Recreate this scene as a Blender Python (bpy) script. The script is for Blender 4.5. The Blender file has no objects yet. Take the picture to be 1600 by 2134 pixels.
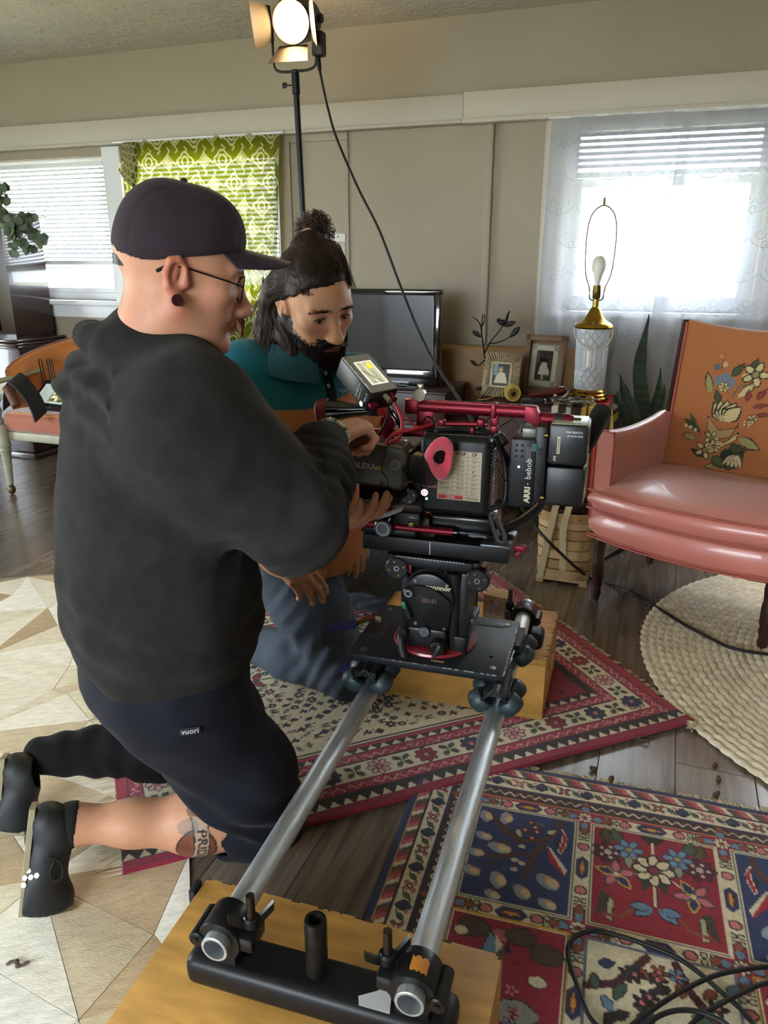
import bpy, bmesh, math, random
import numpy as np
from mathutils import Vector, Matrix, Euler
random.seed(7); RNG = np.random.default_rng(7)
sc = bpy.context.scene
COL = sc.collection
R = math.radians
# ---------------------------------------------------------------- camera, world, exposure
CAMH = 1.25; PITCH = R(18.3); FPX = 1587.0
cd = bpy.data.cameras.new('camera'); cam = bpy.data.objects.new('camera', cd); COL.objects.link(cam)
cd.sensor_fit = 'HORIZONTAL'; cd.sensor_width = 36.0; cd.lens = 36.0*FPX/1600.0
cd.clip_start = 0.02; cd.clip_end = 200
cam.location = (0, 0, CAMH); cam.rotation_euler = (R(90)-PITCH, 0, 0)
sc.camera = cam
w = bpy.data.worlds.new('daylight'); sc.world = w; w.use_nodes = True
bg = w.node_tree.nodes['Background']
bg.inputs[0].default_value = (0.82, 0.92, 1.0, 1); bg.inputs[1].default_value = 14.0
sd = bpy.data.lights.new('sun', 'SUN'); sun = bpy.data.objects.new('sun', sd); COL.objects.link(sun)
sd.energy = 2.0; sd.angle = R(8); sd.color = (1, .95, .86); sun.rotation_euler = (R(38), R(-12), R(150))
sc.view_settings.view_transform = 'Standard'; sc.view_settings.look = 'None'
sc.view_settings.exposure = 0.72; sc.view_settings.gamma = 1.0; sc.view_settings.use_curve_mapping = False
# ---------------------------------------------------------------- places: photo pixel -> metres (a level, a depth or a plane is always given)
cp, sp = math.cos(PITCH), math.sin(PITCH)
def ray(px, py):
    x = (px-800)/FPX; y = (py-1067)/FPX
    return Vector((x, cp-sp*y, -sp-cp*y))
def G(px, py, z=0.0):
    r = ray(px, py); t = (z-CAMH)/r.z; return Vector((r.x*t, r.y*t, z))
def D(px, py, d):
    r = ray(px, py)*d; return Vector((r.x, r.y, r.z+CAMH))
WA = R(20.0); W0 = 4.49
WM = Matrix.Translation((0, W0, 0)) @ Matrix.Rotation(-WA, 4, 'Z')   # wall frame: x along the wall, y into it, z up
RA = R(17.0)
RM = Matrix.Translation((.147, 1.675, 0)) @ Matrix.Rotation(-RA, 4, 'Z')   # camera-dolly frame
RZ = -RA
# ---------------------------------------------------------------- materials
def C(h):
    h = h.lstrip('#'); v = [int(h[i:i+2], 16)/255 for i in (0, 2, 4)]
    return tuple((c/12.92 if c <= .04045 else ((c+.055)/1.055)**2.4) for c in v)
MATS = {}
def mat(name, col='#808080', rough=.6, metal=0, noise=0, nscale=12, bump=0, bscale=150, coat=0, sheen=0,
        trans=0, emit=0, alpha=1, spec=.5, ior=1.45, stretch=None, col2=None, sss=0, attr=False, detail=4, aniso=0, bdist=.002):
    if name in MATS: return MATS[name]
    m = bpy.data.materials.new(name); m.use_nodes = True; MATS[name] = m
    nt = m.node_tree; b = nt.nodes['Principled BSDF']
    c = C(col) if isinstance(col, str) else col
    b.inputs['Base Color'].default_value = (*c, 1)
    b.inputs['Roughness'].default_value = rough; b.inputs['Metallic'].default_value = metal
    b.inputs['Specular IOR Level'].default_value = spec; b.inputs['IOR'].default_value = ior
    b.inputs['Coat Weight'].default_value = coat; b.inputs['Sheen Weight'].default_value = sheen
    b.inputs['Transmission Weight'].default_value = trans; b.inputs['Alpha'].default_value = alpha
    if sss: b.inputs['Subsurface Weight'].default_value = sss; b.inputs['Subsurface Radius'].default_value = (.012, .005, .003); b.inputs['Subsurface Scale'].default_value = .6
    if emit: b.inputs['Emission Color'].default_value = (*c, 1); b.inputs['Emission Strength'].default_value = emit
    tc = nt.nodes.new('ShaderNodeTexCoord'); out = tc.outputs['Object']
    if stretch:
        mp = nt.nodes.new('ShaderNodeMapping'); mp.inputs['Scale'].default_value = stretch
        nt.links.new(out, mp.inputs['Vector']); out = mp.outputs['Vector']
    src = None
    if attr:
        a = nt.nodes.new('ShaderNodeAttribute'); a.attribute_name = 'Col'; src = a.outputs['Color']
    if noise or col2:
        n = nt.nodes.new('ShaderNodeTexNoise'); n.inputs['Scale'].default_value = nscale; n.inputs['Detail'].default_value = detail
        nt.links.new(out, n.inputs['Vector'])
        rp = nt.nodes.new('ShaderNodeValToRGB'); rp.color_ramp.elements[0].position = .3; rp.color_ramp.elements[1].position = .7
        nt.links.new(n.outputs['Fac'], rp.inputs['Fac'])
        if attr:
            rp.color_ramp.elements[0].color = (1-noise,)*3+(1,); rp.color_ramp.elements[1].color = (1+noise,)*3+(1,)
            mx = nt.nodes.new('ShaderNodeMix'); mx.data_type = 'RGBA'; mx.blend_type = 'MULTIPLY'; mx.inputs['Factor'].default_value = 1
            nt.links.new(src, mx.inputs['A']); nt.links.new(rp.outputs['Color'], mx.inputs['B']); src = mx.outputs['Result']
        else:
            c2 = (C(col2) if isinstance(col2, str) else col2) if col2 else tuple(min(1, v*(1+noise)) for v in c)
            c1 = c if col2 else tuple(v*(1-noise) for v in c)
            rp.color_ramp.elements[0].color = (*c1, 1); rp.color_ramp.elements[1].color = (*c2, 1); src = rp.outputs['Color']
    if src: nt.links.new(src, b.inputs['Base Color'])
    if bump:
        n2 = nt.nodes.new('ShaderNodeTexNoise'); n2.inputs['Scale'].default_value = bscale; n2.inputs['Detail'].default_value = 3
        nt.links.new(out, n2.inputs['Vector'])
        bp = nt.nodes.new('ShaderNodeBump'); bp.inputs['Strength'].default_value = bump; bp.inputs['Distance'].default_value = bdist
        nt.links.new(n2.outputs['Fac'], bp.inputs['Height']); nt.links.new(bp.outputs['Normal'], b.inputs['Normal'])
    return m
def sheer(name, col, tw, attr=False, tcol=None, dw=.5):
    """thin cloth: see-through share tw, the rest diffuse and translucent"""
    m = bpy.data.materials.new(name); m.use_nodes = True; MATS[name] = m; nt = m.node_tree; nt.nodes.clear()
    o = nt.nodes.new('ShaderNodeOutputMaterial'); d = nt.nodes.new('ShaderNodeBsdfDiffuse'); t = nt.nodes.new('ShaderNodeBsdfTranslucent'); tr = nt.nodes.new('ShaderNodeBsdfTransparent')
    m1 = nt.nodes.new('ShaderNodeMixShader'); m2 = nt.nodes.new('ShaderNodeMixShader')
    c = C(col); d.inputs[0].default_value = (*c, 1); t.inputs[0].default_value = (*(C(tcol) if tcol else c), 1)
    if attr:
        a = nt.nodes.new('ShaderNodeAttribute'); a.attribute_name = 'Col'
        nt.links.new(a.outputs['Color'], d.inputs[0])
        hs = nt.nodes.new('ShaderNodeHueSaturation'); hs.inputs['Saturation'].default_value = 1.25; hs.inputs['Value'].default_value = 1.25
        nt.links.new(a.outputs['Color'], hs.inputs['Color']); nt.links.new(hs.outputs['Color'], t.inputs[0])
    m1.inputs[0].default_value = dw; nt.links.new(d.outputs[0], m1.inputs[1]); nt.links.new(t.outputs[0], m1.inputs[2])
    m2.inputs[0].default_value = tw; nt.links.new(m1.outputs[0], m2.inputs[1]); nt.links.new(tr.outputs[0], m2.inputs[2])
    nt.links.new(m2.outputs[0], o.inputs[0]); return m
# ---------------------------------------------------------------- objects
def tag(o, label=None, cat=None, group=None, kind=None):
    if label: o['label'] = label
    if cat: o['category'] = cat
    if group: o['group'] = group
    if kind: o['kind'] = kind
    return o
def thing(name, label, cat, loc=(0, 0, 0), rz=0.0, group=None):
    o = bpy.data.objects.new(name, None); COL.objects.link(o); o.empty_display_size = .1
    o.location = loc; o.rotation_euler = (0, 0, rz)
    return tag(o, label, cat, group)
def link(name, me, m=None, parent=None, smooth=35):
    if m is not None and not me.materials: me.materials.append(m)
    if smooth is not None and len(me.polygons):
        me.polygons.foreach_set('use_smooth', np.ones(len(me.polygons), bool))
        if smooth < 180: me.set_sharp_from_angle(angle=R(smooth))
    o = bpy.data.objects.new(name, me); COL.objects.link(o)
    if parent is not None: o.parent = parent
    return o
def root_inv(p):
    while p is not None and p.parent is not None: p = p.parent
    if p is None: return Matrix.Identity(4)
    return (Matrix.Translation(p.location) @ p.rotation_euler.to_matrix().to_4x4()).inverted()
def dup(o, parent, m=None):
    c = o.copy(); COL.objects.link(c); c.parent = parent
    if m is not None: c.matrix_local = m
    return c
def copy_tree(root, loc, rz, label=None):
    r = root.copy(); COL.objects.link(r); r.location = loc; r.rotation_euler = (0, 0, rz)
    if label: r['label'] = label
    for ch in list(root.children):
        c = dup(ch, r)
        for g in list(ch.children): dup(g, c)
    return r
def frame(o, x, y):
    """matrix with origin o, local x along x, local z normal, y roughly along y"""
    x = Vector(x).normalized(); z = x.cross(Vector(y)).normalized(); y = z.cross(x)
    return Matrix.Translation(o) @ Matrix((x, y, z)).transposed().to_4x4()
def along(a, b, up=(0, 0, 1)):
    """matrix at a whose local z runs to b"""
    z = (Vector(b)-Vector(a)).normalized(); u = Vector(up)
    if abs(z.dot(u)) > .98: u = Vector((0, 1, 0))
    x = u.cross(z).normalized(); y = z.cross(x)
    return Matrix.Translation(a) @ Matrix((x, y, z)).transposed().to_4x4()
I4 = Matrix.Identity(4)
T = Matrix.Translation
def RX(d): return Matrix.Rotation(R(d), 4, 'X')
def RY(d): return Matrix.Rotation(R(d), 4, 'Y')
def RZd(d): return Matrix.Rotation(R(d), 4, 'Z')
class MB:
    """collects shapes for ONE mesh"""
    def __init__(s): s.v = []; s.f = []
    def add(s, vs, fs, m=None):
        o = len(s.v)
        s.v += [tuple(m @ Vector(p)) for p in vs] if m is not None else [tuple(p) for p in vs]
        s.f += [tuple(i+o for i in f) for f in fs]; return s
    def box(s, c, d, m=None, bev=0.0, seg=2):
        x, y, z = (k/2 for k in d)
        if not bev:
            vs = [(c[0]+i*x, c[1]+j*y, c[2]+k*z) for i in (-1, 1) for j in (-1, 1) for k in (-1, 1)]
            return s.add(vs, [(0, 1, 3, 2), (4, 6, 7, 5), (0, 4, 5, 1), (2, 3, 7, 6), (0, 2, 6, 4), (1, 5, 7, 3)], m)
        b = bmesh.new(); bmesh.ops.create_cube(b, size=1)
        for v in b.verts: v.co = (v.co.x*d[0], v.co.y*d[1], v.co.z*d[2])
        bmesh.ops.bevel(b, geom=b.edges[:], offset=min(bev, min(d)*.49), segments=seg, profile=.5, affect='EDGES')
        s.addbm(b, (m if m is not None else I4) @ T(c)); return s
    def addbm(s, b, m=None):
        b.verts.index_update(); s.add([v.co.copy() for v in b.verts], [[v.index for v in f.verts] for f in b.faces], m); b.free(); return s
    def lathe(s, prof, m=None, n=24, cap=True, a0=0, a1=360):
        """prof: (r, z) list"""
        full = (a1-a0) >= 360; k = n if full else n+1
        vs = []; fs = []
        for r_, z_ in prof:
            for i in range(k):
                a = R(a0+(a1-a0)*i/n); vs.append((r_*math.cos(a), r_*math.sin(a), z_))
        for j in range(len(prof)-1):
            for i in range(n if full else n):
                i2 = (i+1) % k; fs.append((j*k+i, j*k+i2, (j+1)*k+i2, (j+1)*k+i))
        if cap and full:
            if prof[0][0] > 1e-6: fs.append(tuple(range(k-1, -1, -1)))
            if prof[-1][0] > 1e-6: fs.append(tuple((len(prof)-1)*k+i for i in range(k)))
        return s.add(vs, fs, m)
    def cyl(s, a, b, r0, r1=None, n=16, cap=True, bev=0):
        r1 = r0 if r1 is None else r1; L = (Vector(b)-Vector(a)).length
        pr = [(r0, 0), (r1, L)] if not bev else [(r0-bev, 0), (r0, bev), (r1, L-bev), (r1-bev, L)]
        return s.lathe(pr, along(a, b), n, cap)
    def pipe(s, a, b, ro, ri, n=32):
        L = (Vector(b)-Vector(a)).length
        return s.lathe([(ri, 0), (ro-.001, 0), (ro, .001), (ro, L-.001), (ro-.001, L), (ri, L), (ri, 0)], along(a, b), n, False)
    def tube(s, pts, r, n=8, cap=True, flat=None, up=(0, 0, 1)):
        pts = [Vector(p) for p in pts]; N = len(pts); vs = []; fs = []
        rr = r if hasattr(r, '__len__') else [r]*N
        t = [(pts[min(i+1, N-1)]-pts[max(i-1, 0)]).normalized() for i in range(N)]
        u = Vector(up)
        if abs(t[0].dot(u)) > .95: u = Vector((1, 0, 0))
        x = u.cross(t[0]).normalized()
        for i in range(N):
            x = (x-t[i]*x.dot(t[i])).normalized(); y = t[i].cross(x)
            for k in range(n):
                a = 2*math.pi*k/n
                ca, sa = math.cos(a), math.sin(a)*(flat if flat else 1)
                vs.append(pts[i]+x*ca*rr[i]+y*sa*rr[i])
        for i in range(N-1):
            for k in range(n):
                k2 = (k+1) % n; fs.append((i*n+k, i*n+k2, (i+1)*n+k2, (i+1)*n+k))
        if cap: fs.append(tuple(range(n-1, -1, -1))); fs.append(tuple((N-1)*n+k for k in range(n)))
        return s.add(vs, fs)
    def ell(s, c, r, m=None, n=16, k=10):
        r = r if hasattr(r, '__len__') else (r, r, r)
        pr = [(math.sin(math.pi*i/k), -math.cos(math.pi*i/k)) for i in range(k+1)]
        pr[0] = (1e-5, -1); pr[-1] = (1e-5, 1)
        mm = T(c) @ Matrix.Diagonal((*r, 1))
        return s.lathe(pr, (m @ mm) if m is not None else mm, n, False)
    def prism(s, poly, z0, z1, m=None, bev=0, seg=2):
        n = len(poly)
        if bev:
            b = bmesh.new(); vs = [b.verts.new((p[0], p[1], z0)) for p in poly]; f = b.faces.new(vs); b.normal_update()
            if f.normal.z > 0: f.normal_flip()
            e = bmesh.ops.extrude_face_region(b, geom=[f]); nv = [q for q in e['geom'] if isinstance(q, bmesh.types.BMVert)]
            bmesh.ops.translate(b, vec=(0, 0, z1-z0), verts=nv)
            ed = [q for q in b.edges if abs(q.verts[0].co.z-q.verts[1].co.z) < 1e-6]
            bmesh.ops.bevel(b, geom=ed, offset=bev, segments=seg, profile=.5, affect='EDGES')
            return s.addbm(b, m)
        a = sum(poly[i][0]*poly[(i+1) % n][1]-poly[(i+1) % n][0]*poly[i][1] for i in range(n))
        if a < 0: poly = poly[::-1]
        vs = [(p[0], p[1], z0) for p in poly]+[(p[0], p[1], z1) for p in poly]
        fs = [tuple(range(n-1, -1, -1)), tuple(range(n, 2*n))]+[(i, (i+1) % n, n+(i+1) % n, n+i) for i in range(n)]
        return s.add(vs, fs, m)
    def loft(s, secs, m=None, cap=True, closed=False):
        n = len(secs[0]); vs = [p for q in secs for p in q]; fs = []
        N = len(secs)
        for i in range(N if closed else N-1):
            j = (i+1) % N
            for k in range(n): fs.append((i*n+k, i*n+(k+1) % n, j*n+(k+1) % n, j*n+k))
        if cap and not closed: fs.append(tuple(range(n-1, -1, -1))); fs.append(tuple((N-1)*n+k for k in range(n)))
        return s.add(vs, fs, m)
    def quadgrid(s, P_):
        """P_: rows of points"""
        h, w_ = len(P_), len(P_[0]); vs = [p for r_ in P_ for p in r_]
        return s.add(vs, [(j*w_+i, j*w_+i+1, (j+1)*w_+i+1, (j+1)*w_+i) for j in range(h-1) for i in range(w_-1)])
    def mesh(s, name='m', inv=None):
        me = bpy.data.meshes.new(name)
        me.from_pydata([tuple(inv @ Vector(p)) for p in s.v] if inv is not None else s.v, [], s.f); me.update(); return me
    def build(s, name, m, parent=None, smooth=35, world=False, label=None):
        o = link(name, s.mesh(name, root_inv(parent) if world and parent is not None else None), m, parent, smooth)
        if label: o['label'] = label
        return o
def text(body, size, m4, material, parent, name='lettering', extrude=.0004, align='CENTER', world=False, bold=0.0, shear=0.0, xs=1.0, label=None):
    cu = bpy.data.curves.new('txt', 'FONT'); cu.body = body; cu.size = size; cu.extrude = extrude; cu.align_x = align; cu.align_y = 'CENTER'
    cu.offset = bold; cu.shear = shear; cu.resolution_u = 2
    o = bpy.data.objects.new('txt', cu); me = bpy.data.meshes.new_from_object(o)
    bpy.data.objects.remove(o); bpy.data.curves.remove(cu); me.name = name
    mm = m4 @ Matrix.Diagonal((xs, 1, 1, 1))
    me.transform((root_inv(parent) @ mm) if world else mm)
    me.materials.clear(); ob = link(name, me, material, parent, None)
    if label: ob['label'] = label
    return ob
def nmesh(name, V, Fq, inv=None, col=None):
    """mesh from numpy arrays (quads)"""
    V = np.asarray(V, np.float64)
    if inv is not None:
        a = np.array(inv); V = V @ a[:3, :3].T+a[:3, 3]
    me = bpy.data.meshes.new(name); n = len(Fq)
    me.vertices.add(len(V)); me.vertices.foreach_set('co', V.astype(np.float32).ravel())
    me.loops.add(n*4); me.polygons.add(n)
    me.loops.foreach_set('vertex_index', np.asarray(Fq, np.int32).ravel())
    me.polygons.foreach_set('loop_start', np.arange(0, n*4, 4, dtype=np.int32))
    me.update(calc_edges=True); me.validate()
    if col is not None: setcol(me, col)
    return me
def setcol(me, col):
    a = me.color_attributes.new('Col', 'FLOAT_COLOR', 'POINT')
    c = np.ones((len(me.vertices), 4), np.float32); c[:, :3] = col
    a.data.foreach_set('color', c.ravel())
def gridF(nu, nv):
    i, j = np.meshgrid(np.arange(nu-1), np.arange(nv-1), indexing='ij'); a = (i*nv+j).ravel()
    return np.stack([a, a+nv, a+nv+1, a+1], 1)
def noise2(x, y, s, seed=0):
    """smooth value noise in numpy"""
    r = np.random.default_rng(seed).random((64, 64)); x = np.asarray(x)*s; y = np.asarray(y)*s
    i = np.floor(x).astype(int); j = np.floor(y).astype(int); u = x-i; v = y-j; u = u*u*(3-2*u); v = v*v*(3-2*v)
    g = lambda a, b: r[a % 64, b % 64]
    return (g(i, j)*(1-u)+g(i+1, j)*u)*(1-v)+(g(i, j+1)*(1-u)+g(i+1, j+1)*u)*v
def noise3(p, s, seed=0):
    r = np.random.default_rng(seed).random((32, 32, 32)); q = np.asarray(p)*s; i = np.floor(q).astype(int); u = q-i; u = u*u*(3-2*u)
    o = 0
    for a in (0, 1):
        for b in (0, 1):
            for c in (0, 1):
                wgt = (u[..., 0] if a else 1-u[..., 0])*(u[..., 1] if b else 1-u[..., 1])*(u[..., 2] if c else 1-u[..., 2])
                o = o+wgt*r[(i[..., 0]+a) % 32, (i[..., 1]+b) % 32, (i[..., 2]+c) % 32]
    return o
# ---------------------------------------------------------------- woven / printed colours on a fine grid
class Canvas:
    def __init__(s, w_, h_, step, base):
        s.nu = int(round(w_/step))+1; s.nv = int(round(h_/step))+1; s.w = w_; s.h = h_
        s.U, s.V = np.meshgrid(np.linspace(0, w_, s.nu), np.linspace(0, h_, s.nv), indexing='ij')
        s.c = np.empty((s.nu, s.nv, 3), np.float32); s.c[:] = C(base)
    def box(s, u0, v0, u1, v1):
        a = max(0, int((u0/s.w)*(s.nu-1))-1); b = min(s.nu, int((u1/s.w)*(s.nu-1))+3)
        c = max(0, int((v0/s.h)*(s.nv-1))-1); d = min(s.nv, int((v1/s.h)*(s.nv-1))+3)
        return slice(a, max(a, b)), slice(c, max(c, d))
    def put(s, sl, mask, col): s.c[sl][mask] = C(col) if isinstance(col, str) else col
    def rect(s, u0, v0, u1, v1, col):
        sl = s.box(u0, v0, u1, v1); U, V = s.U[sl], s.V[sl]; s.put(sl, (U >= u0) & (U <= u1) & (V >= v0) & (V <= v1), col)
    def ell(s, u, v, a, b, col, rot=0, ring=None):
        r = max(a, b)+(ring or 0); sl = s.box(u-r, v-r, u+r, v+r); x, y = s.U[sl]-u, s.V[sl]-v
        ca, sa = math.cos(rot), math.sin(rot); d = np.hypot((x*ca+y*sa)/a, (-x*sa+y*ca)/b)
        s.put(sl, (d <= 1) if ring is None else (np.abs(d-1)*min(a, b) < ring), col)
    def line(s, pts, wd, col):
        for (a, b) in zip(pts[:-1], pts[1:]):
            u0, u1 = min(a[0], b[0])-wd, max(a[0], b[0])+wd; v0, v1 = min(a[1], b[1])-wd, max(a[1], b[1])+wd
            sl = s.box(u0, v0, u1, v1); U, V = s.U[sl], s.V[sl]
            if U.size == 0: continue
            dx, dy = b[0]-a[0], b[1]-a[1]; L = dx*dx+dy*dy+1e-12
            t = np.clip(((U-a[0])*dx+(V-a[1])*dy)/L, 0, 1); s.put(sl, np.hypot(U-a[0]-t*dx, V-a[1]-t*dy) < wd/2, col)
    def poly(s, pts, col, edge=None, ew=0):
        us = [p[0] for p in pts]; vs = [p[1] for p in pts]; sl = s.box(min(us), min(vs), max(us), max(vs)); U, V = s.U[sl], s.V[sl]
        if U.size:
            ins = np.zeros(U.shape, bool); n = len(pts)
            for i in range(n):
                (x0, y0), (x1, y1) = pts[i], pts[(i+1) % n]
                if y0 == y1: continue
                ins ^= ((V < y0) != (V < y1)) & (U < (x1-x0)*(V-y0)/(y1-y0)+x0)
            s.put(sl, ins, col)
        if edge: s.line(list(pts)+[pts[0]], ew, edge)
    def flower(s, u, v, r, petal, edge, mid, n=8, rot=0):
        for k in range(n):
            a = rot+2*math.pi*k/n; x, y = u+.6*r*math.cos(a), v+.6*r*math.sin(a)
            s.ell(x, y, r*.46, r*.32, edge, a); s.ell(x, y, r*.36, r*.22, petal, a)
        s.ell(u, v, r*.34, r*.34, edge); s.ell(u, v, r*.24, r*.24, mid)
    def leaf(s, u, v, a, L, wd, col, edge=None):
        p = lambda k, w_: [(u+math.cos(a)*L*t-math.sin(a)*w_*q*k, v+math.sin(a)*L*t+math.cos(a)*w_*q*k) for t, q in ((0, 0), (.2, .7), (.45, 1), (.75, .6), (1, 0))]
        P_ = p(1, wd)+p(-1, wd)[::-1]
        if edge: s.poly([(u+(x-u)*1.08, v+(y-v)*1.08) for x, y in [(q[0]+.0, q[1]) for q in p(1, wd*1.22)+p(-1, wd*1.22)[::-1]]], edge)
        s.poly(P_, col)
    def mesh(s, name, fn, inv=None):
        """fn(U,V) -> x,y,z arrays"""
        x, y, z = fn(s.U, s.V); V = np.stack([x.ravel(), y.ravel(), z.ravel()], 1)
        return nmesh(name, V, gridF(s.nu, s.nv), inv, s.c.reshape(-1, 3))
# ---------------------------------------------------------------- soft bodies: a distance field meshed with surface nets
class Field:
    def __init__(s, lo, hi, h):
        s.lo = np.array(lo, float); s.h = h; s.n = np.ceil((np.array(hi)-s.lo)/h).astype(int)+1
        s.f = np.full(s.n, 1.0, np.float32)
    def loc(s, lo, hi):
        a = np.clip(np.floor((np.array(lo)-s.lo)/s.h).astype(int), 0, s.n); b = np.clip(np.ceil((np.array(hi)-s.lo)/s.h).astype(int)+1, 0, s.n)
        sl = tuple(slice(a[i], max(a[i], b[i])) for i in range(3))
        g = np.stack(np.meshgrid(*[s.lo[i]+s.h*np.arange(a[i], max(a[i], b[i])) for i in range(3)], indexing='ij'), -1).astype(np.float32)
        return sl, g
    def mix(s, sl, d, k, op):
        f = s.f[sl]
        if op == 'add':
            h = np.maximum(k-np.abs(f-d), 0)/k; s.f[sl] = np.minimum(f, d)-h*h*k*.25
        elif op == 'sub':
            d = -d; h = np.maximum(k-np.abs(f-d), 0)/k; s.f[sl] = np.maximum(f, d)+h*h*k*.25
    def cap(s, a, b, r0, r1=None, k=.02, op='add', sq=None):
        a = np.array(a, np.float32); b = np.array(b, np.float32); r1 = r0 if r1 is None else r1; m = max(r0, r1)*(1.6 if sq else 1)+k+s.h*3
        sl, g = s.loc(np.minimum(a, b)-m, np.maximum(a, b)+m)
        if g.size == 0: return s
        ba = b-a; t = np.clip(((g-a)@ba)/max(float(ba@ba), 1e-12), 0, 1); q = g-a-t[..., None]*ba
        if sq is not None:
            ax = np.array(sq[0], np.float32); ax = ax/np.linalg.norm(ax); q = q+((q@ax)*(1/sq[1]-1))[..., None]*ax
        s.mix(sl, np.linalg.norm(q, axis=-1)-(r0+(r1-r0)*t), k, op); return s
    def chain(s, pts, rs, k=.02, op='add', sq=None):
        for i in range(len(pts)-1): s.cap(pts[i], pts[i+1], rs[i], rs[i+1], k, op, sq)
        return s
    def ell(s, c, r, k=.02, M=None, op='add'):
        """ellipsoid; M: 3x3 with the axes as columns"""
        c = np.array(c, np.float32); r = np.array(r, np.float32); m = float(r.max())+k+s.h*3
        sl, g = s.loc(c-m, c+m)
        if g.size == 0: return s
        q = g-c
        if M is not None: q = q@np.array(M, np.float32)
        k0 = np.linalg.norm(q/r, axis=-1); k1 = np.linalg.norm(q/(r*r), axis=-1)+1e-9
        s.mix(sl, np.where(k0 < .05, -r.min(), k0*(k0-1)/k1), k, op); return s
    def warp(s, lo, hi, fn):
        sl, g = s.loc(lo, hi); s.f[sl] += fn(g); return s
    def nets(s):
        f = s.f; n = np.array(f.shape); sg = f < 0
        c = np.zeros(n-1, np.int8); cs = [(a, b, d) for a in (0, 1) for b in (0, 1) for d in (0, 1)]
        for a, b, d in cs: c += sg[a:n[0]-1+a, b:n[1]-1+b, d:n[2]-1+d]
        mk = (c > 0) & (c < 8); ids = np.argwhere(mk); idx = np.full(n-1, -1, np.int64); idx[mk] = np.arange(len(ids))
        acc = np.zeros((len(ids), 3)); cnt = np.zeros(len(ids)); i, j, k = ids.T
        for a in cs:
            for ax in range(3):
                if a[ax]: continue
                b = list(a); b[ax] = 1
                fa = f[i+a[0], j+a[1], k+a[2]]; fb = f[i+b[0], j+b[1], k+b[2]]; cr = (fa < 0) != (fb < 0)
                t = np.where(cr, fa/np.where(cr, fa-fb, 1), 0); p = np.array(a, float)+t[:, None]*np.eye(3)[ax]
                acc[cr] += p[cr]; cnt[cr] += 1
        V = s.lo+s.h*(ids+acc/cnt[:, None]); Q = []
        for ax in range(3):
            o = [x for x in range(3) if x != ax]
            s0 = [slice(1, -1)]*3; s1 = [slice(1, -1)]*3; s0[ax] = slice(0, -1); s1[ax] = slice(1, None)
            A, Bq = sg[tuple(s0)], sg[tuple(s1)]; e = np.argwhere(A != Bq); inside = A[tuple(e.T)]
            e = e+1; e[:, ax] -= 1
            def cell(d0, d1):
                q = e.copy(); q[:, o[0]] += d0; q[:, o[1]] += d1; return idx[q[:, 0], q[:, 1], q[:, 2]]
            quad = np.stack([cell(-1, -1), cell(0, -1), cell(0, 0), cell(-1, 0)], 1)
            fl = inside if ax != 1 else ~inside
            quad[~fl] = quad[~fl][:, ::-1]; Q.append(quad)
        return V, np.concatenate(Q)
    def build(s, name, m, parent, smooth=2, colfn=None, label=None, keep=None):
        V, Q = s.nets()
        if keep is not None:
            ok = keep(V); Q = Q[ok[Q].all(1)]; used = np.zeros(len(V), bool); used[Q.ravel()] = True
            mp = np.cumsum(used)-1; V = V[used]; Q = mp[Q]
        V = relax(V, Q, smooth)
        me = nmesh(name, V, Q, root_inv(parent), None if colfn is None else colfn(V))
        o = link(name, me, m, parent, 180)
        if label: o['label'] = label
        return o
def relax(V, Q, it, w_=.5):
    for _ in range(it):
        a = np.zeros_like(V); n = np.zeros(len(V))
        for x, y in ((0, 1), (1, 2), (2, 3), (3, 0)):
            np.add.at(a, Q[:, x], V[Q[:, y]]); np.add.at(a, Q[:, y], V[Q[:, x]]); np.add.at(n, Q[:, x], 1); np.add.at(n, Q[:, y], 1)
        V = V*(1-w_)+w_*a/np.maximum(n, 1)[:, None]
    return V
def spline(pts, n=8):
    """Catmull-Rom through pts"""
    P_ = [Vector(p) for p in pts]; P_ = [P_[0]*2-P_[1]]+P_+[P_[-1]*2-P_[-2]]; o = []
    for i in range(1, len(P_)-2):
        a, b, c, d = P_[i-1:i+3]
        for k in range(n):
            t = k/n; o.append(.5*((2*b)+(c-a)*t+(2*a-5*b+4*c-d)*t*t+(3*b-a-3*c+d)*t**3))
    o.append(P_[-2]); return o
# ================================================================ THE ROOM
WALLC = mat('wall_paint', '#988d7b', .75, noise=.03, nscale=3, bump=.25, bscale=60)
TRIMC = mat('trim_paint', '#b0a898', .5, noise=.02, nscale=4)
WINC = mat('window_white', '#d9dadb', .4)
CEILC = mat('ceiling_texture', '#c4beb2', .85, noise=.05, nscale=8, bump=.9, bscale=26, bdist=.01)
def struct(o, label=None):
    o['kind'] = 'structure'
    if label: o['label'] = label
    return o
WINV = WM
def wbox(mb, s0, s1, z0, z1, y0, y1, bev=0): return mb.box(((s0+s1)/2, (y0+y1)/2, (z0+z1)/2), (s1-s0, y1-y0, z1-z0), WM, bev)
# back wall around three window openings and an unseen fourth added for its light
mb = MB(); OPEN = [(-2.98, -1.83, 1.0, 1.86), (-1.70, -.64, 1.0, 1.86), (.98, 1.90, 1.0, 1.89), (2.04, 3.0, 1.0, 1.89)]
edges = [-4.6]+[e for o in OPEN for e in o[:2]]+[4.2]
for a, b in zip(edges[0::2], edges[1::2]): wbox(mb, a, b, 0, 2.40, 0, .16)
for a, b, c, d in OPEN: wbox(mb, a, b, 0, c, 0, .16); wbox(mb, a, b, d, 2.40, 0, .16)
struct(mb.build('wall_back', WALLC, smooth=None), 'taupe painted back wall with three windows and one added for light')
mb = MB(); mb.box((-.2, 1.2-W0, 2.45), (9.2, 7.0, .1), WM)
struct(mb.build('ceiling', CEILC, smooth=None), 'low stippled beige ceiling')
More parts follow.
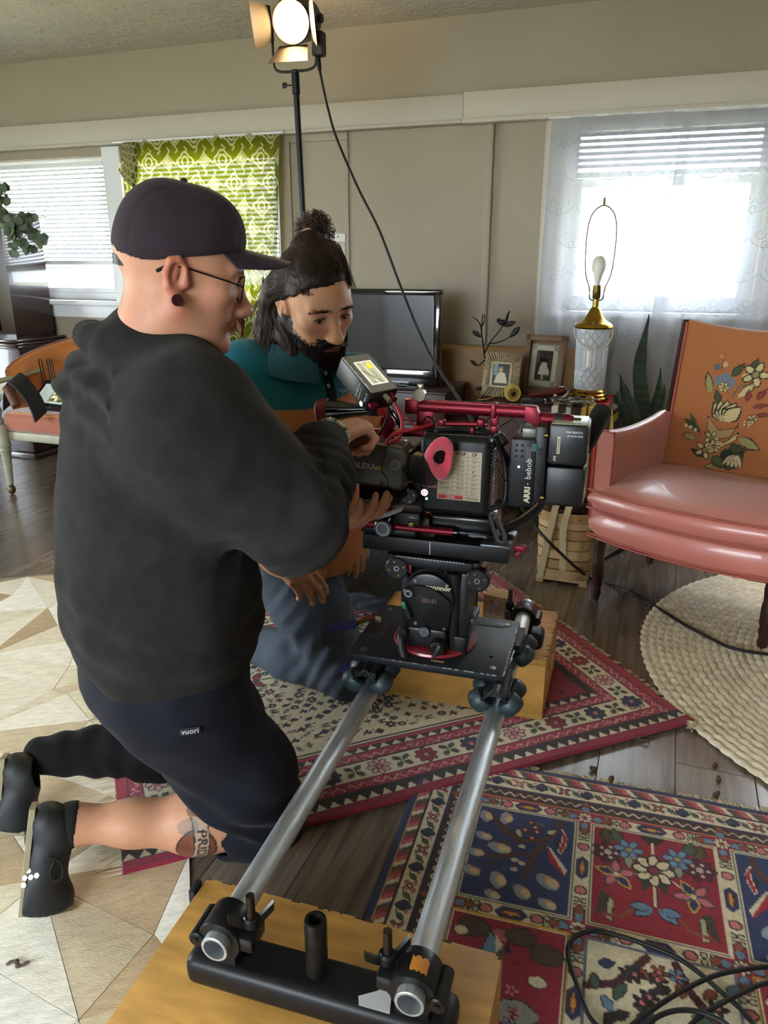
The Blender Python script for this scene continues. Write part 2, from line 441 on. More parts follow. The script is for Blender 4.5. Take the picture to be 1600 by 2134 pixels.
# beam along the wall and its lips
mb = MB(); wbox(mb, -4.6, .445, 1.925, 2.045, -.055, 0, .004); wbox(mb, -4.6, .445, 1.908, 1.925, -.075, 0, .003)
struct(mb.build('trim_1', TRIMC), 'painted beam board over the left windows')
mb = MB(); wbox(mb, .447, 4.2, 1.928, 2.05, -.062, 0, .004); wbox(mb, .447, 4.2, 1.905, 1.928, -.08, 0, .003)
struct(mb.build('trim_2', TRIMC), 'painted beam board over the right window')
mb = MB(); wbox(mb, -.60, -.555, 0, 1.908, -.018, 0, .003); wbox(mb, -.235, -.205, 0, 1.908, -.012, 0, .003); wbox(mb, -.6, -.205, 1.87, 1.908, -.015, 0, .003)
struct(mb.build('trim_3', mat('trim_taupe', '#978c7a', .6)), 'flat door-like panel casing')
mb = MB(); wbox(mb, .56, .60, 0, 1.905, -.03, 0, .004)
struct(mb.build('trim_4', mat('trim_taupe')), 'vertical batten beside the television')
mb = MB(); wbox(mb, .86, .985, .9, 1.905, -.02, 0, .004); wbox(mb, 1.90, 2.02, .9, 1.905, -.02, 0, .004)
struct(mb.build('trim_5', TRIMC), 'right window casing')
mb = MB(); wbox(mb, -4.6, 4.2, 0, .1, -.018, 0, .004)
struct(mb.build('baseboard_back', TRIMC))
# windows
GLASS = bpy.data.materials.new('window_glass'); GLASS.use_nodes = True
_n = GLASS.node_tree; _n.nodes.clear(); _o = _n.nodes.new('ShaderNodeOutputMaterial'); _a = _n.nodes.new('ShaderNodeBsdfTransparent'); _b = _n.nodes.new('ShaderNodeBsdfGlossy'); _m = _n.nodes.new('ShaderNodeMixShader')
_b.inputs['Roughness'].default_value = .02; _m.inputs[0].default_value = .06; _n.links.new(_a.outputs[0], _m.inputs[1]); _n.links.new(_b.outputs[0], _m.inputs[2]); _n.links.new(_m.outputs[0], _o.inputs[0])
def window(i, s0, s1, z0, z1, rail, label, lock=()):
    mb = MB(); f = .045
    for a, b, c, d in ((s0, s0+f, z0, z1), (s1-f, s1, z0, z1), (s0, s1, z1-f, z1), (s0, s1, z0, z0+f)): wbox(mb, a, b, c, d, .05, .12, .004)
    w_ = struct(mb.build('window_%d' % i, WINC), label)
    mb = MB(); wbox(mb, s0+f, s1-f, rail-.022, rail+.022, .055, .105, .004)
    for q in lock: wbox(mb, q-.02, q+.02, rail+.02, rail+.032, .06, .09, .003)
    mb.build('sash_rail', WINC, w_)
    mb = MB()
    for a, b, c, d in ((s0+f, s0+f+.025, z0+f, rail), (s1-f-.025, s1-f, z0+f, rail), (s0+f, s1-f, z0+f, z0+f+.03)): wbox(mb, a, b, c, d, .06, .10, .003)
    mb.build('sash', WINC, w_)
    for c, d in ((z0+f, rail-.022), (rail+.022, z1-f)):
        mb = MB(); wbox(mb, s0+f, s1-f, c, d, .078, .082); mb.build('pane', GLASS, w_, None)
    mb = MB(); wbox(mb, s0-.06, s1+.06, z0-.03, z0, -.06, .06, .006); mb.build('window_sill', WINC, w_)
    mb = MB(); wbox(mb, s0-.05, s1+.05, z0-.11, z0-.03, -.02, .0, .004); mb.build('apron', WINC, w_)
    return w_
window(1, -2.98, -1.83, 1.0, 1.86, 1.215, 'white framed window at the left with open slat blind', (-2.3, -2.05))
window(2, -1.70, -.64, 1.0, 1.86, 1.215, 'white framed window behind the green curtain')
window(3, .98, 1.90, 1.0, 1.89, 1.62, 'white framed window behind the sheer curtains')
window(4, 2.04, 3.0, 1.0, 1.89, 1.62, 'unseen white framed window added farther right for its daylight')  # unseen window, added to light the chair and reflect in the floor
mb = MB(); wbox(mb, -1.83, -1.70, .97, 1.905, -.02, 0, .004); wbox(mb, -1.66, -.6, .9, .97, -.02, 0, .003)
struct(mb.build('trim_6', WINC), 'white mullion post between the left windows')
# blinds
SLATM = sheer('blind_slat', '#b4b8ba', 0.0, dw=.3, tcol='#57544a')
def blind(label, s0, s1, z1, slats, rail_z, tilt, yo=.012, wd=.026, loc=None):
    t = thing('window_blind', label, 'blind', tuple(WM @ Vector(((s0+s1)/2, yo, z1))), -WA); hw = (s1-s0)/2; first = None
    mb = MB(); mb.box((0, 0, -.013), (2*hw, .032, .026), bev=.003); mb.build('head_rail', WINC, t)
    for k, z in enumerate(slats):
        if first is None:
            mb = MB(); n = 6; pts = []
            for x in (-hw, hw):
                pts.append([(x, wd*(q/n-.5), .0022*(1-(2*q/n-1)**2)) for q in range(n+1)])
            mb.quadgrid([[pts[0][q], pts[1][q]] for q in range(n+1)]); mb.add([(p[0], p[1], p[2]-.0006) for p in sum([[pts[0][q], pts[1][q]] for q in range(n+1)], [])], [(2*q+2, 2*q+3, 2*q+1, 2*q) for q in range(n)])
            first = mb.build('slat', SLATM, t); first.location = (0, 0, z-z1); first.rotation_euler = (R(tilt), 0, 0)
        else:
            c = dup(first, t); c.location = (0, 0, z-z1); c.rotation_euler = (R(tilt+random.uniform(-2, 2)), 0, R(random.uniform(-.15, .15)))
    mb = MB(); mb.box((0, 0, rail_z-z1), (2*hw, .026, .026), bev=.004); mb.build('bottom_rail', WINC, t)
    for f in (-.55, .6, .93):
        mb = MB(); mb.cyl((hw*f, -.012, rail_z-z1), (hw*f, -.012, -.02), .0009, n=6); mb.cyl((hw*f, .012, rail_z-z1), (hw*f, .012, -.02), .0009, n=6); mb.build('ladder_cord', WINC, t)
    return t
blind('white slatted blind lowered over most of the left window', -2.93, -1.845, 1.83, [1.79-.0262*i for i in range(21)], 1.235, -20)
blind('white slatted blind glimpsed at the green curtain edge', -1.69, -.66, 1.83, [1.79-.0262*i for i in range(21)], 1.235, -20)
blind('half raised white blind behind the lacy sheers', .99, 1.885, 1.875, [1.835-.0285*i for i in range(6)], 1.652, 38, wd=.034)
# unseen rest of the room; wall openings added and sized to set the daylight
mb = MB(); wbox(mb, -4.6, -4.44, 0, 2.4, -6.6, -4.3); wbox(mb, -4.6, -4.44, 0, 2.4, -2.6, 0); wbox(mb, -4.6, -4.44, 2.1, 2.4, -4.3, -2.6); struct(mb.build('wall_left', WALLC, smooth=None), 'unseen left wall with an opening sized for daylight')
mb = MB(); wbox(mb, 4.04, 4.2, 0, 2.4, -6.6, 0); struct(mb.build('wall_right', WALLC, smooth=None))
mb = MB(); wbox(mb, -4.6, -1.4, 0, 2.4, -6.7, -6.55); wbox(mb, 1.4, 4.2, 0, 2.4, -6.7, -6.55); wbox(mb, -1.4, 1.4, 0, .85, -6.7, -6.55); wbox(mb, -1.4, 1.4, 2.1, 2.4, -6.7, -6.55); struct(mb.build('wall_front', WALLC, smooth=None))
# outside
mb = MB(); mb.box((0, 0, -.35), (60, 60, .1), WM); struct(mb.build('ground', mat('outside_ground', '#b9b48f', .9, noise=.2, nscale=1)), 'sunlit yard outside the windows')
t = thing('garden_fence', 'pale board fence seen faintly through the left window', 'fence', tuple(WM @ Vector((-4.5, 6.5, -.3))), -WA)
fm = mat('fence_wood', '#cdbf9b', .8, noise=.15, nscale=6); mb = MB(); mb.box((0, 0, .6), (.135, .02, 1.2)); b0 = mb.build('board', fm, t)
for k in range(1, 24): dup(b0, t, T((k*.14-1.5, 0, random.uniform(-.02, .02))))
mb = MB(); mb.box((.1, .03, .25), (3.4, .04, .08)); mb.build('rail', fm, t)
# floor and its planks
PL = bpy.data.materials.new('floor_plank'); PL.use_nodes = True
def _plank():
    nt = PL.node_tree; b = nt.nodes['Principled BSDF']; L = nt.links.new
    tc = nt.nodes.new('ShaderNodeTexCoord'); oi = nt.nodes.new('ShaderNodeObjectInfo'); mp = nt.nodes.new('ShaderNodeMapping'); mp.inputs['Scale'].default_value = (30, 1.6, 1)
    va = nt.nodes.new('ShaderNodeVectorMath'); va.operation = 'ADD'; cx = nt.nodes.new('ShaderNodeCombineXYZ'); mu = nt.nodes.new('ShaderNodeMath'); mu.operation = 'MULTIPLY'; mu.inputs[1].default_value = 37
    L(oi.outputs['Random'], mu.inputs[0]); L(mu.outputs[0], cx.inputs[0]); L(mu.outputs[0], cx.inputs[1]); L(tc.outputs['Object'], mp.inputs['Vector']); L(mp.outputs[0], va.inputs[0]); L(cx.outputs[0], va.inputs[1])
    n = nt.nodes.new('ShaderNodeTexNoise'); n.inputs['Scale'].default_value = 1.5; n.inputs['Detail'].default_value = 8; n.inputs['Roughness'].default_value = .65; L(va.outputs[0], n.inputs['Vector'])
    r = nt.nodes.new('ShaderNodeValToRGB'); r.color_ramp.elements[0].position = .3; r.color_ramp.elements[1].position = .75; r.color_ramp.elements[0].color = (*C('#4b4037'), 1); r.color_ramp.elements[1].color = (*C('#857868'), 1)
    L(n.outputs['Fac'], r.inputs['Fac'])
    hs = nt.nodes.new('ShaderNodeHueSaturation'); mr = nt.nodes.new('ShaderNodeMapRange'); mr.inputs['To Min'].default_value = .8; mr.inputs['To Max'].default_value = 1.15
    L(oi.outputs['Random'], mr.inputs['Value']); L(mr.outputs[0], hs.inputs['Value']); L(r.outputs['Color'], hs.inputs['Color']); L(hs.outputs['Color'], b.inputs['Base Color'])
    b.inputs['Roughness'].default_value = .27; b.inputs['Specular IOR Level'].default_value = 1.0; b.inputs['Coat Weight'].default_value = .5; b.inputs['Coat Roughness'].default_value = .2
    bp = nt.nodes.new('ShaderNodeBump'); bp.inputs['Strength'].default_value = .25; bp.inputs['Distance'].default_value = .002; L(n.outputs['Fac'], bp.inputs['Height']); L(bp.outputs[0], b.inputs['Normal'])
_plank()
fl = MB(); fl.box((-.2, 1.2-W0, -.055), (9.2, 7.0, .1), WM)
floor = struct(fl.build('floor', mat('floor_base', '#332b24', .7), smooth=None), 'grey brown wood plank floor')
pw, pl = .19, 1.30
mb = MB(); mb.box((0, 0, -.0035), (pw-.0016, pl-.0016, .007), bev=.0008, seg=1); p0 = None; pm = mb.mesh('plank')
for i in range(-21, 20):
    off = (i*.47) % 1.0*pl
    for j in range(-5, 1):
        y = j*pl+off-.72
        if y-pl/2 > .0 or y+pl/2 < -5.6: continue
        if i < -12 and y < -4.6: continue
        o = link('plank', pm, PL, floor, None if p0 else 30); p0 = o
        o.matrix_local = WM @ T((i*pw+.06, y, 0))
# ================================================================ RUGS
WOOL = mat('rug_wool', rough=.95, attr=True, noise=.14, nscale=120, bump=.8, bscale=420, sheen=.25, spec=.1, bdist=.004)
IV, RD, DK, NV, BR, OL, PK, GR, BL, RU, YE = '#d2c6aa', '#98263a', '#2b2325', '#2c345a', '#4d3d34', '#5a5b43', '#c26f77', '#465848', '#6785a3', '#86472f', '#c8943a'
def tri_band(c, along_u, a0, a1, b0, b1, step, fore, back):
    n = int((a1-a0)/step)
    for k in range(n):
        a = a0+k*step
        P_ = [(a+.1*step, b0), (a+.9*step, b0), (a+.5*step, b1)]
        c.poly(P_ if along_u else [(q, p) for p, q in P_], fore)
def zig(c, along_u, a0, a1, b0, b1, step, col, wd):
    n = int((a1-a0)/step); pts = [(a0+k*step, b0 if k % 2 else b1) for k in range(n+1)]
    c.line(pts if along_u else [(q, p) for p, q in pts], wd, col)
def speck(c, u0, v0, u1, v1, n, cols, r):
    for _ in range(n): c.ell(random.uniform(u0, u1), random.uniform(v0, v1), r, r, random.choice(cols))
def rug_a():
    W, Hh = 1.54, 1.2; c = Canvas(W, Hh, .0031, RD); random.seed(3)
    # long-side borders (v) and fringe-side borders (u)
    def side(flip):
        f = (lambda v: Hh-v) if flip else (lambda v: v)
        def rect(u0, v0, u1, v1, col): a, b = sorted((f(v0), f(v1))); c.rect(u0, a, u1, b, col)
        rect(0, .03, W, .066, DK)
        n = 46
        for k in range(n):
            a = k*W/n; c.poly([(a+.004, f(.034)), (a+W/n-.004, f(.034)), (a+W/n/2, f(.054))], IV)
    side(False); side(True)
    x0, x1, y0, y1 = .03, W-.03, .066, Hh-.066
    def ringb(i, d, col):
        c.rect(x0+i, y0+i, x1-i, y1-i, col)
    ringb(0, 0, DK); ringb(.004, 0, '#98303f'); zz = '#c58f92'
    for (yy, fl) in ((y0+.018, 1), (y1-.018, 1)): zig(c, True, x0, x1, yy-.008, yy+.008, .016, zz, .0035); speck(c, x0, yy-.012, x1, yy+.012, 240, [zz, '#5d1624'], .0025)
    for xx in (x0+.018, x1-.018): zig(c, False, y0, y1, xx-.008, xx+.008, .016, zz, .0035); speck(c, xx-.012, y0, xx+.012, y1, 180, [zz, '#5d1624'], .0025)
    ringb(.034, 0, DK); ringb(.038, 0, IV)
    # flower band
    bw = .066; m = .038+bw/2
    def blooms(n, pos):
        for k in range(n):
            u, v = pos((k+.5)/n)
            if k % 2 == 0:
                q = (k//2) % 3; pc = [NV, '#d09a97', '#8e1f31'][q]
                c.flower(u, v, .031, pc, DK, PK, 8)
            else:
                for a in range(4):
                    t = math.pi/4+a*math.pi/2; c.ell(u+.017*math.cos(t), v+.017*math.sin(t), .012, .009, BR if a % 2 else GR, t)
                for a in range(4):
                    t = a*math.pi/2; c.ell(u+.010*math.cos(t), v+.010*math.sin(t), .005, .003, IV, t)
                for a in range(4):
                    t = math.pi/4+a*math.pi/2; c.line([(u, v), (u+.03*math.cos(t), v+.03*math.sin(t))], .0028, DK)
    blooms(21, lambda t: (x0+.04+t*(x1-x0-.08), y0+m)); blooms(21, lambda t: (x0+.04+t*(x1-x0-.08), y1-m))
    blooms(15, lambda t: (x0+m, y0+.05+t*(y1-y0-.1))); blooms(15, lambda t: (x1-m, y0+.05+t*(y1-y0-.1)))
    j = .038+bw
    c.rect(x0+j, y0+j, x1-j, y1-j, DK); c.rect(x0+j+.004, y0+j+.004, x1-j-.004, y1-j-.004, '#98303f')
    for yy in (y0+j+.018, y1-j-.018): zig(c, True, x0+j, x1-j, yy-.008, yy+.008, .016, zz, .0035); speck(c, x0+j, yy-.012, x1-j, yy+.012, 200, [zz, '#5d1624'], .0025)
    for xx in (x0+j+.018, x1-j-.018): zig(c, False, y0+j, y1-j, xx-.008, xx+.008, .016, zz, .0035); speck(c, xx-.012, y0+j, xx+.012, y1-j, 150, [zz, '#5d1624'], .0025)
    j += .036
    c.rect(x0+j, y0+j, x1-j, y1-j, DK); a0, a1, b0, b1 = x0+j, x1-j, y0+j, y1-j
    n = 34
    for k in range(n):
        a = a0+k*(a1-a0)/n; d = (a1-a0)/n
        c.poly([(a+.004, b0+.004), (a+d-.004, b0+.004), (a+d/2, b0+.022)], IV); c.poly([(a+.004, b1-.004), (a+d-.004, b1-.004), (a+d/2, b1-.022)], IV)
    j += .028; a0, a1, b0, b1 = x0+j, x1-j, y0+j, y1-j
    c.rect(a0, b0, a1, b1, '#8b1e33')
    # red field motifs
    for _ in range(150):
        u, v = random.uniform(a0+.01, a1-.01), random.uniform(b0+.01, b1-.01)
        if random.random() < .5: c.flower(u, v, .011, random.choice([IV, DK, NV, PK]), DK, RD, 5)
        else:
            t = random.uniform(0, 3); c.line([(u, v), (u+.03*math.cos(t), v+.03*math.sin(t))], .004, DK); [c.leaf(u+.008*k*math.cos(t), v+.008*k*math.sin(t), t+s_*1.0, .013, .003, random.choice([DK, NV])) for k in range(4) for s_ in (-1, 1)]
    # stepped ivory medallion
    cu, cv = W/2-.03, Hh/2; hu, hv = .54, .345
    def med(k, col):
        pts = []; N = 26
        for q in range(N):
            t0 = q/N; pts.append((cu+(hu+k)*(1-t0*t0*.98), cv+(hv+k)*min(1, t0*1.9)))
        P_ = pts+[(2*cu-x, y) for x, y in pts[::-1]]; P_ += [(x, 2*cv-y) for x, y in P_[::-1]]; c.poly(P_, col)
    hull = lambda k: [(cu-hu-k, cv-.06), (cu-hu-k, cv+.06), (cu-hu*.62, cv+hv+k), (cu+hu*.62, cv+hv+k), (cu+hu+k, cv+.06), (cu+hu+k, cv-.06), (cu+hu*.62, cv-hv-k), (cu-hu*.62, cv-hv-k)]
    c.poly(hull(.028), '#a8334a'); c.poly(hull(.016), DK); c.poly(hull(.011), IV); c.poly(hull(.004), DK); c.poly(hull(0), IV)
    def inside(u, v, g=.02):
        x, y = abs(u-cu), abs(v-cv); return y < hv-g and x < hu-g and (x < hu*.62-g or y < .06+(hv-.06)*(hu-x)/(hu*.38)-g)
    pts = []
    while len(pts) < 5200:
        pts.append((random.uniform(cu-hu, cu+hu), random.uniform(cv-hv, cv+hv)))
    kept = []
    for u, v in pts:
        if not inside(u, v) or any((u-a)**2+(v-b)**2 < .0262**2 for a, b in kept): continue
        kept.append((u, v)); k = random.randrange(8); q = random.choice([DK, NV, BR, OL, GR, '#6b2a31', '#3d5563', DK])
        if k == 0: c.flower(u, v, .017, q, DK, IV, 6)
        elif k == 1: c.ell(u, v, .013, .011, DK); c.ell(u, v, .009, .0075, q); c.ell(u, v, .003, .003, IV)
        elif k == 2: t = random.uniform(0, 3); c.leaf(u-.012*math.cos(t), v-.012*math.sin(t), t, .028, .006, q, DK)
        elif k == 3: c.line([(u-.012, v-.007), (u+.012, v-.007), (u-.012, v), (u+.012, v+.007), (u-.01, v+.008)], .0042, DK)
        elif k == 4: c.poly([(u-.014, v), (u, v-.011), (u+.014, v), (u, v+.011)], q, DK, .003)
        elif k == 5: c.rect(u-.011, v-.004, u+.011, v+.004, q); c.rect(u-.004, v-.011, u+.004, v+.011, q)
        elif k == 6:
            t = random.uniform(0, 6); c.line([(u-.014*math.cos(t), v-.014*math.sin(t)), (u+.014*math.cos(t), v+.014*math.sin(t))], .003, DK)
            for d in (-.008, 0, .008):
                for s_ in (-1, 1): c.line([(u+d*math.cos(t), v+d*math.sin(t)), (u+d*math.cos(t)+.008*math.cos(t+s_), v+d*math.sin(t)+.008*math.sin(t+s_))], .003, DK)
        else: c.poly([(u-.013, v-.008), (u-.004, v-.002), (u+.006, v-.01), (u+.013, v), (u+.004, v+.004), (u+.004, v+.012), (u-.006, v+.004)], q, DK, .0025)
        if random.random() < .5: c.ell(u+.019, v+.008, .0035, .0035, random.choice([DK, RD, BR]))
    # vine through the middle
    vine = [(cu-.45+.9*t, cv+.02+.05*math.sin(t*9)) for t in np.linspace(0, 1, 40)]; c.line(vine, .006, DK)
    for k in range(1, 40, 5):
        for s_ in (-1, 1): c.leaf(*vine[k], s_*1.1+.3*math.sin(k), .05, .012, [OL, GR, '#7a2432', BR][k % 4], DK)
    # corner emblem at the right
    for (eu, ev) in ((W-.33, .345), (W-.33, Hh-.345), (.33, .345), (.33, Hh-.345)):
        for sx in (-1, 1):
            for sy in (-1, 1):
                u, v = eu+sx*.028, ev+sy*.026; c.ell(u, v, .03, .024, DK); c.ell(u, v, .026, .020, IV); c.ell(u, v, .019, .014, DK); c.ell(u, v, .014, .010, '#8b1e33'); c.ell(u+.004, v, .005, .004, IV)
        c.line([(eu-.05, ev-.01), (eu, ev), (eu+.05, ev+.01)], .012, IV); c.line([(eu-.05, ev-.01), (eu, ev), (eu+.05, ev+.01)], .004, DK)
    # red roll of the selvedge
    for v0, v1 in ((0, .03), (Hh-.03, Hh)): c.rect(0, v0, W, v1, '#862038')
    fn = lambda U, V: (U, V+0*.01, .010+.004*noise2(U, V, 9, 5)+np.where((V < .028) | (V > Hh-.028), .004, 0)-np.where((V < .003) | (V > Hh-.003) | (U < .003) | (U > W-.003), .009, 0))
    a = R(21.5); rot = -R(0)
    t = thing('persian_rug', 'red and ivory patterned rug under the dolly track with cream fringe', 'rug', (-.555, 1.292, .003), a)
    link('woven_field', c.mesh('woven_field', fn), WOOL, t, 60)
    mb = MB(); mb.box((W/2, Hh/2, .003), (W-.006, Hh-.006, .006)); mb.build('backing', mat('rug_backing', '#4a2a2c', .95), t)
    fr = mat('fringe_cotton', '#c3b799', .95, noise=.12, nscale=40)
    for x, s_, L0 in ((0, -1, .05), (W, 1, .022)):
        mb = MB()
        for k in range(170):
            v = random.uniform(.0, Hh); L = L0*random.uniform(.6, 1.25); dv = random.uniform(-.012, .012)
            mb.tube([(x-s_*.004, v, .008), (x+s_*L*.5, v+dv*.4, .006), (x+s_*L, v+dv, .0035)], [.0022, .002, .0012], 5)
        tag(mb.build('fringe', fr, t), kind='stuff')
    return t
rug_a()
def rug_b():
    W, Hh = 1.75, 1.30; c = Canvas(W, Hh, .0029, RD); random.seed(11); TAN = '#b9875b'
    # borders: u = from the left edge, v = from the far edge
    for i, col in ((0, NV), (.018, TAN), (.0205, '#5c2a35'), (.046, DK), (.05, IV), (.092, NV), (.096, '#41292b'), (.128, TAN), (.131, RD)):
        c.rect(i, i, W-i, Hh-i, col)
    # barber stripes
    cols = ['#b85a66', IV, '#4a4d43', '#8e3743']
    for k in range(130):
        a = k*.0135; q = cols[k % 4]
        c.poly([(a, .0215), (a+.0125, .0215), (a+.03, .045), (a+.0175, .045)], q)
        if a > .02 and a < Hh-.04: c.poly([(.0215, a+.0175), (.0215, a+.03), (.045, a+.0125), (.045, a)], q)
    def vine(n, pos, wv):
        pts = [pos(k/(n*6), .011*math.sin(k*math.pi/3)) for k in range(n*6+1)]; c.line(pts, .004, OL)
        for k in range(n):
            u, v = pos((k+.5)/n, 0); q = [NV, '#a14452', NV, PK][k % 4]
            if k % 2: c.flower(u, v, .0165, q, DK, IV, 4, .78)
            else: [c.ell(u+dx, v+dy, .0095, .0085, DK) for dx, dy in ((-.008, 0), (.008, 0), (0, -.008), (0, .006))]; [c.ell(u+dx, v+dy, .0065, .006, q) for dx, dy in ((-.008, 0), (.008, 0), (0, -.008))]
            u, v = pos(k/n, 0); c.leaf(u-.008, v-.008, .8, .024, .006, GR, DK); c.ell(u+.01, v-.012, .005, .004, PK)
    vine(30, lambda t, d: (.06+t*(W-.12), .071+d), 1); vine(22, lambda t, d: (.071+d, .06+t*(Hh-.12)), 1)
    zig(c, True, .1, W-.1, .106, .118, .012, IV, .003); zig(c, False, .1, Hh-.1, .106, .118, .012, IV, .003)
    # lattice of cream bars with lozenges between panels
    us = [(.172, .392), (.432, .686), (.728, .95), (.99, 1.24)]; vs = [(.172, .452), (.498, .775), (.82, 1.1)]
    def loz(u, v, hor, L):
        e = (lambda a, b: (u+a, v+b)) if hor else (lambda a, b: (u+b, v+a))
        rr = (lambda a0, b0, a1, b1, col: c.rect(*(e(a0, b0)+e(a1, b1)), col))
        rr(-L*.36, -.014, L*.36, .014, IV)
        for s_ in (-1, 1):
            for dx in (-.009, .009):
                for dy in (-.008, .008): x, y = e(s_*L*.36+dx, dy); c.ell(x, y, .0085, .008, DK); c.ell(x, y, .0055, .005, '#a6a58a')
            x, y = e(s_*L*.23, 0); c.ell(x, y, .014, .0125, DK); c.ell(x, y, .0105, .009, PK)
        c.poly([e(-.034, 0), e(-.02, -.014), e(.02, -.014), e(.034, 0), e(.02, .014), e(-.02, .014)], NV); c.poly([e(-.026, 0), e(0, -.009), e(.026, 0), e(0, .009)], '#6d2434'); c.poly([e(-.021, 0), e(0, -.005), e(.021, 0), e(0, .005)], YE)
    uc = [(a+b)/2 for a, b in us]; vc = [(a+b)/2 for a, b in vs]
    ug = [.151]+[(us[i][1]+us[i+1][0])/2 for i in range(3)]+[1.26]; vg = [.151]+[(vs[i][1]+vs[i+1][0])/2 for i in range(2)]+[1.12]
    for gv in vg:
        for (a, b) in us: loz((a+b)/2, gv, True, b-a)
    for gu in ug:
        for (a, b) in vs: loz(gu, (a+b)/2, False, b-a)
    for gu in ug:
        for gv in vg:
            for k in range(4):
                t = k*math.pi/2
                c.leaf(gu+.016*math.cos(t), gv+.016*math.sin(t), t, .03, .009, BL, DK); c.leaf(gu+.034*math.cos(t), gv+.034*math.sin(t), t, .024, .009, RU, DK)
            c.flower(gu, gv, .017, IV, DK, RD, 8)
    def panel(i, j, base, fr=IV):
        (a, b), (p, q) = us[i], vs[j]; c.rect(a-.008, p-.008, b+.008, q+.008, fr); c.rect(a-.0045, p-.0045, b+.0045, q+.0045, GR); c.rect(a-.002, p-.002, b+.002, q+.002, IV); c.rect(a+.001, p+.001, b-.001, q-.001, base)
        return a, p, b-a, q-p
    def tree(i, j, mir):
        a, p, w_, h_ = panel(i, j, '#2a3560'); X = (lambda x: a+w_*(1-x)) if mir else (lambda x: a+w_*x); Y = lambda y: p+h_*y
        L = lambda *q: [(X(x), Y(y)) for x, y in q]
        TR = '#54301d'
        for pts, wd in ((((.84, .02), (.84, .12), (.72, .28), (.5, .33), (.28, .25), (.15, .1)), .012), (((.72, .3), (.62, .5), (.55, .72)), .011), (((.66, .42), (.4, .52), (.1, .6)), .009), (((.5, .33), (.3, .4), (.1, .42)), .006), (((.3, .25), (.3, .12)), .006), (((.6, .55), (.7, .75)), .005), (((.35, .53), (.2, .68)), .006)): c.line(L(*pts), wd, TR)
        for x, y, r_, t in ((.07, .12, .02, 1.2), (.28, .1, .021, 1.6), (.1, .36, .02, .3), (.28, .46, .026, .2), (.06, .56, .02, .1), (.06, .76, .021, .4), (.32, .8, .024, 1.2), (.56, .87, .022, .9), (.78, .72, .027, .6), (.8, .93, .02, .5), (.3, .95, .018, .4)):
            u, v = X(x), Y(y)
            if mir: t = math.pi-t
            c.ell(u, v, r_*1.12, r_*.72, '#3a2540', t); c.ell(u, v, r_, r_*.6, '#8995a8', t); c.ell(u+r_*.3, v-r_*.1, r_*.72, r_*.45, '#b98d7f', t); c.ell(u+r_*.42, v+r_*.05, r_*.55, r_*.38, '#cdb98f', t)
        for x, y in ((.55, .1), (.62, .2), (.5, .2), (.58, .28), (.6, .15)): c.ell(X(x), Y(y), .009, .008, DK); c.ell(X(x), Y(y), .006, .005, '#a82a3c'); c.ell(X(x), Y(y), .0025, .0025, IV)
        c.leaf(X(.57), Y(.1), .1, .03, .006, GR); c.leaf(X(.42), Y(.2), 1.2, .03, .006, '#b6a878'); c.leaf(X(.72), Y(.2), -.6, .026, .006, '#b9bb9c')
        c.poly(L((.87, .12), (.93, .22), (.92, .3), (.88, .4), (.85, .38), (.88, .25)), '#a52036', IV, .002); c.poly(L((.85, .2), (.86, .3), (.84, .36), (.81, .27)), DK)
        c.poly(L((.74, .36), (.95, .58), (.93, .63), (.78, .5)), '#a52036'); c.poly(L((.74, .34), (.78, .36), (.95, .56), (.94, .62)), IV)
        for x, y in ((.5, .4), (.52, .58), (.46, .66), (.45, .56)): c.ell(X(x), Y(y), .008, .006, '#c9b5a0')
    def garden(i, j, base='#8c1f33'):
        a, p, w_, h_ = panel(i, j, base); X = lambda x: a+w_*x; Y = lambda y: p+h_*y; L = lambda *q: [(X(x), Y(y)) for x, y in q]
        c.poly(L((.38, 0), (.62, 0), (.55, .08), (.5, .12), (.45, .08)), '#2f2a22'); c.line(L((.5, .08), (.5, .32)), .008, DK); c.line(L((.5, .08), (.5, .32)), .004, IV)
        c.line(L((.5, .42), (.5, .72)), .009, DK); c.line(L((.5, .42), (.5, .72)), .005, IV)
        for s_ in (-1, 1):
            c.poly(L((.5+s_*.02, .48), (.5+s_*.1, .44), (.5+s_*.1, .6), (.5+s_*.05, .56)), '#39392f')
            c.leaf(X(.5+s_*.02), Y(.74), math.pi/2-s_*.9, .045, .012, BL, DK); c.leaf(X(.5+s_*.04), Y(.74), math.pi/2-s_*1.4, .04, .011, BL, DK)
            u, v = X(.5+s_*.37), Y(.27); c.leaf(u, v-.03, -math.pi/2+.2*s_, .045, .012, '#4f4a2a', DK); c.flower(u, v, .034, '#571c2b', DK, '#b9a6a0', 7)
            for k in range(5): c.ell(u+.017*math.cos(k*1.26), v+.017*math.sin(k*1.26), .004, .004, '#c9aaaa')
            u, v = X(.5+s_*.2), Y(.2); c.leaf(u+s_*.02, v-.015, -1.57+s_*.3, .045, .013, GR, DK); c.leaf(u, v+.02, 1.57, .035, .009, '#8f967a', DK); c.flower(u, v, .031, '#6f8eae', '#2b3a5a', '#9c8f5a', 6)
            u, v = X(.5+s_*.3), Y(.52+.03*s_)
            c.line([(X(.5+s_*.1), Y(.42)), (u, v)], .004, IV)
            for k, q in enumerate((PK, '#25305a', PK, '#25305a', PK)):
                t = k*1.256+.4*s_; c.leaf(u, v, t, .046, .013, '#c2a14e' if k % 2 else '#46414a'); c.leaf(u+.006*math.cos(t), v+.006*math.sin(t), t, .034, .009, q)
            c.ell(u, v, .006, .006, IV)
            c.poly(L((.5+s_*.34, .72), (.5+s_*.42, .68), (.5+s_*.46, .93), (.5+s_*.40, .88)), '#3b3a30'); c.poly(L((.5+s_*.32, .76), (.5+s_*.36, .72), (.5+s_*.38, .93), (.5+s_*.33, .95)), '#a3a584', DK, .002)
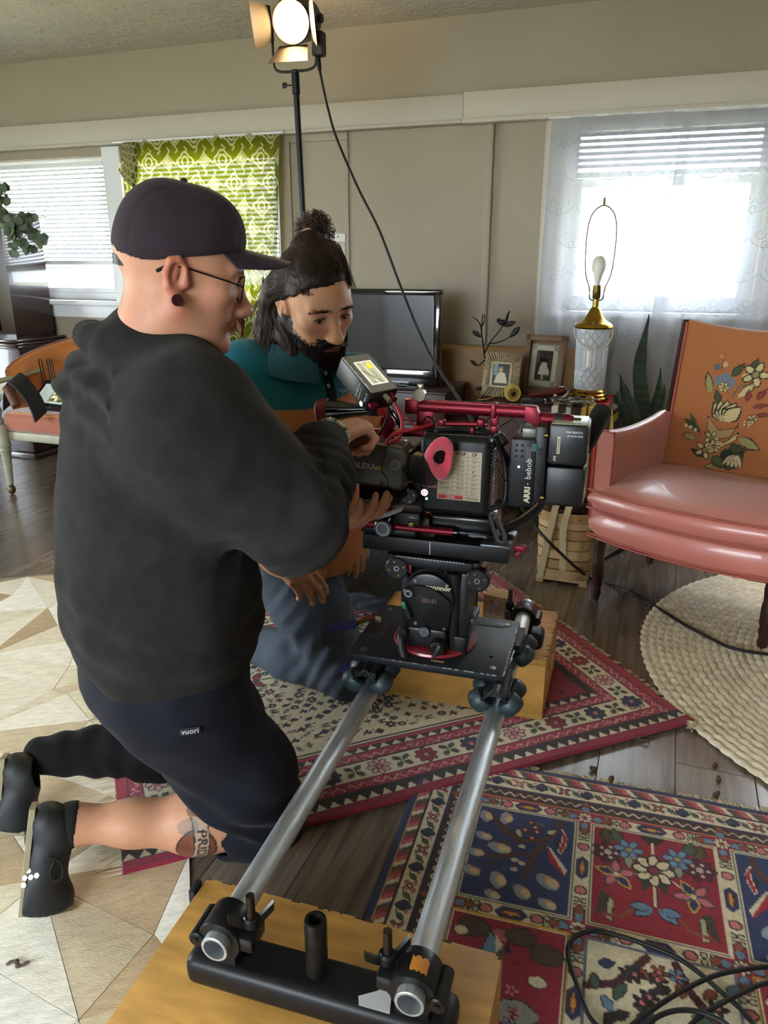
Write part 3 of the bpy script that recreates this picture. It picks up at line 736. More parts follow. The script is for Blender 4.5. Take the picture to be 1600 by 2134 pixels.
            c.line(L((.5+s_*.18, .8), (.5+s_*.25, .88), (.5+s_*.38, .9)), .008, RU)
        c.flower(X(.5), Y(.37), .044, IV, DK, '#803040', 8)
    def bouquet(i, j, base=IV):
        a, p, w_, h_ = panel(i, j, base, '#6a6d80'); X = lambda x: a+w_*x; Y = lambda y: p+h_*y; L = lambda *q: [(X(x), Y(y)) for x, y in q]
        c.line(L((.0, .35), (.2, .28), (.42, .02)), .016, '#4b2228'); c.line(L((.62, .02), (.7, .2), (.95, .5)), .016, '#4b2228')
        for k in range(44):
            x, y = random.uniform(.06, .95), random.uniform(.1, .97); q = random.choice([DK, NV, '#7a2735', GR, PK, BL, RU, DK])
            if random.random() < .5: c.flower(X(x), Y(y), .018, q, DK, PK, 5)
            else: c.leaf(X(x), Y(y), random.uniform(0, 6), .034, .009, q, DK)
    def animals(i, j):
        a, p, w_, h_ = panel(i, j, '#8c1f33', YE); X = lambda x: a+w_*x; Y = lambda y: p+h_*y; L = lambda *q: [(X(x), Y(y)) for x, y in q]
        for x, y, q, r_ in ((.2, .1, BR, .03), (.45, .12, '#aa5a62', .02), (.62, .1, BR, .028), (.85, .2, '#4b3a28', .03), (.1, .15, IV, .014), (.8, .42, IV, .016), (.65, .68, '#8a8a86', .036), (.3, .75, '#5a4433', .03)): c.ell(X(x), Y(y), r_*1.1, r_*.8, DK); c.ell(X(x), Y(y), r_, r_*.7, q)
        c.poly(L((.35, .1), (.5, .22), (.42, .3), (.3, .28)), BL, DK, .003); c.poly(L((.4, .12), (.48, .2), (.43, .26)), IV); c.poly(L((.5, .12), (.56, .24), (.5, .28)), DK)
        c.poly(L((.55, .6), (.7, .58), (.85, .66), (.78, .74), (.76, .84), (.68, .82), (.6, .74), (.52, .72)), '#8a8a86')
        for k in range(14): c.flower(X(random.random()*.9+.05), Y(random.random()*.55+.42), .013, random.choice([IV, PK, BL]), DK, RD, 5)
    tree(0, 0, False); garden(1, 0); tree(2, 0, True); garden(3, 0, '#8c1f33')
    animals(0, 1); bouquet(1, 1); animals(2, 1); bouquet(3, 1); garden(0, 2); tree(1, 2, False); garden(2, 2); tree(3, 2, True)
    c.rect(0, 0, W, .004, '#8b7f68')
    fn = lambda U, V: (U, -V, .009+.006*noise2(U, V, 5, 8)-np.where((V < .003) | (V > Hh-.003) | (U < .003) | (U > W-.003), .007, 0))
    t = thing('persian_rug', 'navy and red garden panel rug lying nearest the lens', 'rug', (.117, 1.724, .002), -R(16.5))
    link('woven_field', c.mesh('woven_field', fn), WOOL, t, 60)
    mb = MB(); mb.box((W/2, -Hh/2, .003), (W-.006, Hh-.006, .006)); mb.build('backing', mat('rug_backing'), t)
    mb = MB()
    for k in range(520):
        u = random.uniform(0, W); L = .02*random.uniform(.6, 1.2); mb.tube([(u, -.004, .009), (u+random.uniform(-.008, .008), L*.6, .006), (u+random.uniform(-.014, .014), L, .002)], [.002, .0016, .0007], 4)
    tag(mb.build('fringe', mat('fringe_cotton'), t), kind='stuff')
rug_b()
def jute():
    cx, cy, rad = 1.78, 2.06, .945
    t = thing('round_jute_rug', 'round braided cream jute rug in front of the coral chair', 'rug', (cx, cy, .002))
    jm = mat('jute_braid', '#d3c8b0', .95, noise=.2, nscale=35, bump=.8, bscale=240, stretch=None)
    wd = .0255; n = int(rad/wd)
    for k in range(n-1, 0, -1):
        r0 = (k+.5)*wd
        if r0 < .30: break
        a0, a1 = 75, 300; N = int(r0*(a1-a0)/57.3/.011)
        mb = MB(); secs = []
        for i in range(N+1):
            a = R(a0+(a1-a0)*i/N); q = math.sin(i*math.pi*.5+k*1.3); w_ = wd*.52*(1+.05*q); hgt = .0065+.0022*q
            off = .0028*math.sin(i*math.pi*.5+k)
            secs.append([((r0+off+w_*math.cos(b))*math.cos(a), (r0+off+w_*math.cos(b))*math.sin(a), .006+hgt*math.sin(b)) for b in [2*math.pi*j/6 for j in range(6)]])
        mb.loft(secs); mb.build('braid', jm, t, 80)
    mb = MB(); mb.lathe([(rad*.98, 0), (rad*.98, .004), (.001, .004)], None, 64); mb.build('backing', jm, t)
    mb = MB()
    e = G(1452, 1520)-Vector((cx, cy, 0))
    for k in range(26):
        p = Vector((e.x, e.y, .01)); q = p+Vector((-.03*random.random()-.008, random.uniform(-.03, .02), random.uniform(-.006, .006)))
        mb.tube([p, (p+q)/2+Vector((0, 0, .008)), q], .001, 4)
    tag(mb.build('frayed_end', mat('fringe_cotton'), t), kind='stuff')
jute()
def cowhide():
    a = R(14.5); o = G(395, 1800); t = thing('cowhide_rug', 'cream and tan patchwork cowhide rug under the kneeling capped person', 'rug', (o.x, o.y, .002), a)
    random.seed(21); S = .29; cols = ['#e2dcc8', '#d8cfb6', '#c9b99c', '#e8e3d4', '#bda685', '#dfd8c4', '#b39d7c', '#ece9de']
    ms = [mat('hide_%d' % k, q, .85, noise=.13, nscale=26, bump=.8, bscale=140, stretch=(1, 3.5, 1), detail=8) for k, q in enumerate(cols)]
    # local frame: x to the right (0 at the right edge), y away
    nx, ny = 8, 10; J = {}
    for i in range(-nx, 1):
        for j in range(-2, ny-1):
            jx = 0 if i == 0 else random.uniform(-.06, .06); jy = random.uniform(-.06, .06) if i < 0 else random.uniform(-.03, .03)
            J[i, j] = (i*S+jx+(.14 if j % 2 and i < 0 else 0), j*S+jy)
    n = 0
    for i in range(-nx, 0):
        for j in range(-2, ny-2):
            a_, b_, c_, d_ = J[i, j], J[i+1, j], J[i+1, j+1], J[i, j+1]
            mid = ((a_[0]+c_[0])/2+random.uniform(-.03, .03), (a_[1]+c_[1])/2+random.uniform(-.03, .03))
            for tri in ((a_, b_, mid), (b_, c_, mid), (c_, d_, mid), (d_, a_, mid)):
                cx = sum(p[0] for p in tri)/3; cy = sum(p[1] for p in tri)/3
                if cy > 1.78 or cx > .0: continue
                pts = [(cx+(p[0]-cx)*.988, cy+(p[1]-cy)*.988) for p in tri]
                # wavy sheet patch, thin with a raised middle
                mb = MB(); mb.add([(x, y, 0) for x, y in pts]+[(x, y, .004) for x, y in pts]+[((x*.6+cx*.4), (y*.6+cy*.4), .0062) for x, y in pts], [(0, 1, 4, 3), (1, 2, 5, 4), (2, 0, 3, 5), (3, 4, 7, 6), (4, 5, 8, 7), (5, 3, 6, 8), (6, 7, 8)])
                mb.build('hide_patch', ms[random.randrange(8)], t, 60); n += 1
    mb = MB(); mb.box((-1.22, .55, .0006), (2.4, 2.5, .0012)); mb.build('seam_backing', mat('hide_seam', '#8b8068', .9), t)
cowhide()
# ================================================================ CURTAINS
def pleat(U, amp, f, ph=0): return amp*np.sin(U*f+ph)+amp*.5*np.sin(U*f*2.3+1.1+ph)
def green_curtain():
    W, Hh = 1.06, 1.22; c = Canvas(W, Hh, .0042, '#62651c'); Ln = '#b3ad8a'; st = .125
    for i in range(-1, 10):
        for j in range(-1, 11):
            u, v = i*st+(st/2 if j % 2 else 0), j*st
            if (i+j) % 2 == 0:
                pts = [(u+st*.36*math.cos(t)*(1+.16*math.cos(4*t)), v+st*.36*math.sin(t)*(1+.16*math.cos(4*t))) for t in np.linspace(0, 2*math.pi, 33)]
                c.line(pts, .0095, Ln); c.ell(u, v, .021, .026, Ln, ring=.0045)
            else:
                for k in (.34, .2, .09): c.line([(u-st*k, v), (u, v-st*k), (u+st*k, v), (u, v+st*k), (u-st*k, v)], .0075, Ln)
            for s_ in (-1, 1):
                c.line([(u+s_*st*.36, v), (u+s_*st*.5, v+st*.12), (u+s_*st*.62, v)], .0075, Ln)
                c.line([(u, v+s_*st*.36), (u+st*.13, v+s_*st*.5), (u, v+s_*st*.62)], .0075, Ln)
    def fn(U, V):
        # hung from the rod, pulled in at the left half way down and falling free again
        pull = .085*np.exp(-((V-.33)/.16)**2)*np.clip(1-U/.25, 0, 1)-.03*np.exp(-((V-.12)/.1)**2)*np.clip(1-U/.2, 0, 1)
        right = .05*np.clip(V/.8, 0, 1)*np.clip((U-.8)/.25, 0, 1)
        X = U*.985+pull*0+.05*np.exp(-(V/.16)**2)*np.clip(1-U/.2, 0, 1)-right-.0
        Y = -.095+pleat(U, .014, 27)*(.35+.65*np.clip(V*2, 0, 1))-.03*np.exp(-((V-.2)/.12)**2)*np.clip(1-U/.25, 0, 1)
        return X-1.615, Y, 1.915-V
    t = thing('green_curtain', 'olive green curtain printed with cream lattice over the left window', 'curtain', tuple(WM.translation), -WA)
    link('cloth', c.mesh('cloth', fn), sheer('green_cloth', '#50581f', .02, attr=True, dw=.5), t, 180)
    mb = MB(); mb.cyl((-1.68, -.095, 1.912), (-.55, -.095, 1.912), .006, n=10); mb.build('rod', WINC, t)
    # folded-over corner at the upper left
    c2 = Canvas(.13, .26, .005, '#4a4a2a')
    for k in range(5):
        for j in range(6): c2.ell(.026*k+.013*(j % 2), .05*j, .02, .023, '#9c9676', ring=.0035)
    link('folded_corner', c2.mesh('folded_corner', lambda U, V: (-1.60+U*.8+.05*np.clip(.5-V/.26, -.5, .5), -.13-.02*np.sin(U*24)-.01*np.cos(V*20), 1.90-V*(.55+U*3.2))), MATS['green_cloth'], t, 180)
green_curtain()
def spiral(cx, cy, r0, turns, a0, d): return [(cx+r0*(1-.8*k/24)*math.cos(a0+d*turns*2*math.pi*k/24), cy+r0*(1-.8*k/24)*math.sin(a0+d*turns*2*math.pi*k/24)) for k in range(25)]
SHEER = sheer('sheer_voile', '#dcdde2', .33, dw=.5, tcol='#74787f')
def sheer_panel(label, s0, s1, z1, z0, seed, shear, ph):
    rg = random.Random(seed); W = s1-s0; Hh = z1-z0
    surf = lambda U, V: (s0+U+shear*V-.03*np.clip(V/Hh, 0, 1)*(1-2*U/W)*0, -.085+pleat(np.asarray(U), .011, 34, ph)*(.5+.5*np.clip(np.asarray(V)*1.5, 0, 1)), z1-V)
    c = Canvas(W, Hh, .012, '#ffffff'); t = thing('sheer_curtain', label, 'curtain', tuple(WM.translation), -WA)
    x, y, z = surf(c.U, c.V); me = nmesh('voile', np.stack([x.ravel(), y.ravel(), z.ravel()], 1), gridF(c.nu, c.nv)); link('voile', me, SHEER, t, 180)
    mb = MB(); X, Y, Z = surf(np.linspace(0, W, 40), np.zeros(40)); mb.tube([(a, b-.001, d) for a, b, d in zip(X, Y, Z)], .006, 6)
    mb.build('top_hem', mat('hem_white', '#c9c8c6', .9), t)
    mb = MB()
    for k in (0, W): Vv = np.linspace(0, Hh, 30); X, Y, Z = surf(np.full(30, k), Vv); mb.tube([(a, b, d) for a, b, d in zip(X, Y, Z)], .0016, 4)
    mb.build('side_hem', MATS['hem_white'], t)
    mb = MB(); st = .155
    for i in range(int(W/st)+1):
        for j in range(int(Hh/st)+1):
            u, v = (i+.5)*st*.95+(st/2 if j % 2 else 0), (j+.45)*st
            curves = [spiral(u-.03, v, .026, 1.1, 0, 1), spiral(u+.03, v, .026, 1.1, math.pi, -1), [(u-.055, v), (u-.05, v-.045), (u, v-.08)], [(u+.055, v), (u+.05, v-.045), (u, v-.08)], spiral(u, v+.045, .022, 1.0, 1.57, rg.choice((1, -1))), [(u+.072*math.cos(q), v+.06*math.sin(q)) for q in np.linspace(.3, 2.8, 12)]]
            for cv in curves:
                cv = [(max(0, min(W, a+rg.uniform(-.001, .001))), b) for a, b in cv if 0 < b < Hh and -.01 < a < W+.01]
                if len(cv) < 4: continue
                A = np.array(cv); X, Y, Z = surf(A[:, 0], A[:, 1]); mb.tube([(a, b-.0012, d) for a, b, d in zip(X, Y, Z)], .00085, 3, False)
    tag(mb.build('embroidery', mat('embroidery_thread', '#7f838c', .8), t), kind='stuff')
sheer_panel('lacy white sheer panel hanging behind the crystal lamp', .895, 1.535, 1.905, .02, 4, -.015, 0)
sheer_panel('lacy white sheer panel hanging behind the coral chair', 1.50, 2.42, 1.90, .02, 5, -.05, 2)
mb = MB(); mb.cyl((.88, -.085, 1.905), (2.4, -.085, 1.905), .005, n=8)
o = mb.build('curtain_rod', WINC); o.matrix_world = WM; tag(o, 'thin white rod the two sheer curtains hang from', 'rod')
# ================================================================ CABINET, TELEVISION, BOXES
WOODD = mat('dark_mahogany', '#24110f', .22, noise=.35, nscale=5, stretch=(1, 1, 8), coat=.5)
def cabinet():
    t = thing('wooden_cabinet', 'tall polished dark wood cabinet at the left edge by the window', 'cabinet', tuple(WM @ Vector((-2.74, -.35, 0))), -WA)
    mb = MB(); mb.prism([(-.45, -.03), (.40, -.03), (.40, .30), (-.45, .30)], .76, 1.50, T((0, 0, 0)) , bev=.008); mb.build('upper_case', WOODD, t)
    mb = MB()
    for k, (z, d) in enumerate(((.765, .035), (.745, .05), (.725, .03))): mb.box((-.02, .12, z), (.92+d, .36+d*2, .018), bev=.006)
    mb.build('ledge_moulding', mat('cabinet_ledge', '#2a1512', .12, coat=1), t)
    mb = MB(); mb.box((-.02, .13, .37), (.92, .38, .70), bev=.008); mb.build('lower_case', WOODD, t)
    mb = MB(); mb.box((-.02, .13, .02), (.96, .42, .04), bev=.008); mb.build('plinth', WOODD, t)
    mb = MB(); mb.box((-.05, -.036, 1.1), (.66, .014, .56), bev=.006); mb.build('door_panel', WOODD, t)
    mb = MB(); mb.box((-.02, .12, 1.512), (.94, .40, .024), bev=.006); mb.build('top_board', WOODD, t)
cabinet()
def eucalyptus():
    base = WM @ Vector((-2.75, -.25, 1.526))
    t = thing('eucalyptus_branches', 'round leaved eucalyptus sprigs drooping at the upper left', 'plant', tuple(base)); inv = T(base).inverted(); random.seed(5)
    mb = MB(); mb.lathe([(.001, 0), (.05, .0), (.07, .06), (.06, .14), (.035, .2), (.045, .23), (.040, .23), (.03, .2), (.001, .19)], None, 20); mb.build('vase', mat('vase_glaze', '#5c6b66', .3), t)
    top = base+Vector((0, 0, .21)); d = 4.35
    sprigs = [[(-60, 400), (-15, 395), (4, 385), (8, 420)], [(-60, 420), (-20, 430), (20, 450), (45, 462), (70, 440)], [(-60, 430), (-15, 440), (25, 455), (50, 475), (75, 490), (88, 505)], [(-50, 440), (-10, 450), (25, 480), (45, 505), (65, 525)], [(0, 455), (25, 490), (25, 530)], [(-40, 420), (-5, 410), (8, 425)]]
    mb = MB(); spots = []
    for s_ in sprigs:
        P_ = [top]+[D(x, y, d+random.uniform(-.06, .06)) for x, y in s_]; q = spline(P_, 6); mb.tube([inv @ p for p in q], [.0045-.003*i/len(q) for i in range(len(q))], 5)
        for i in range(7, len(q), 2): spots += [(q[i], (q[i]-q[i-1]).normalized())]
    mb.build('stem', mat('twig', '#3b3526', .8), t)
    lm = MB(); n = 10; ring = [(0, 0, 0)]+[(.5*math.cos(k*2*math.pi/n)*.95, .5+.5*math.sin(k*2*math.pi/n), .06*math.cos(k*4*math.pi/n)) for k in range(n)]+[(0, .5, .07)]
    lm.add(ring, [(n+1, 1+k, 1+(k+1) % n) for k in range(n)]); me = lm.mesh('leaf')
    gm = [mat('eucalyptus_leaf_%d' % k, q, .6, noise=.15, nscale=20) for k, q in enumerate(('#4c5a44', '#3b4a37', '#5f6a52'))]
    ms = []
    for k in range(3): m2 = me.copy(); m2.materials.append(gm[k]); ms.append(m2)
    for k, (p, dr) in enumerate(spots):
        for s_ in (-1, 1):
            o = link('leaf', ms[random.randrange(3)], None, t, 180); L = random.uniform(.036, .056)
            q = Vector((random.uniform(-.5, .5), random.uniform(-.5, .5), random.uniform(-.8, .2)))+Vector((s_*.8, 0, 0))
            o.matrix_local = inv @ frame(p, q.cross(Vector((0, -1, .3))), q) @ Matrix.Scale(L, 4)
eucalyptus()
BLKP = mat('black_plastic', '#0d0d0e', .35); BLKG = mat('black_gloss', '#0b0a0b', .12, coat=.6)
def television():
    t = thing('television', 'black flat screen television on a dark chest by the wall', 'television', tuple(WM @ Vector((.10, -.37, .625))), -WA+R(1.5))
    mb = MB()
    w_, h_ = .69, .445
    for a in ((0, 0, .04, w_, .055, .085), (0, 0, .47, w_, .055, .03), (-w_/2+.02, 0, .255, .04, .055, .445), (w_/2-.02, 0, .255, .04, .055, .445)): mb.box((a[0], a[1], a[2]+.0), (a[3], a[4], a[5]), bev=.006)
    mb.build('bezel', BLKG, t)
    mb = MB(); mb.box((0, -.012, .27), (w_-.07, .02, .38)); mb.build('screen', mat('tv_screen', '#16110f', .28, spec=.6), t)
    mb = MB(); mb.box((0, .05, .26), (w_-.1, .08, .36), bev=.03); mb.build('back_shell', BLKP, t)
    mb = MB(); mb.box((0, .03, -.0), (.12, .05, .1)); mb.build('neck', BLKG, t)
    mb = MB(); mb.box((0, .02, -.012+.006), (.36, .20, .012), bev=.005); mb.build('stand_base', BLKG, t)
    text('SYLVANIA', .017, frame((.0, -.0285, .045), (1, 0, 0), (0, 0, 1)), mat('logo_grey', '#8d8a86', .4), t, xs=1.25)
    mb = MB(); mb.box((.0, -.029, .018), (.014, .003, .008)); mb.build('label_sticker', mat('white_sticker', '#b9b7b0', .5), t)
    mb = MB()
    for k in range(5): mb.box((-.02+k*.035, -.029, .006), (.022, .004, .004))
    mb.build('button', mat('button_grey', '#7d8068', .5), t)
    mb = MB(); mb.lathe([(.012, 0), (.012, .002)], frame((-.315, -.0285, .09), (1, 0, 0), (0, 0, 1)), 14); mb.build('energy_badge', mat('badge_grey', '#4c4a4c', .4), t)
television()
WOODR = mat('red_brown_wood', '#33190f', .45, noise=.3, nscale=6, stretch=(8, 1, 1))
t = thing('television_chest', 'dark reddish wooden box carrying the television', 'box', tuple(WM @ Vector((.16, -.36, .47))), -WA)
mb = MB(); mb.box((0, 0, .071), (.74, .40, .142), bev=.004); mb.build('case', mat('chest_maroon', '#2c1816', .4, noise=.15, nscale=4), t)
mb = MB(); mb.box((0, 0, .146), (.75, .41, .012), bev=.003); mb.build('lid', mat('chest_lid', '#33231f', .3), t)
def low_cabinet():
    t = thing('low_cabinet', 'low dark brown wooden cabinet standing along the wall behind the camera rig', 'cabinet', tuple(WM @ Vector((.13, -.33, 0))), -WA)
    mb = MB(); mb.box((0, 0, .25), (1.0, .46, .40), bev=.005); mb.build('carcass', WOODR, t)
    mb = MB(); mb.box((0, 0, .46), (1.03, .49, .02), bev=.004); mb.build('top', WOODR, t)
    for k in (-.33, 0, .33):
        mb = MB(); mb.box((k, -.238, .25), (.32, .018, .36), bev=.004); d = mb.build('door', WOODR, t)
        mb = MB(); mb.ell((k+.14, -.26, .3), .011); mb.build('knob', mat('brass', '#a2803a', .3, 1), d)
    for x in (-.46, .46):
        for y in (-.2, .2): mb = MB(); mb.cyl((x, y, .06), (x, y, 0), .022, .014); mb.build('foot', WOODR, t)
low_cabinet()
# tan upholstered bench back behind the frames
t = thing('bench_back', 'tan rounded bench back along the wall behind television and photo frames', 'bench', tuple(WM @ Vector((.45, -.075, 0))), -WA)
mb = MB(); mb.box((0, 0, .60), (1.42, .07, .42), bev=.03, seg=4); mb.build('back_panel', mat('tan_leather', '#8f6f49', .6, noise=.12, nscale=7), t)
for x in (-.66, .66): mb = MB(); mb.box((x, 0, .2), (.05, .05, .4)); mb.build('post', WOODR, t)
def side_table():
    t = thing('side_table', 'brown wooden chest table holding lamp and photo frames', 'table', tuple(WM @ Vector((1.0, -.36, 0))), -WA)
    m = mat('table_brown', '#3a1d13', .5, noise=.3, nscale=5, stretch=(6, 1, 1))
    mb = MB(); mb.box((0, 0, .575), (.66, .48, .03), bev=.005); mb.build('top', m, t)
    mb = MB(); mb.box((0, .01, .33), (.60, .42, .46), bev=.005); mb.build('case', m, t)
    for x in (-.27, .27):
        for y in (-.18, .2): mb = MB(); mb.box((x, y, .05), (.05, .05, .1), bev=.004); mb.build('leg', m, t)
side_table()
def blanket():
    W, Hh = .40, 1.0; c = Canvas(W, Hh, .006, '#3b2a20')
    for a, b, q in ((0, .03, '#c9c3b2'), (.03, .075, '#3b2a20'), (.075, .10, '#a9abb0'), (.10, .155, '#3b2a20'), (.155, .175, '#b79a45'), (.175, .19, '#3b2a20'), (.19, .21, '#b79a45'), (.21, .225, '#3b2a20'), (.225, .275, '#b01f2c'), (.275, .30, '#3b2a20'), (.30, .315, '#b79a45'), (.315, .345, '#cfc8b4'), (.345, .37, '#3b2a20'), (.37, .40, '#b79a45')): c.rect(a, 0, b, Hh, q)
    def fn(U, V):
        top = np.clip(V, 0, .46); dn = np.clip(V-.46, 0, 1)
        x = 1.06+U*.9+.0*V; y = -.13-top-.012-.02*np.sin(U*22)*np.clip(dn*3, 0, 1)-.03*np.clip(dn*4, 0, 1); z = .597+.004*np.sin(U*40)-dn
        # the right third falls over the end of the table
        side = np.clip(x-1.335, 0, 1); x = np.minimum(x, 1.335+.02*np.clip(dn*2, 0, 1)+.01*np.sin(V*14)); z = z-side*1.2; return x, y, z
    t = thing('striped_blanket', 'brown yellow red and white striped blanket draped over the lamp table', 'blanket', tuple(WM.translation), -WA)
    link('cloth', c.mesh('cloth', fn), mat('blanket_wool', rough=.95, attr=True, noise=.12, nscale=90, bump=.6, bscale=300), t, 60)
    mb = MB()
    for k in range(60):
        u = k/60*.36; mb.tube([(1.06+u, -.66, .06), (1.06+u+random.uniform(-.01, .01), -.665, .02)], .002, 4)
    tag(mb.build('fringe', MATS['fringe_cotton'], t), kind='stuff')
blanket()
BRASS = mat('polished_brass', '#b08d3c', .18, 1); CRYS = mat('cut_crystal', '#e3ebf5', .08, trans=.40, ior=1.5, spec=.9)
def table_lamp():
    p = WM @ Vector((1.20, -.36, .603)); t = thing('table_lamp', 'cut crystal and brass table lamp with bare bulb and harp', 'lamp', tuple(p), -WA)
    mb = MB(); mb.lathe([(.001, 0), (.098, 0), (.10, .01), (.092, .018), (.095, .026), (.085, .034), (.087, .042), (.078, .05), (.05, .052), (.001, .052)], None, 40); mb.build('base', BRASS, t)
    # crystal column with diamond cuts above and below
    n = 96; rows = []
    zs = np.linspace(.05, .34, 64)
    for i, z in enumerate(zs):
        r0 = .072+.008*((z-.05)/.29); row = []
        for k in range(n):
            cut = 1
            th = 2*math.pi*k/n; g1, g2 = abs(math.sin(6*th+z*62)), abs(math.sin(6*th-z*62))
            if z > .24 or z < .16: cut = 1-.10*max(0, 1-min(g1, g2)/.45)
            else: cut = 1-.06*max(0, 1-abs(math.sin(9*th))/.5)
            row.append((r0*cut*math.cos(2*math.pi*k/n), r0*cut*math.sin(2*math.pi*k/n), z))
        rows.append(row)
    mb = MB(); mb.loft(rows); mb.build('crystal_body', CRYS, t, 25)
    mb = MB(); mb.cyl((0, 0, .05), (0, 0, .35), .006, n=10); mb.build('rod', BRASS, t)
    mb = MB(); mb.lathe([(.088, .338), (.092, .345), (.09, .352), (.078, .362), (.06, .372), (.04, .395), (.026, .42), (.02, .432), (.014, .436), (.014, .475), (.001, .476)], None, 36); mb.build('cap', BRASS, t)
    mb = MB(); mb.lathe([(.013, .47), (.018, .478), (.0195, .50), (.0205, .503), (.0195, .507), (.018, .535), (.001, .535)], None, 20); mb.build('socket', mat('old_brass', '#6d5a2c', .35, 1), t)
    mb = MB(); mb.lathe([(.012, .535), (.013, .55), (.02, .58), (.03, .605), (.033, .625), (.029, .648), (.016, .664), (.001, .668)], None, 24); mb.build('bulb', mat('bulb_frost', '#d8d2c4', .45, trans=.25), t)
    mb = MB(); pts = spline([(-.012, 0, .465), (-.03, 0, .475), (-.035, 0, .52), (-.06, 0, .60), (-.066, 0, .75), (-.05, 0, .845), (0, 0, .885), (.05, 0, .845), (.066, 0, .75), (.06, 0, .60), (.035, 0, .52), (.03, 0, .475), (.012, 0, .465)], 6); mb.tube(pts, .0034, 6); mb.build('harp', mat('harp_steel', '#4c4a44', .35, 1), t)
    mb = MB(); mb.cyl((0, 0, .885), (0, 0, .918), .006, .0055, 12); mb.build('finial', MATS['old_brass'], t)
    for s_ in (-1, 1): mb = MB(); mb.cyl((s_*.0345, 0, .505), (s_*.036, 0, .53), .0042, n=10); mb.build('harp_sleeve', MATS['old_brass'], t)
    # pearl string looped round the neck
    t2 = thing('pearl_necklace', 'string of pearls hung around the crystal lamp', 'necklace', tuple(p), -WA); me = MB(); me.ell((0, 0, 0), .0042, None, 8, 6); me = me.mesh('pearl'); me.materials.append(mat('pearl', '#cfc7b3', .25))
    for k in range(58):
        a = -math.pi*.15+k/57*math.pi*1.3+math.pi; u = (k/57-.5)*2; r_ = .0865+.003*abs(u); z = .245+.115*abs(u)**1.6
        o = link('pearl', me, None, t2, 180); o.location = (r_*math.cos(a+.2), r_*math.sin(a+.2), z)
table_lamp()
def photo_canvas(w_, h_, kind):
    c = Canvas(w_, h_, w_/26, '#1b1513'); X = lambda x: w_*x; Y = lambda y: h_*y
    if kind == 0:
        c.rect(0, h_*.45, w_*.28, h_, '#6d8594'); c.poly([(X(.1), Y(.1)), (X(.9), Y(.1)), (X(.78), Y(.5)), (X(.62), Y(.62)), (X(.35), Y(.6)), (X(.18), Y(.4))], '#b9b59a'); c.ell(X(.45), Y(.74), X(.13), Y(.12), '#b98f72'); c.ell(X(.46), Y(.84), X(.13), Y(.06), '#7c5d44'); c.ell(X(.8), Y(.6), X(.06), Y(.2), '#3a2a2a')
    else:
        c.poly([(X(.0), Y(.5)), (X(.25), Y(.65)), (X(.1), Y(1)), (X(0), Y(1))], '#4a4548'); c.poly([(X(.2), Y(.2)), (X(.85), Y(.18)), (X(.9), Y(.3)), (X(.7), Y(.5)), (X(.68), Y(.66)), (X(.42), Y(.66)), (X(.28), Y(.45))], '#b3aea2')
        c.ell(X(.58), Y(.77), X(.12), Y(.1), '#b28a6d'); c.ell(X(.5), Y(.84), X(.16), Y(.08), '#1d1311'); c.rect(X(.4), Y(.03), X(.55), Y(.2), '#a98068'); c.rect(X(.15), Y(0), X(.9), Y(.04), '#5c5348')
    return c
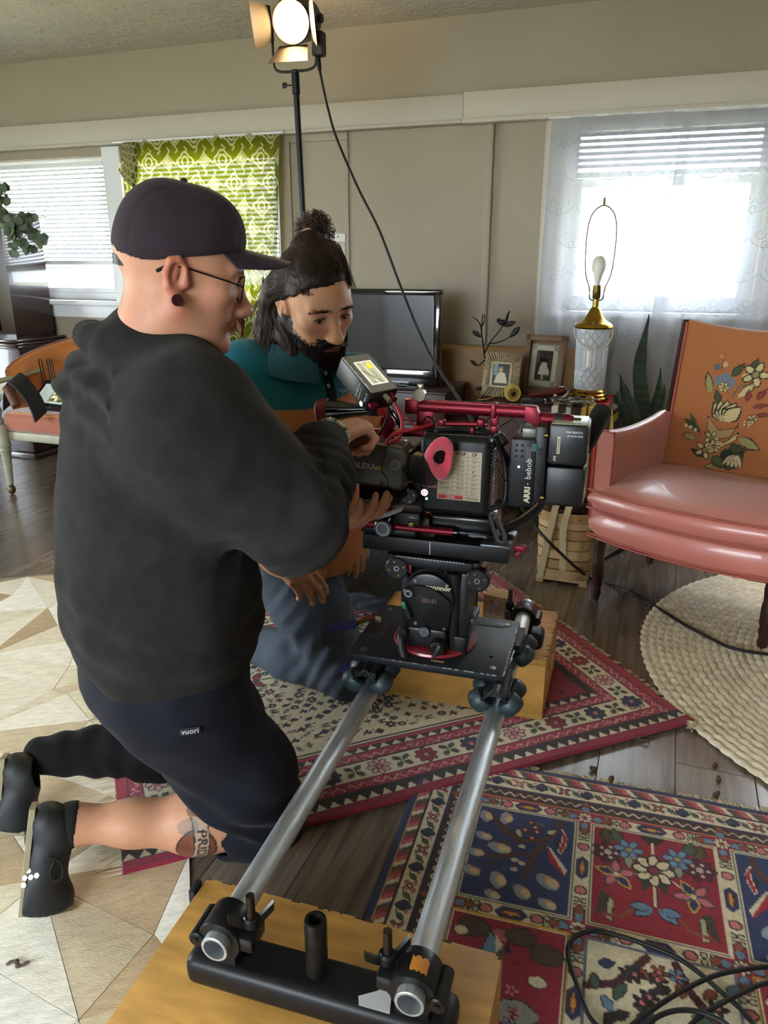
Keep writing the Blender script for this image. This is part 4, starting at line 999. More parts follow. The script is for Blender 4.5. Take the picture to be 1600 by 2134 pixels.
def picture_frame(label, p, rz, lean, w_, h_, ow, oh, kind):
    t = thing('picture_frame', label, 'picture frame', tuple(p), rz); Lm = RX(-lean)
    if kind == 0:
        m = mat('gilt_frame', '#9c8f71', .45, .3, noise=.15, nscale=20); mb = MB()
        for a, b, c_, d in ((-ow/2+.02, 0, .04, oh), (ow/2-.02, 0, .04, oh), (0, 1, ow, .04), (0, -1, ow, .04)):
            mb.box((a, .004, oh/2+b*(oh/2-.02)), (c_, .008, d), Lm)
        for a, b, c_, d in ((-w_/2-.006, 0, .012, h_+.024), (w_/2+.006, 0, .012, h_+.024), (0, 1, w_+.024, .012), (0, -1, w_+.024, .012)): mb.box((a, -.004, oh/2+b*(h_/2+.006)), (c_, .012, d), Lm, .002)
        mb.build('moulding', m, t); r_ = MB()
        N = 56
        for k in range(N):
            a = 2*math.pi*(k+.3*(random.random()-.5))/N; ca, sa = math.cos(a), math.sin(a)
            si = min((w_/2+.014)/max(abs(ca), 1e-4), (h_/2+.014)/max(abs(sa), 1e-4)); so = min((ow/2)/max(abs(ca), 1e-4), (oh/2)/max(abs(sa), 1e-4))*(1+.02*random.random())
            q = [Lm @ Vector((ca*s_, -.008-.006*math.sin(math.pi*(s_-si)/(so-si)), oh/2+sa*s_)) for s_ in np.linspace(si, so, 5)]
            r_.tube(q, [.0022, .0032, .0036, .0036, .003], 6)
        r_.build('sunburst_rib', m, t)
    else:
        m = mat('frame_oak', '#5c4129', .5, noise=.25, nscale=8, stretch=(1, 1, 6)); mb = MB()
        for a, b, c_, d in ((-ow/2+.015, 0, .03, oh), (ow/2-.015, 0, .03, oh), (0, 1, ow, .03), (0, -1, ow, .03)): mb.box((a, 0, oh/2+b*(oh/2-.015)), (c_, .035, d), Lm, .004)
        mb.build('moulding', m, t)
        mb = MB(); mb.box((0, .006, oh/2), (ow-.05, .006, oh-.05), Lm); mb.build('mat_board', mat('mat_brown', '#6a4c30', .7), t)
        mb = MB(); mw, mh = w_+.05, h_+.055
        for a, b, c_, d in ((-mw/2+.0125, 0, .025, mh), (mw/2-.0125, 0, .025, mh), (0, 1, mw, .0275), (0, -1, mw, .0275)): mb.box((a, -.002, oh/2+b*(mh/2-.013)), (c_, .008, d), Lm, .002)
        inner = mb.build('inner_frame', mat('silver_sage', '#8f8d78', .5, .2), t); r_ = MB()
        for k in range(44):
            f = k/44*2*(mw+mh); x, z = (f-mw/2, mh/2) if f < mw else ((mw/2, mh/2-(f-mw)) if f < mw+mh else ((mw/2-(f-mw-mh), -mh/2) if f < 2*mw+mh else (-mw/2, -mh/2+(f-2*mw-mh))))
            r_.lathe([(.0035, -.0015), (.0065, -.0015), (.0065, .0015), (.0035, .0015), (.0035, -.0015)], Lm @ T((x, -.004, oh/2+z)) @ RX(90), 8, False)
        r_.build('loop_edging', MATS['silver_sage'], inner)
    c = photo_canvas(w_, h_, kind); me = c.mesh('photo', lambda U, V: (U-w_/2, 0*U-(.007 if kind else .006), oh/2-h_/2+V)); me.transform(Lm); link('photo', me, mat('photo_print', rough=.25, attr=True), t, None)
    mb = MB(); mb.box((0, .045, oh*.3), (.05, .006, oh*.62), T((0, .02, 0)) @ RX(14)); mb.build('easel_leg', WOODR, t)
picture_frame('cream sunburst photo frame with a baby picture', WM @ Vector((.775, -.44, .60)), -WA-R(6), 12, .085, .105, .185, .215, 0)
picture_frame('brown wooden frame with a picture of a seated child', WM @ Vector((.965, -.35, .60)), -WA-R(14), 10, .085, .145, .215, .30, 1)
def branch_ornament():
    p = WM @ Vector((.66, -.24, .60)); t = thing('branch_ornament', 'black metal branch sculpture with leaves and a small bird', 'ornament', tuple(p), -WA); m = mat('black_iron', '#17130f', .5, .4)
    q = lambda px, py: root_inv(t) @ (lambda r: Vector((0, 0, CAMH))+r*((Vector((WM @ Vector((0, -.24, 0)))).dot(WM.col[1].xyz))/r.dot(WM.col[1].xyz)))(ray(px, py))
    mb = MB(); mb.lathe([(.05, 0), (.05, .006), (.012, .012), (.001, .012)], None, 20); mb.tube(spline([(0, 0, .01), q(1012, 770), q(1008, 728), q(1003, 690), q(1006, 655)], 5), [.006-.003*k/20 for k in range(21)], 7)
    mb.build('trunk', m, t)
    for a in ([(1010, 735), (1020, 715), (1040, 690), (1050, 672), (1060, 650)], [(1018, 716), (1040, 713), (1060, 703), (1072, 690)], [(1004, 690), (998, 672), (985, 660)], [(1004, 680), (1010, 668), (1009, 655)], [(1010, 750), (995, 762), (980, 752)]): mb = MB(); P_ = spline([q(*k) for k in a], 5); mb.tube(P_, [.004-.002*k/len(P_) for k in range(len(P_))], 6); mb.build('branch', m, t)
    lf = MB(); lf.loft([[(0.5*w_*math.cos(b), .12*w_*math.sin(b), z) for b in [2*math.pi*k/8 for k in range(8)]] for z, w_ in ((0, .05), (.25, .32), (.55, .42), (.8, .28), (1, .03))]); lm = lf.mesh('leaf'); lm.materials.append(m)
    for a, b, L in (((1048, 680), (1076, 670), .07), ((1062, 703), (1080, 684), .075), ((1003, 703), (985, 690), .06), ((995, 763), (980, 750), .05)):
        o = link('leaf', lm, None, t, 60); o.matrix_local = along(q(*a), q(*b), (0, 1, 0)) @ Matrix.Scale(L*1.0, 4)
    mb = MB(); mb.ell(q(1047, 672), (.022, .014, .015), None); mb.ell(q(1039, 668), .011); mb.tube([q(1054, 670), q(1058, 655), q(1062, 648)], [.009, .006, .003], 6); mb.cyl(q(1036, 668), q(1033, 669), .003, .0005, 6); mb.build('bird', m, t)
branch_ornament()
t = thing('twine_spool', 'spool of pale yellow twine lying in front of the frames', 'twine', tuple(WM @ Vector((.855, -.52, .637))), -WA+R(20)); m = mat('twine', '#b59b55', .9, noise=.2, nscale=30, bump=.8, bscale=200)
mb = MB()
for k in range(9): pts = [((.034-.004*abs(k-4)/4+.0015*math.sin(3*a+k))*math.cos(a), -.04+k*.0095+.003*math.sin(2*a+k), (.036-.004*abs(k-4)/4)*math.sin(a)) for a in np.linspace(0, 2*math.pi, 25)]; mb.tube(pts, .006, 6, False)
mb.build('winding', m, t)
mb = MB(); mb.lathe([(.013, 0), (.026, 0), (.026, .085), (.013, .085), (.013, 0)], T((0, .042, 0)) @ RX(90), 20, False); mb.build('core', mat('twine_core', '#8c7438', .9), t)
mb = MB(); pts = spline([(-.02, -.05, .03), (-.06, -.06, .01), (-.12, -.05, -.02), (-.17, -.03, -.03)], 6); mb.tube(pts, .0015, 5); mb.build('loose_end', m, t)
t = thing('wooden_maraca', 'shiny red brown turned wooden handle lying on the lamp table', 'handle', tuple(WM @ Vector((1.0, -.50, .627))), -WA+R(25))
mb = MB(); mb.lathe([(.001, 0), (.009, .002), (.013, .02), (.011, .05), (.012, .075), (.02, .10), (.026, .14), (.024, .17), (.012, .186), (.001, .19)], T((-.07, 0, 0)) @ RY(82), 20); mb.build('body', mat('red_lacquer', '#5a1712', .2, coat=.6), t)
t = thing('braided_cord', 'dark braided cord coiled on the lamp table', 'cord', tuple(WM @ Vector((.965, -.58, .60))), -WA)
for s_ in (0, 1): mb = MB(); pts = [((.045+.006*math.cos(9*a+s_*math.pi))*math.cos(a), (.03+.006*math.cos(9*a+s_*math.pi))*math.sin(a), .012+.007*math.sin(9*a+s_*math.pi)) for a in np.linspace(0, 2*math.pi, 90)]; mb.tube(pts, .006, 6, False); mb.build('strand', mat('dark_leather', '#1d1a18', .5), t)
t = thing('silver_jewellery', 'tangled heap of silver chain jewellery before the crystal lamp', 'jewellery', tuple(WM @ Vector((1.135, -.535, .600))), -WA); m = mat('silver', '#9a958a', .25, 1); random.seed(9)
for k in range(5):
    mb = MB(); pts = spline([(random.uniform(-.11, .11), random.uniform(-.05, .05), .008+random.random()*.02) for _ in range(9)], 10); mb.tube(pts, .0028, 5); mb.build('chain', m, t)
lm = MB(); lm.loft([[(.5*w_*math.cos(b), .14*w_*math.sin(b)+.08*math.sin(z*3), z) for b in [2*math.pi*k/6 for k in range(6)]] for z, w_ in ((0, .06), (.3, .4), (.6, .45), (1, .03))]); lm = lm.mesh('pendant'); lm.materials.append(m)
for k in range(34):
    o = link('pendant', lm, None, t, 50); p = Vector((random.uniform(-.12, .12), random.uniform(-.05, .05), .012+random.random()*.02)); o.matrix_local = along(p, p+Vector((random.uniform(-1, 1), random.uniform(-1, 1), random.uniform(-.3, .4)))) @ Matrix.Scale(random.uniform(.02, .04), 4)
mb = MB(); mb.box((.03, -.0, .026), (.03, .018, .024), bev=.003); mb.build('clasp', mat('dark_metal', '#3a352c', .4, .8), t)
t = thing('wall_holder', 'small clear plastic holder fixed to the wall beside the bun', 'holder', tuple(WM @ Vector((-.27, -.013, 1.20))), -WA)
mb = MB(); mb.box((0, .005, .1), (.098, .008, .20), bev=.002); mb.build('back_plate', mat('frosted_plastic', '#a39a8c', .3), t)
mb = MB(); mb.box((0, -.002, .17), (.09, .004, .04)); mb.build('card', mat('white_card', '#c9c6bb', .6), t)
mb = MB(); mb.cyl((.0, -.006, .175), (.0, -.002, .175), .004, n=10); mb.build('screw', mat('dark_metal'), t)
# ================================================================ CORAL CHAIR
def coral_chair():
    o = G(1240, 1248); ang = -R(42); t = thing('upholstered_chair', 'coral pink upholstered chair with needlepoint flower back and dark legs', 'chair', (o.x, o.y, 0), ang)
    CO = mat('coral_vinyl', '#bd6e60', .40, spec=.9, sheen=.35, coat=.3, noise=.05, nscale=6, bump=.12, bscale=220); PI = mat('coral_piping', '#a24f43', .45); W = .64; cx = .305
    # seat cushion: bowed front, crowned top
    def outline(g, n=12):
        f = [(cx+(W/2+.035+g)*math.sin(q), -.03-g+.0-.055*math.cos(q*1.0)+.055) for q in np.linspace(-1.45, 1.45, n)]
        return f
    def slab(z0, z1, x0, x1, y0, y1, bow, crown, r_):
        secs = []
        nx = 15
        for a in np.linspace(0, 1, nx):
            x = x0+(x1-x0)*a; b = bow*(1-(2*a-1)**2); cr = crown*(1-(2*a-1)**4)
            e = min(1, min(a, 1-a)*nx*.8+.35); f0 = y0-b
            pr = [(f0+r_, z0), (f0+.004, z0+r_*.8), (f0, (z0+z1)/2), (f0+.002, z1-r_), (f0+r_, z1-.002), (f0+.12, z1+cr*.7), ((y0+y1)/2, z1+cr), (y1-.05, z1+cr*.5), (y1, z1-r_), (y1, z0+r_), (y1-r_, z0)]
            zc = (z0+z1)/2; secs.append([(x, p[0], zc+(p[1]-zc)*(e if a in (0, 1) else 1)) for p in pr])
        return secs
    mb = MB(); mb.loft(slab(.365, .445, -.055, .67, -.03, .52, .06, .035, .018)); c_ = mb.build('seat_cushion', CO, t, 60)
    for z in (.443, .372):
        mb = MB(); pts = [(-.055+.725*a, -.03-.06*(1-(2*a-1)**2)-.001, z) for a in np.linspace(0, 1, 20)]; mb.tube(pts, .0042, 6); mb.build('piping', PI, c_)
    mb = MB(); mb.loft(slab(.255, .36, -.05, .665, -.015, .52, .06, 0, .01)); a_ = mb.build('apron', CO, t, 60)
    for z in (.258, .268):
        mb = MB(); mb.tube([(-.05+.715*a, -.016-.06*(1-(2*a-1)**2), z) for a in np.linspace(0, 1, 24)], .0036, 6); mb.build('welt', PI, a_)
    # arms
    for s_, ax in ((-1, -.022), (1, .632)):
        mb = MB(); secs = []
        for y in np.linspace(.03, .53, 9):
            k = (y-.03)/.5; top = .655-.02*math.sin(k*3)+.012*k; w_ = .036-.006*k; ly = s_*(.012*(1-k))
            secs.append([(ax+ly-w_, y, .30), (ax+ly-w_, y, top-.03), (ax+ly-w_*.7, y, top-.006), (ax+ly, y, top), (ax+ly+w_*.7, y, top-.006), (ax+ly+w_, y, top-.03), (ax+ly+w_, y, .30)])
        mb.loft(secs); a2 = mb.build('arm', CO, t, 60)
        mb = MB(); q = secs[0]; mb.tube(spline([Vector(p)+Vector((0, -.002, 0)) for p in q], 3), .0036, 6); mb.build('piping', PI, a2)
    # back: wooden posts, upholstered panel with needlepoint
    WD = mat('walnut_leg', '#2b1510', .35, noise=.3, nscale=10, stretch=(1, 1, 5)); lean = lambda z: .53+.16*(z-.45)
    for x in (-.012, .622): mb = MB(); mb.tube([(x, lean(z), z) for z in (.25, .45, .7, 1.02)], [.022, .022, .02, .018], 4); mb.build('back_post', WD, t)
    c = Canvas(.60, .60, .0035, '#a06238'); random.seed(2); X = lambda px: (px-1432)/170*.33; Y = lambda py: .60-(py-668)/292*.60+.0
    LF, CR, GN, BD = '#8d8a56', '#b9a877', '#3f4a33', '#2b2520'
    bl = lambda px, py: (X(px), Y(py))
    def lf(px, py, a, L, w_, col, e=BD): u, v = bl(px, py); c.leaf(u, v, a, L, w_, col, e)
    for px, py, a, L, w_, col in ((1507, 800, 1.9, .09, .014, LF), (1530, 820, 2.0, .07, .012, GN), (1540, 760, 1.0, .07, .013, GN), (1560, 755, .2, .06, .012, CR), (1573, 745, 1.2, .06, .01, GN), (1500, 880, 2.6, .08, .013, GN), (1495, 895, 3.0, .06, .012, LF), (1575, 880, -.4, .09, .02, LF), (1565, 890, -1.0, .09, .022, GN), (1520, 930, 2.8, .07, .012, BD), (1545, 945, 3.3, .05, .01, LF), (1555, 945, .2, .05, .01, GN), (1530, 925, -.6, .07, .02, '#4a5a35'), (1555, 905, -1.2, .06, .022, '#24382f'), (1490, 870, 2.2, .06, .008, GN), (1560, 800, .9, .1, .014, CR), (1595, 800, 1.0, .06, .01, '#7c3630'), (1580, 805, 1.6, .05, .01, '#7c3630'), (1590, 815, .3, .06, .008, '#7c3630'), (1600, 830, .2, .05, .008, '#7c3630')): lf(px, py, a, L, w_, col)
    for px, py, a in ((1543, 850, 2.2), (1543, 850, 1.9), (1543, 850, 1.57), (1543, 850, 1.2), (1543, 850, .9)): lf(px, py, a, .085, .026, CR)
    c.poly([bl(1510, 845), bl(1535, 870), bl(1570, 860), bl(1572, 850), bl(1560, 880), bl(1530, 890), bl(1512, 870)], '#9c8458', BD, .003); c.poly([bl(1508, 878), bl(1550, 895), bl(1575, 868), bl(1572, 885), bl(1545, 905), bl(1520, 900)], CR, BD, .003)
    c.poly([bl(1505, 768), bl(1530, 752), bl(1552, 768), bl(1545, 785), bl(1515, 780)], '#64707b'); c.ell(*bl(1509, 745), .013, .013, '#50606b'); c.ell(*bl(1524, 737), .01, .01, '#b29a70'); c.ell(*bl(1514, 723), .005, .005, '#b9913c'); c.line([bl(1520, 750), bl(1517, 735), bl(1520, 728)], .003, BD)
    for px, py, r_, n in ((1585, 750, .05, 5), (1530, 782, .022, 6), (1515, 915, .04, 5), (1532, 905, .026, 7), (1525, 888, .03, 5), (1595, 838, .02, 5), (1588, 848, .016, 5)): c.flower(*bl(px, py), r_, CR, BD, '#8a7a44', n)
    for k in range(5): lf(1572+k*2, 915, -2.2+.25*k, .06, .008, '#c4b28a')
    c.line([bl(1575, 912), bl(1595, 905), bl(1592, 895)], .005, BD); c.line([bl(1549, 800), bl(1560, 775), bl(1580, 770), bl(1590, 780)], .0035, GN); c.line([bl(1469, 868), bl(1480, 862), bl(1500, 885)], .003, BD)
    for px, py in ((1468, 872), (1478, 874), (1489, 877)): c.ell(*bl(px, py), .006, .007, '#c9c0a4')
    def bf(U, V):
        a = U/.60; z = .445+V+.0; top = .03*(1-(2*a-1)**2); z = .445+V*(.575-top+.0)/.60+.0; y = lean(z)-.032-.018*np.sin(np.pi*a)*np.sin(np.pi*np.clip(V/.6, 0, 1)); return U+.005, y, z
    b_ = link('needlepoint_panel', c.mesh('needlepoint_panel', bf), mat('needlepoint', rough=.9, attr=True, noise=.06, nscale=200, bump=.5, bscale=500), t, 180)
    mb = MB(); secs = []
    for a in np.linspace(0, 1, 13): top = 1.02-.03*(1-(2*a-1)**2); secs.append([(.005+.6*a, lean(.44)-.03, .44), (.005+.6*a, lean(top)-.03, top-.004), (.005+.6*a, lean(top)-.008, top+.006), (.005+.6*a, lean(top)+.02, top-.004), (.005+.6*a, lean(.44)+.015, .44)])
    mb.loft(secs); mb.build('back_shell', mat('back_cloth', '#a8683f', .9, bump=.5, bscale=300, sheen=.5), t, 60)
    for x in (.004, .606): mb = MB(); mb.tube([(x, lean(z)-.034, z) for z in np.linspace(.44, 1.015, 8)], .0055, 6); mb.build('piping', PI, b_)
    # legs and turned stretchers
    for x, y in ((0, 0), (.61, 0), (0, .5), (.61, .5)):
        mb = MB(); mb.lathe([(.019, .26), (.022, .22), (.018, .18), (.022, .16), (.022, .10), (.017, .085), (.021, .07), (.015, .045), (.019, .03), (.013, 0), (.001, 0)][::-1], T((x, y, 0)), 14); mb.build('leg', WD, t)
    pr = [(.008, 0), (.010, .06), (.013, .10), (.013, .14), (.019, .145), (.02, .165), (.012, .17), (.022, .187), (.022, .2), (.012, .218), (.019, .225), (.017, .25), (.010, .28), (.018, .36), (.02, .375), (.012, .385), (.017, .42), (.011, .5)]
    mb = MB(); mb.lathe(pr, along((.05, .24, .155), (.6, .24, .155)), 12); mb.build('stretcher', WD, t)
    for x in (0, .61): mb = MB(); mb.lathe([(.009, 0), (.014, .1), (.018, .25), (.014, .4), (.009, .5)], along((x, 0, .15), (x, .5, .15)), 10); mb.build('side_stretcher', WD, t)
coral_chair()
# ================================================================ SNAKE PLANT, BASKET, CONES
def snake_plant():
    p = Vector((1.245, 3.56, 0)); t = thing('snake_plant', 'snake plant with tall banded green leaves between lamp table and coral chair', 'plant', tuple(p))
    mb = MB(); mb.lathe([(.001, 0), (.11, 0), (.14, .22), (.145, .30), (.135, .30), (.125, .26), (.001, .26)], None, 28); mb.build('pot', mat('clay_pot', '#6e5a4c', .8, noise=.1), t)
    mb = MB(); mb.lathe([(.128, .268), (.001, .272)], None, 20); mb.build('soil', mat('soil', '#241b14', 1), t)
    gm = mat('snake_leaf', '#26382a', .45, noise=.5, nscale=3, stretch=(1, 1, 16)); d = 3.62; inv = T(p).inverted()
    for k, (b, m_, tp, w_) in enumerate((((1340, 850), (1333, 760), (1353, 655), .036), ((1310, 860), (1300, 820), (1292, 780), .022), ((1300, 860), (1287, 840), (1287, 815), .02), ((1360, 860), (1372, 815), (1377, 765), .02), ((1372, 860), (1382, 825), (1384, 800), .014), ((1352, 860), (1350, 845), (1348, 822), .014), ((1402, 860), (1408, 800), (1413, 745), .026), ((1325, 865), (1315, 835), (1302, 800), .018))):
        dd = d+random.uniform(-.05, .05); P_ = spline([Vector((p.x+random.uniform(-.05, .05), p.y+random.uniform(-.04, .04), .26)), D(*b, dd), D(*m_, dd), D(*tp, dd)], 5); mb = MB(); n = len(P_); secs = []
        for i, q in enumerate(P_):
            f = i/(n-1); w2 = w_*(.55+.45*math.sin(math.pi*min(1, f*1.15)))*(1 if f < .75 else max(.02, (1-f)/.25)**.7); qq = inv @ q
            secs.append([qq+Vector((-w2, 0, 0)), qq+Vector((-w2*.4, .01, 0)), qq+Vector((0, .014, 0)), qq+Vector((w2*.4, .01, 0)), qq+Vector((w2, 0, 0)), qq+Vector((0, .006, 0))])
        mb.loft(secs); mb.build('leaf', gm, t, 60)
snake_plant()
def basket():
    c = Vector((.745, 2.92, 0)); t = thing('splint_basket', 'pale woven splint basket with straps full of pine cones', 'basket', tuple(c), -R(20)); w_, d_, hh = .205, .17, .30
    bm_ = [mat('splint_%d' % k, q, .7, noise=.15, nscale=9, stretch=(1, 1, .3)) for k, q in enumerate(('#b39468', '#a78759', '#c0a578'))]
    def ringp(z, g=0, n=28):
        k = 1+.10*(z/hh); out = []
        for i in range(n):
            a = 2*math.pi*i/n; ca, sa = math.cos(a), math.sin(a); e = 4 if z < .2 else 3
            r_ = (abs(ca)**e+abs(sa)**e)**(-1/e); out.append(((w_/2*k+g)*r_*ca, (d_/2*k+g)*r_*sa, z))
        return out
    rows = [.025+.043*i for i in range(6)]
    for i, z in enumerate(rows):
        mb = MB(); n = 28; A = ringp(z, 0), ringp(z+.038, 0); g = lambda k: .0025*((k+i) % 2)
        P1 = [Vector(p)+Vector((p[0], p[1], 0)).normalized()*g(k) for k, p in enumerate(A[0])]; P2 = [Vector(p)+Vector((p[0], p[1], 0)).normalized()*g(k) for k, p in enumerate(A[1])]
        I1 = [p-Vector((p.x, p.y, 0)).normalized()*.003 for p in P1]; I2 = [p-Vector((p.x, p.y, 0)).normalized()*.003 for p in P2]
        mb.loft([P1, P2, I2, I1], closed=True, cap=False); mb.build('splint_band', bm_[i % 3], t, 40)
    mb = MB(); A, B_ = ringp(.265, .004), ringp(.305, .005); A2, B2 = ringp(.265, -.002), ringp(.305, -.001); mb.loft([A, B_, B2, A2], closed=True, cap=False); rm = mb.build('rim_band', bm_[1], t, 40)
    for k in range(12):
        p = Vector(ringp(.285, .006)[(k*2+1) % 28]); mb = MB(); mb.ell(p, .0035, None, 8, 6); mb.build('rivet', mat('copper', '#6e4526', .4, .8), rm)
    mb = MB(); mb.box((0, 0, .02), (w_*.98, d_*.98, .012)); mb.build('bottom', bm_[0], t)
    for sx in (-1, 1):
        for sy in (-1, 1): mb = MB(); mb.box((sx*w_*.42, sy*d_*.40, .0075), (.03, .03, .015), bev=.002); mb.build('foot', bm_[0], t)
    stp = mat('web_strap', '#bdb08d', .9, bump=.3, bscale=300)
    for x, tw in ((-.055, -.03), (-.005, .01)):
        mb = MB(); P_ = spline([(x+.02, -.02, .35), (x+.02, -.06, .36), (x+.01, -d_/2-.012, .31), (x, -d_/2-.014, .24), (x+tw*.6, -d_/2-.006, .12), (x+tw, -d_/2+.002, .018)], 6)
        mb.loft([[p+Vector((-.013, -.001, 0)), p+Vector((.013, -.001, 0)), p+Vector((.013, .002, 0)), p+Vector((-.013, .002, 0))] for p in P_]); mb.build('strap', stp, t, 50)
    cone = MB(); cone.ell((0, 0, 0), (.018, .018, .028), None, 8, 6)
    for i in range(7):
        for k in range(8):
            a = k*math.pi/4+i*.4; z = -.024+.008*i; r_ = .019*math.sqrt(max(.05, 1-(z/.03)**2)); ca, sa = math.cos(a), math.sin(a); tx, ty = -sa*.007, ca*.007
            cone.add([(r_*ca-tx, r_*sa-ty, z), (r_*ca+tx, r_*sa+ty, z), ((r_+.011)*ca, (r_+.011)*sa, z+.006), (r_*ca, r_*sa, z+.006)], [(0, 1, 2), (1, 3, 2), (3, 0, 2)])
    cm = cone.mesh('pine_cone'); cm.materials.append(mat('cone_brown', '#3a281a', .8, noise=.3, nscale=60)); random.seed(8)
    for k in range(13):
        a = k*2.4; r_ = .018*math.sqrt(k); o = link('pine_cone', cm, None, None, 60)
        z = .29 if k < 9 else .325
        o.matrix_world = T(c) @ RZd(-20) @ T((r_*math.cos(a)+.015, r_*math.sin(a)*.8, z)) @ Euler((random.uniform(0, 3), random.uniform(0, 3), random.uniform(0, 3))).to_matrix().to_4x4() @ Matrix.Scale(random.uniform(.95, 1.25), 4)
        tag(o, 'brown pine cone heaped in the splint basket', 'pine cone', 'pine cones in the splint basket')
basket()
# ================================================================ VANITY CHAIR AT THE LEFT
def vanity_chair():
    o = Vector((-2.09, 4.10, 0)); t = thing('tub_chair', 'cream framed tub chair with orange velvet tufted back by the left window', 'chair', tuple(o), -R(20)); CR = mat('cream_paint', '#8f8b76', .5, noise=.15, nscale=15); OR = mat('orange_velvet', '#b06a28', .7, noise=.2, nscale=7, sheen=.6); W = .60
    RU_ = mat('rust_velvet', '#8c4a30', .75, noise=.12, nscale=6, sheen=.4)
    for x, y in ((0, 0), (W, 0), (.06, .48), (W-.06, .48)):
        mb = MB(); mb.lathe([(.014, .06), (.017, .08), (.024, .2), (.03, .25), (.034, .255), (.028, .268), (.034, .28), (.03, .30), (.032, .34), (.032, .40), (.001, .40)], T((x, y, 0)), 14); l_ = mb.build('leg', CR, t)
        mb = MB(); mb.ell((x, y, .028), (.022, .022, .028)); mb.cyl((x, y, .05), (x, y, .065), .012, n=10); mb.build('caster', mat('caster_brass', '#5c4c34', .4, .7), l_)
    mb = MB(); mb.box((W/2, .24, .335), (W-.04, .46, .05), bev=.01); mb.build('seat_rail', CR, t)
    mb = MB(); mb.box((W/2, .235, .41), (W-.02, .47, .10), bev=.025, seg=4); s_ = mb.build('seat_cushion', RU_, t)
    mb = MB(); mb.box((W/2, .235, .455), (W-.05, .44, .03), bev=.013, seg=3); mb.build('cushion_top', OR, s_)
    # curved tufted back
    rows = []
    for j in range(13):
        z = .42+j*.034; row = []
        for i in range(37):
            a = math.pi*(i/36); f = math.sin(a); zt = .42+(z-.42)*(.62+.38*f**.7)
            u = i/36*9; tuft = .022*abs(math.sin(u*math.pi+(j//4)*math.pi/2))*abs(math.sin(j/4*math.pi+.001)) if 0 < j < 12 else 0
            x = W/2-(W/2-.03+.015*j/12-tuft)*math.cos(a); y = .10+(.42+.05*j/12-tuft)*f; row.append((x, y, zt))
        rows.append(row)
    mb = MB(); mb.quadgrid(rows); out = [[(W/2+(p[0]-W/2)*1.13, .10+(p[1]-.10)*1.13+.0, p[2]) for p in r_] for r_ in rows]; mb.quadgrid([r_[::-1] for r_ in out])
    mb.quadgrid([rows[-1], [((a[0]+b[0])/2, (a[1]+b[1])/2, a[2]+.018) for a, b in zip(rows[-1], out[-1])], out[-1]]); mb.build('tufted_back', OR, t, 70)
    mb = MB(); mb.tube([((a[0]+b[0])/2, (a[1]+b[1])/2, a[2]+.012) for a, b in zip(rows[-1], out[-1])], .008, 7); mb.build('back_welt', RU_, t)
    for x, d in ((-.01, 0), (W+.01, 0)):
        mb = MB(); P_ = spline([(x, -.06, .60), (x, .02, .625), (x+(.03 if x < 0 else -.03), .16, .64), (x+(.05 if x < 0 else -.05), .3, .66)], 6); mb.tube(P_, .024, 8, flat=.6); mb.build('armrest', CR, t)
        mb = MB(); mb.lathe([(.02, .40), (.024, .42), (.014, .44), (.022, .47), (.014, .50), (.024, .53), (.018, .56), (.02, .61)], T((x, 0, 0)), 12); mb.build('arm_spindle', CR, t)
    # field monitor in a harness lying on the seat
    p = o+Matrix.Rotation(-R(20), 3, 'Z') @ Vector((.26, .15, .475)); t = thing('field_monitor', 'black shoulder monitor rig with lit screen lying on the tub chair', 'monitor', tuple(p), -R(20)); M4 = T((0, 0, .07)) @ RZd(-8) @ RX(40)
    mb = MB(); mb.box((.0, 0, 0), (.28, .19, .03), M4, .008); mb.build('housing', BLKP, t)
    c = Canvas(.22, .13, .008, '#8f9a94'); c.rect(.10, .01, .21, .12, '#5b5a3c'); random.seed(4); [c.ell(random.uniform(.11, .2), random.uniform(.02, .11), .012, .01, random.choice(['#a8a06a', '#2c2a1c', '#c9c49c'])) for _ in range(14)]; [c.line([(.01+.016*k, .0), (.01+.016*k, .13)], .004, '#6f7a76') for k in range(6)]
    me = c.mesh('screen', lambda U, V: (U-.11, V-.065, 0*U+.0165)); me.transform(M4); em = mat('monitor_picture', rough=.2, attr=True); link('screen', me, em, t, None)
    em.node_tree.links.new(em.node_tree.nodes['Attribute'].outputs['Color'], em.node_tree.nodes['Principled BSDF'].inputs['Emission Color']); em.node_tree.nodes['Principled BSDF'].inputs['Emission Strength'].default_value = .8
    mb = MB(); P_ = spline([(-.21, -.13, .02), (-.22, -.10, .10), (-.17, -.11, .17), (-.08, -.13, .13), (0, -.15, .05), (.03, -.16, -.02)], 6); mb.loft([[q+Vector((0, -.045, -.02)), q+Vector((0, .045, .02)), q+Vector((.006, .045, .028)), q+Vector((.006, -.045, -.012))] for q in P_]); mb.build('shoulder_strap', mat('black_webbing', '#131215', .8), t, 60)
    mb = MB(); mb.cyl((-.20, -.13, .13), (-.13, -.15, .03), .026, n=16, bev=.005); mb.build('hand_grip', mat('brown_leather', '#5a3524', .6), t)
    for k in range(5): mb = MB(); a = Vector((-.12+k*.018+(.02 if k > 1 else 0), .05, .10)); mb.cyl(a, a+Vector((-.07, .06, .15)), .0035, n=6); mb.build('antenna', BLKP, t)
vanity_chair()
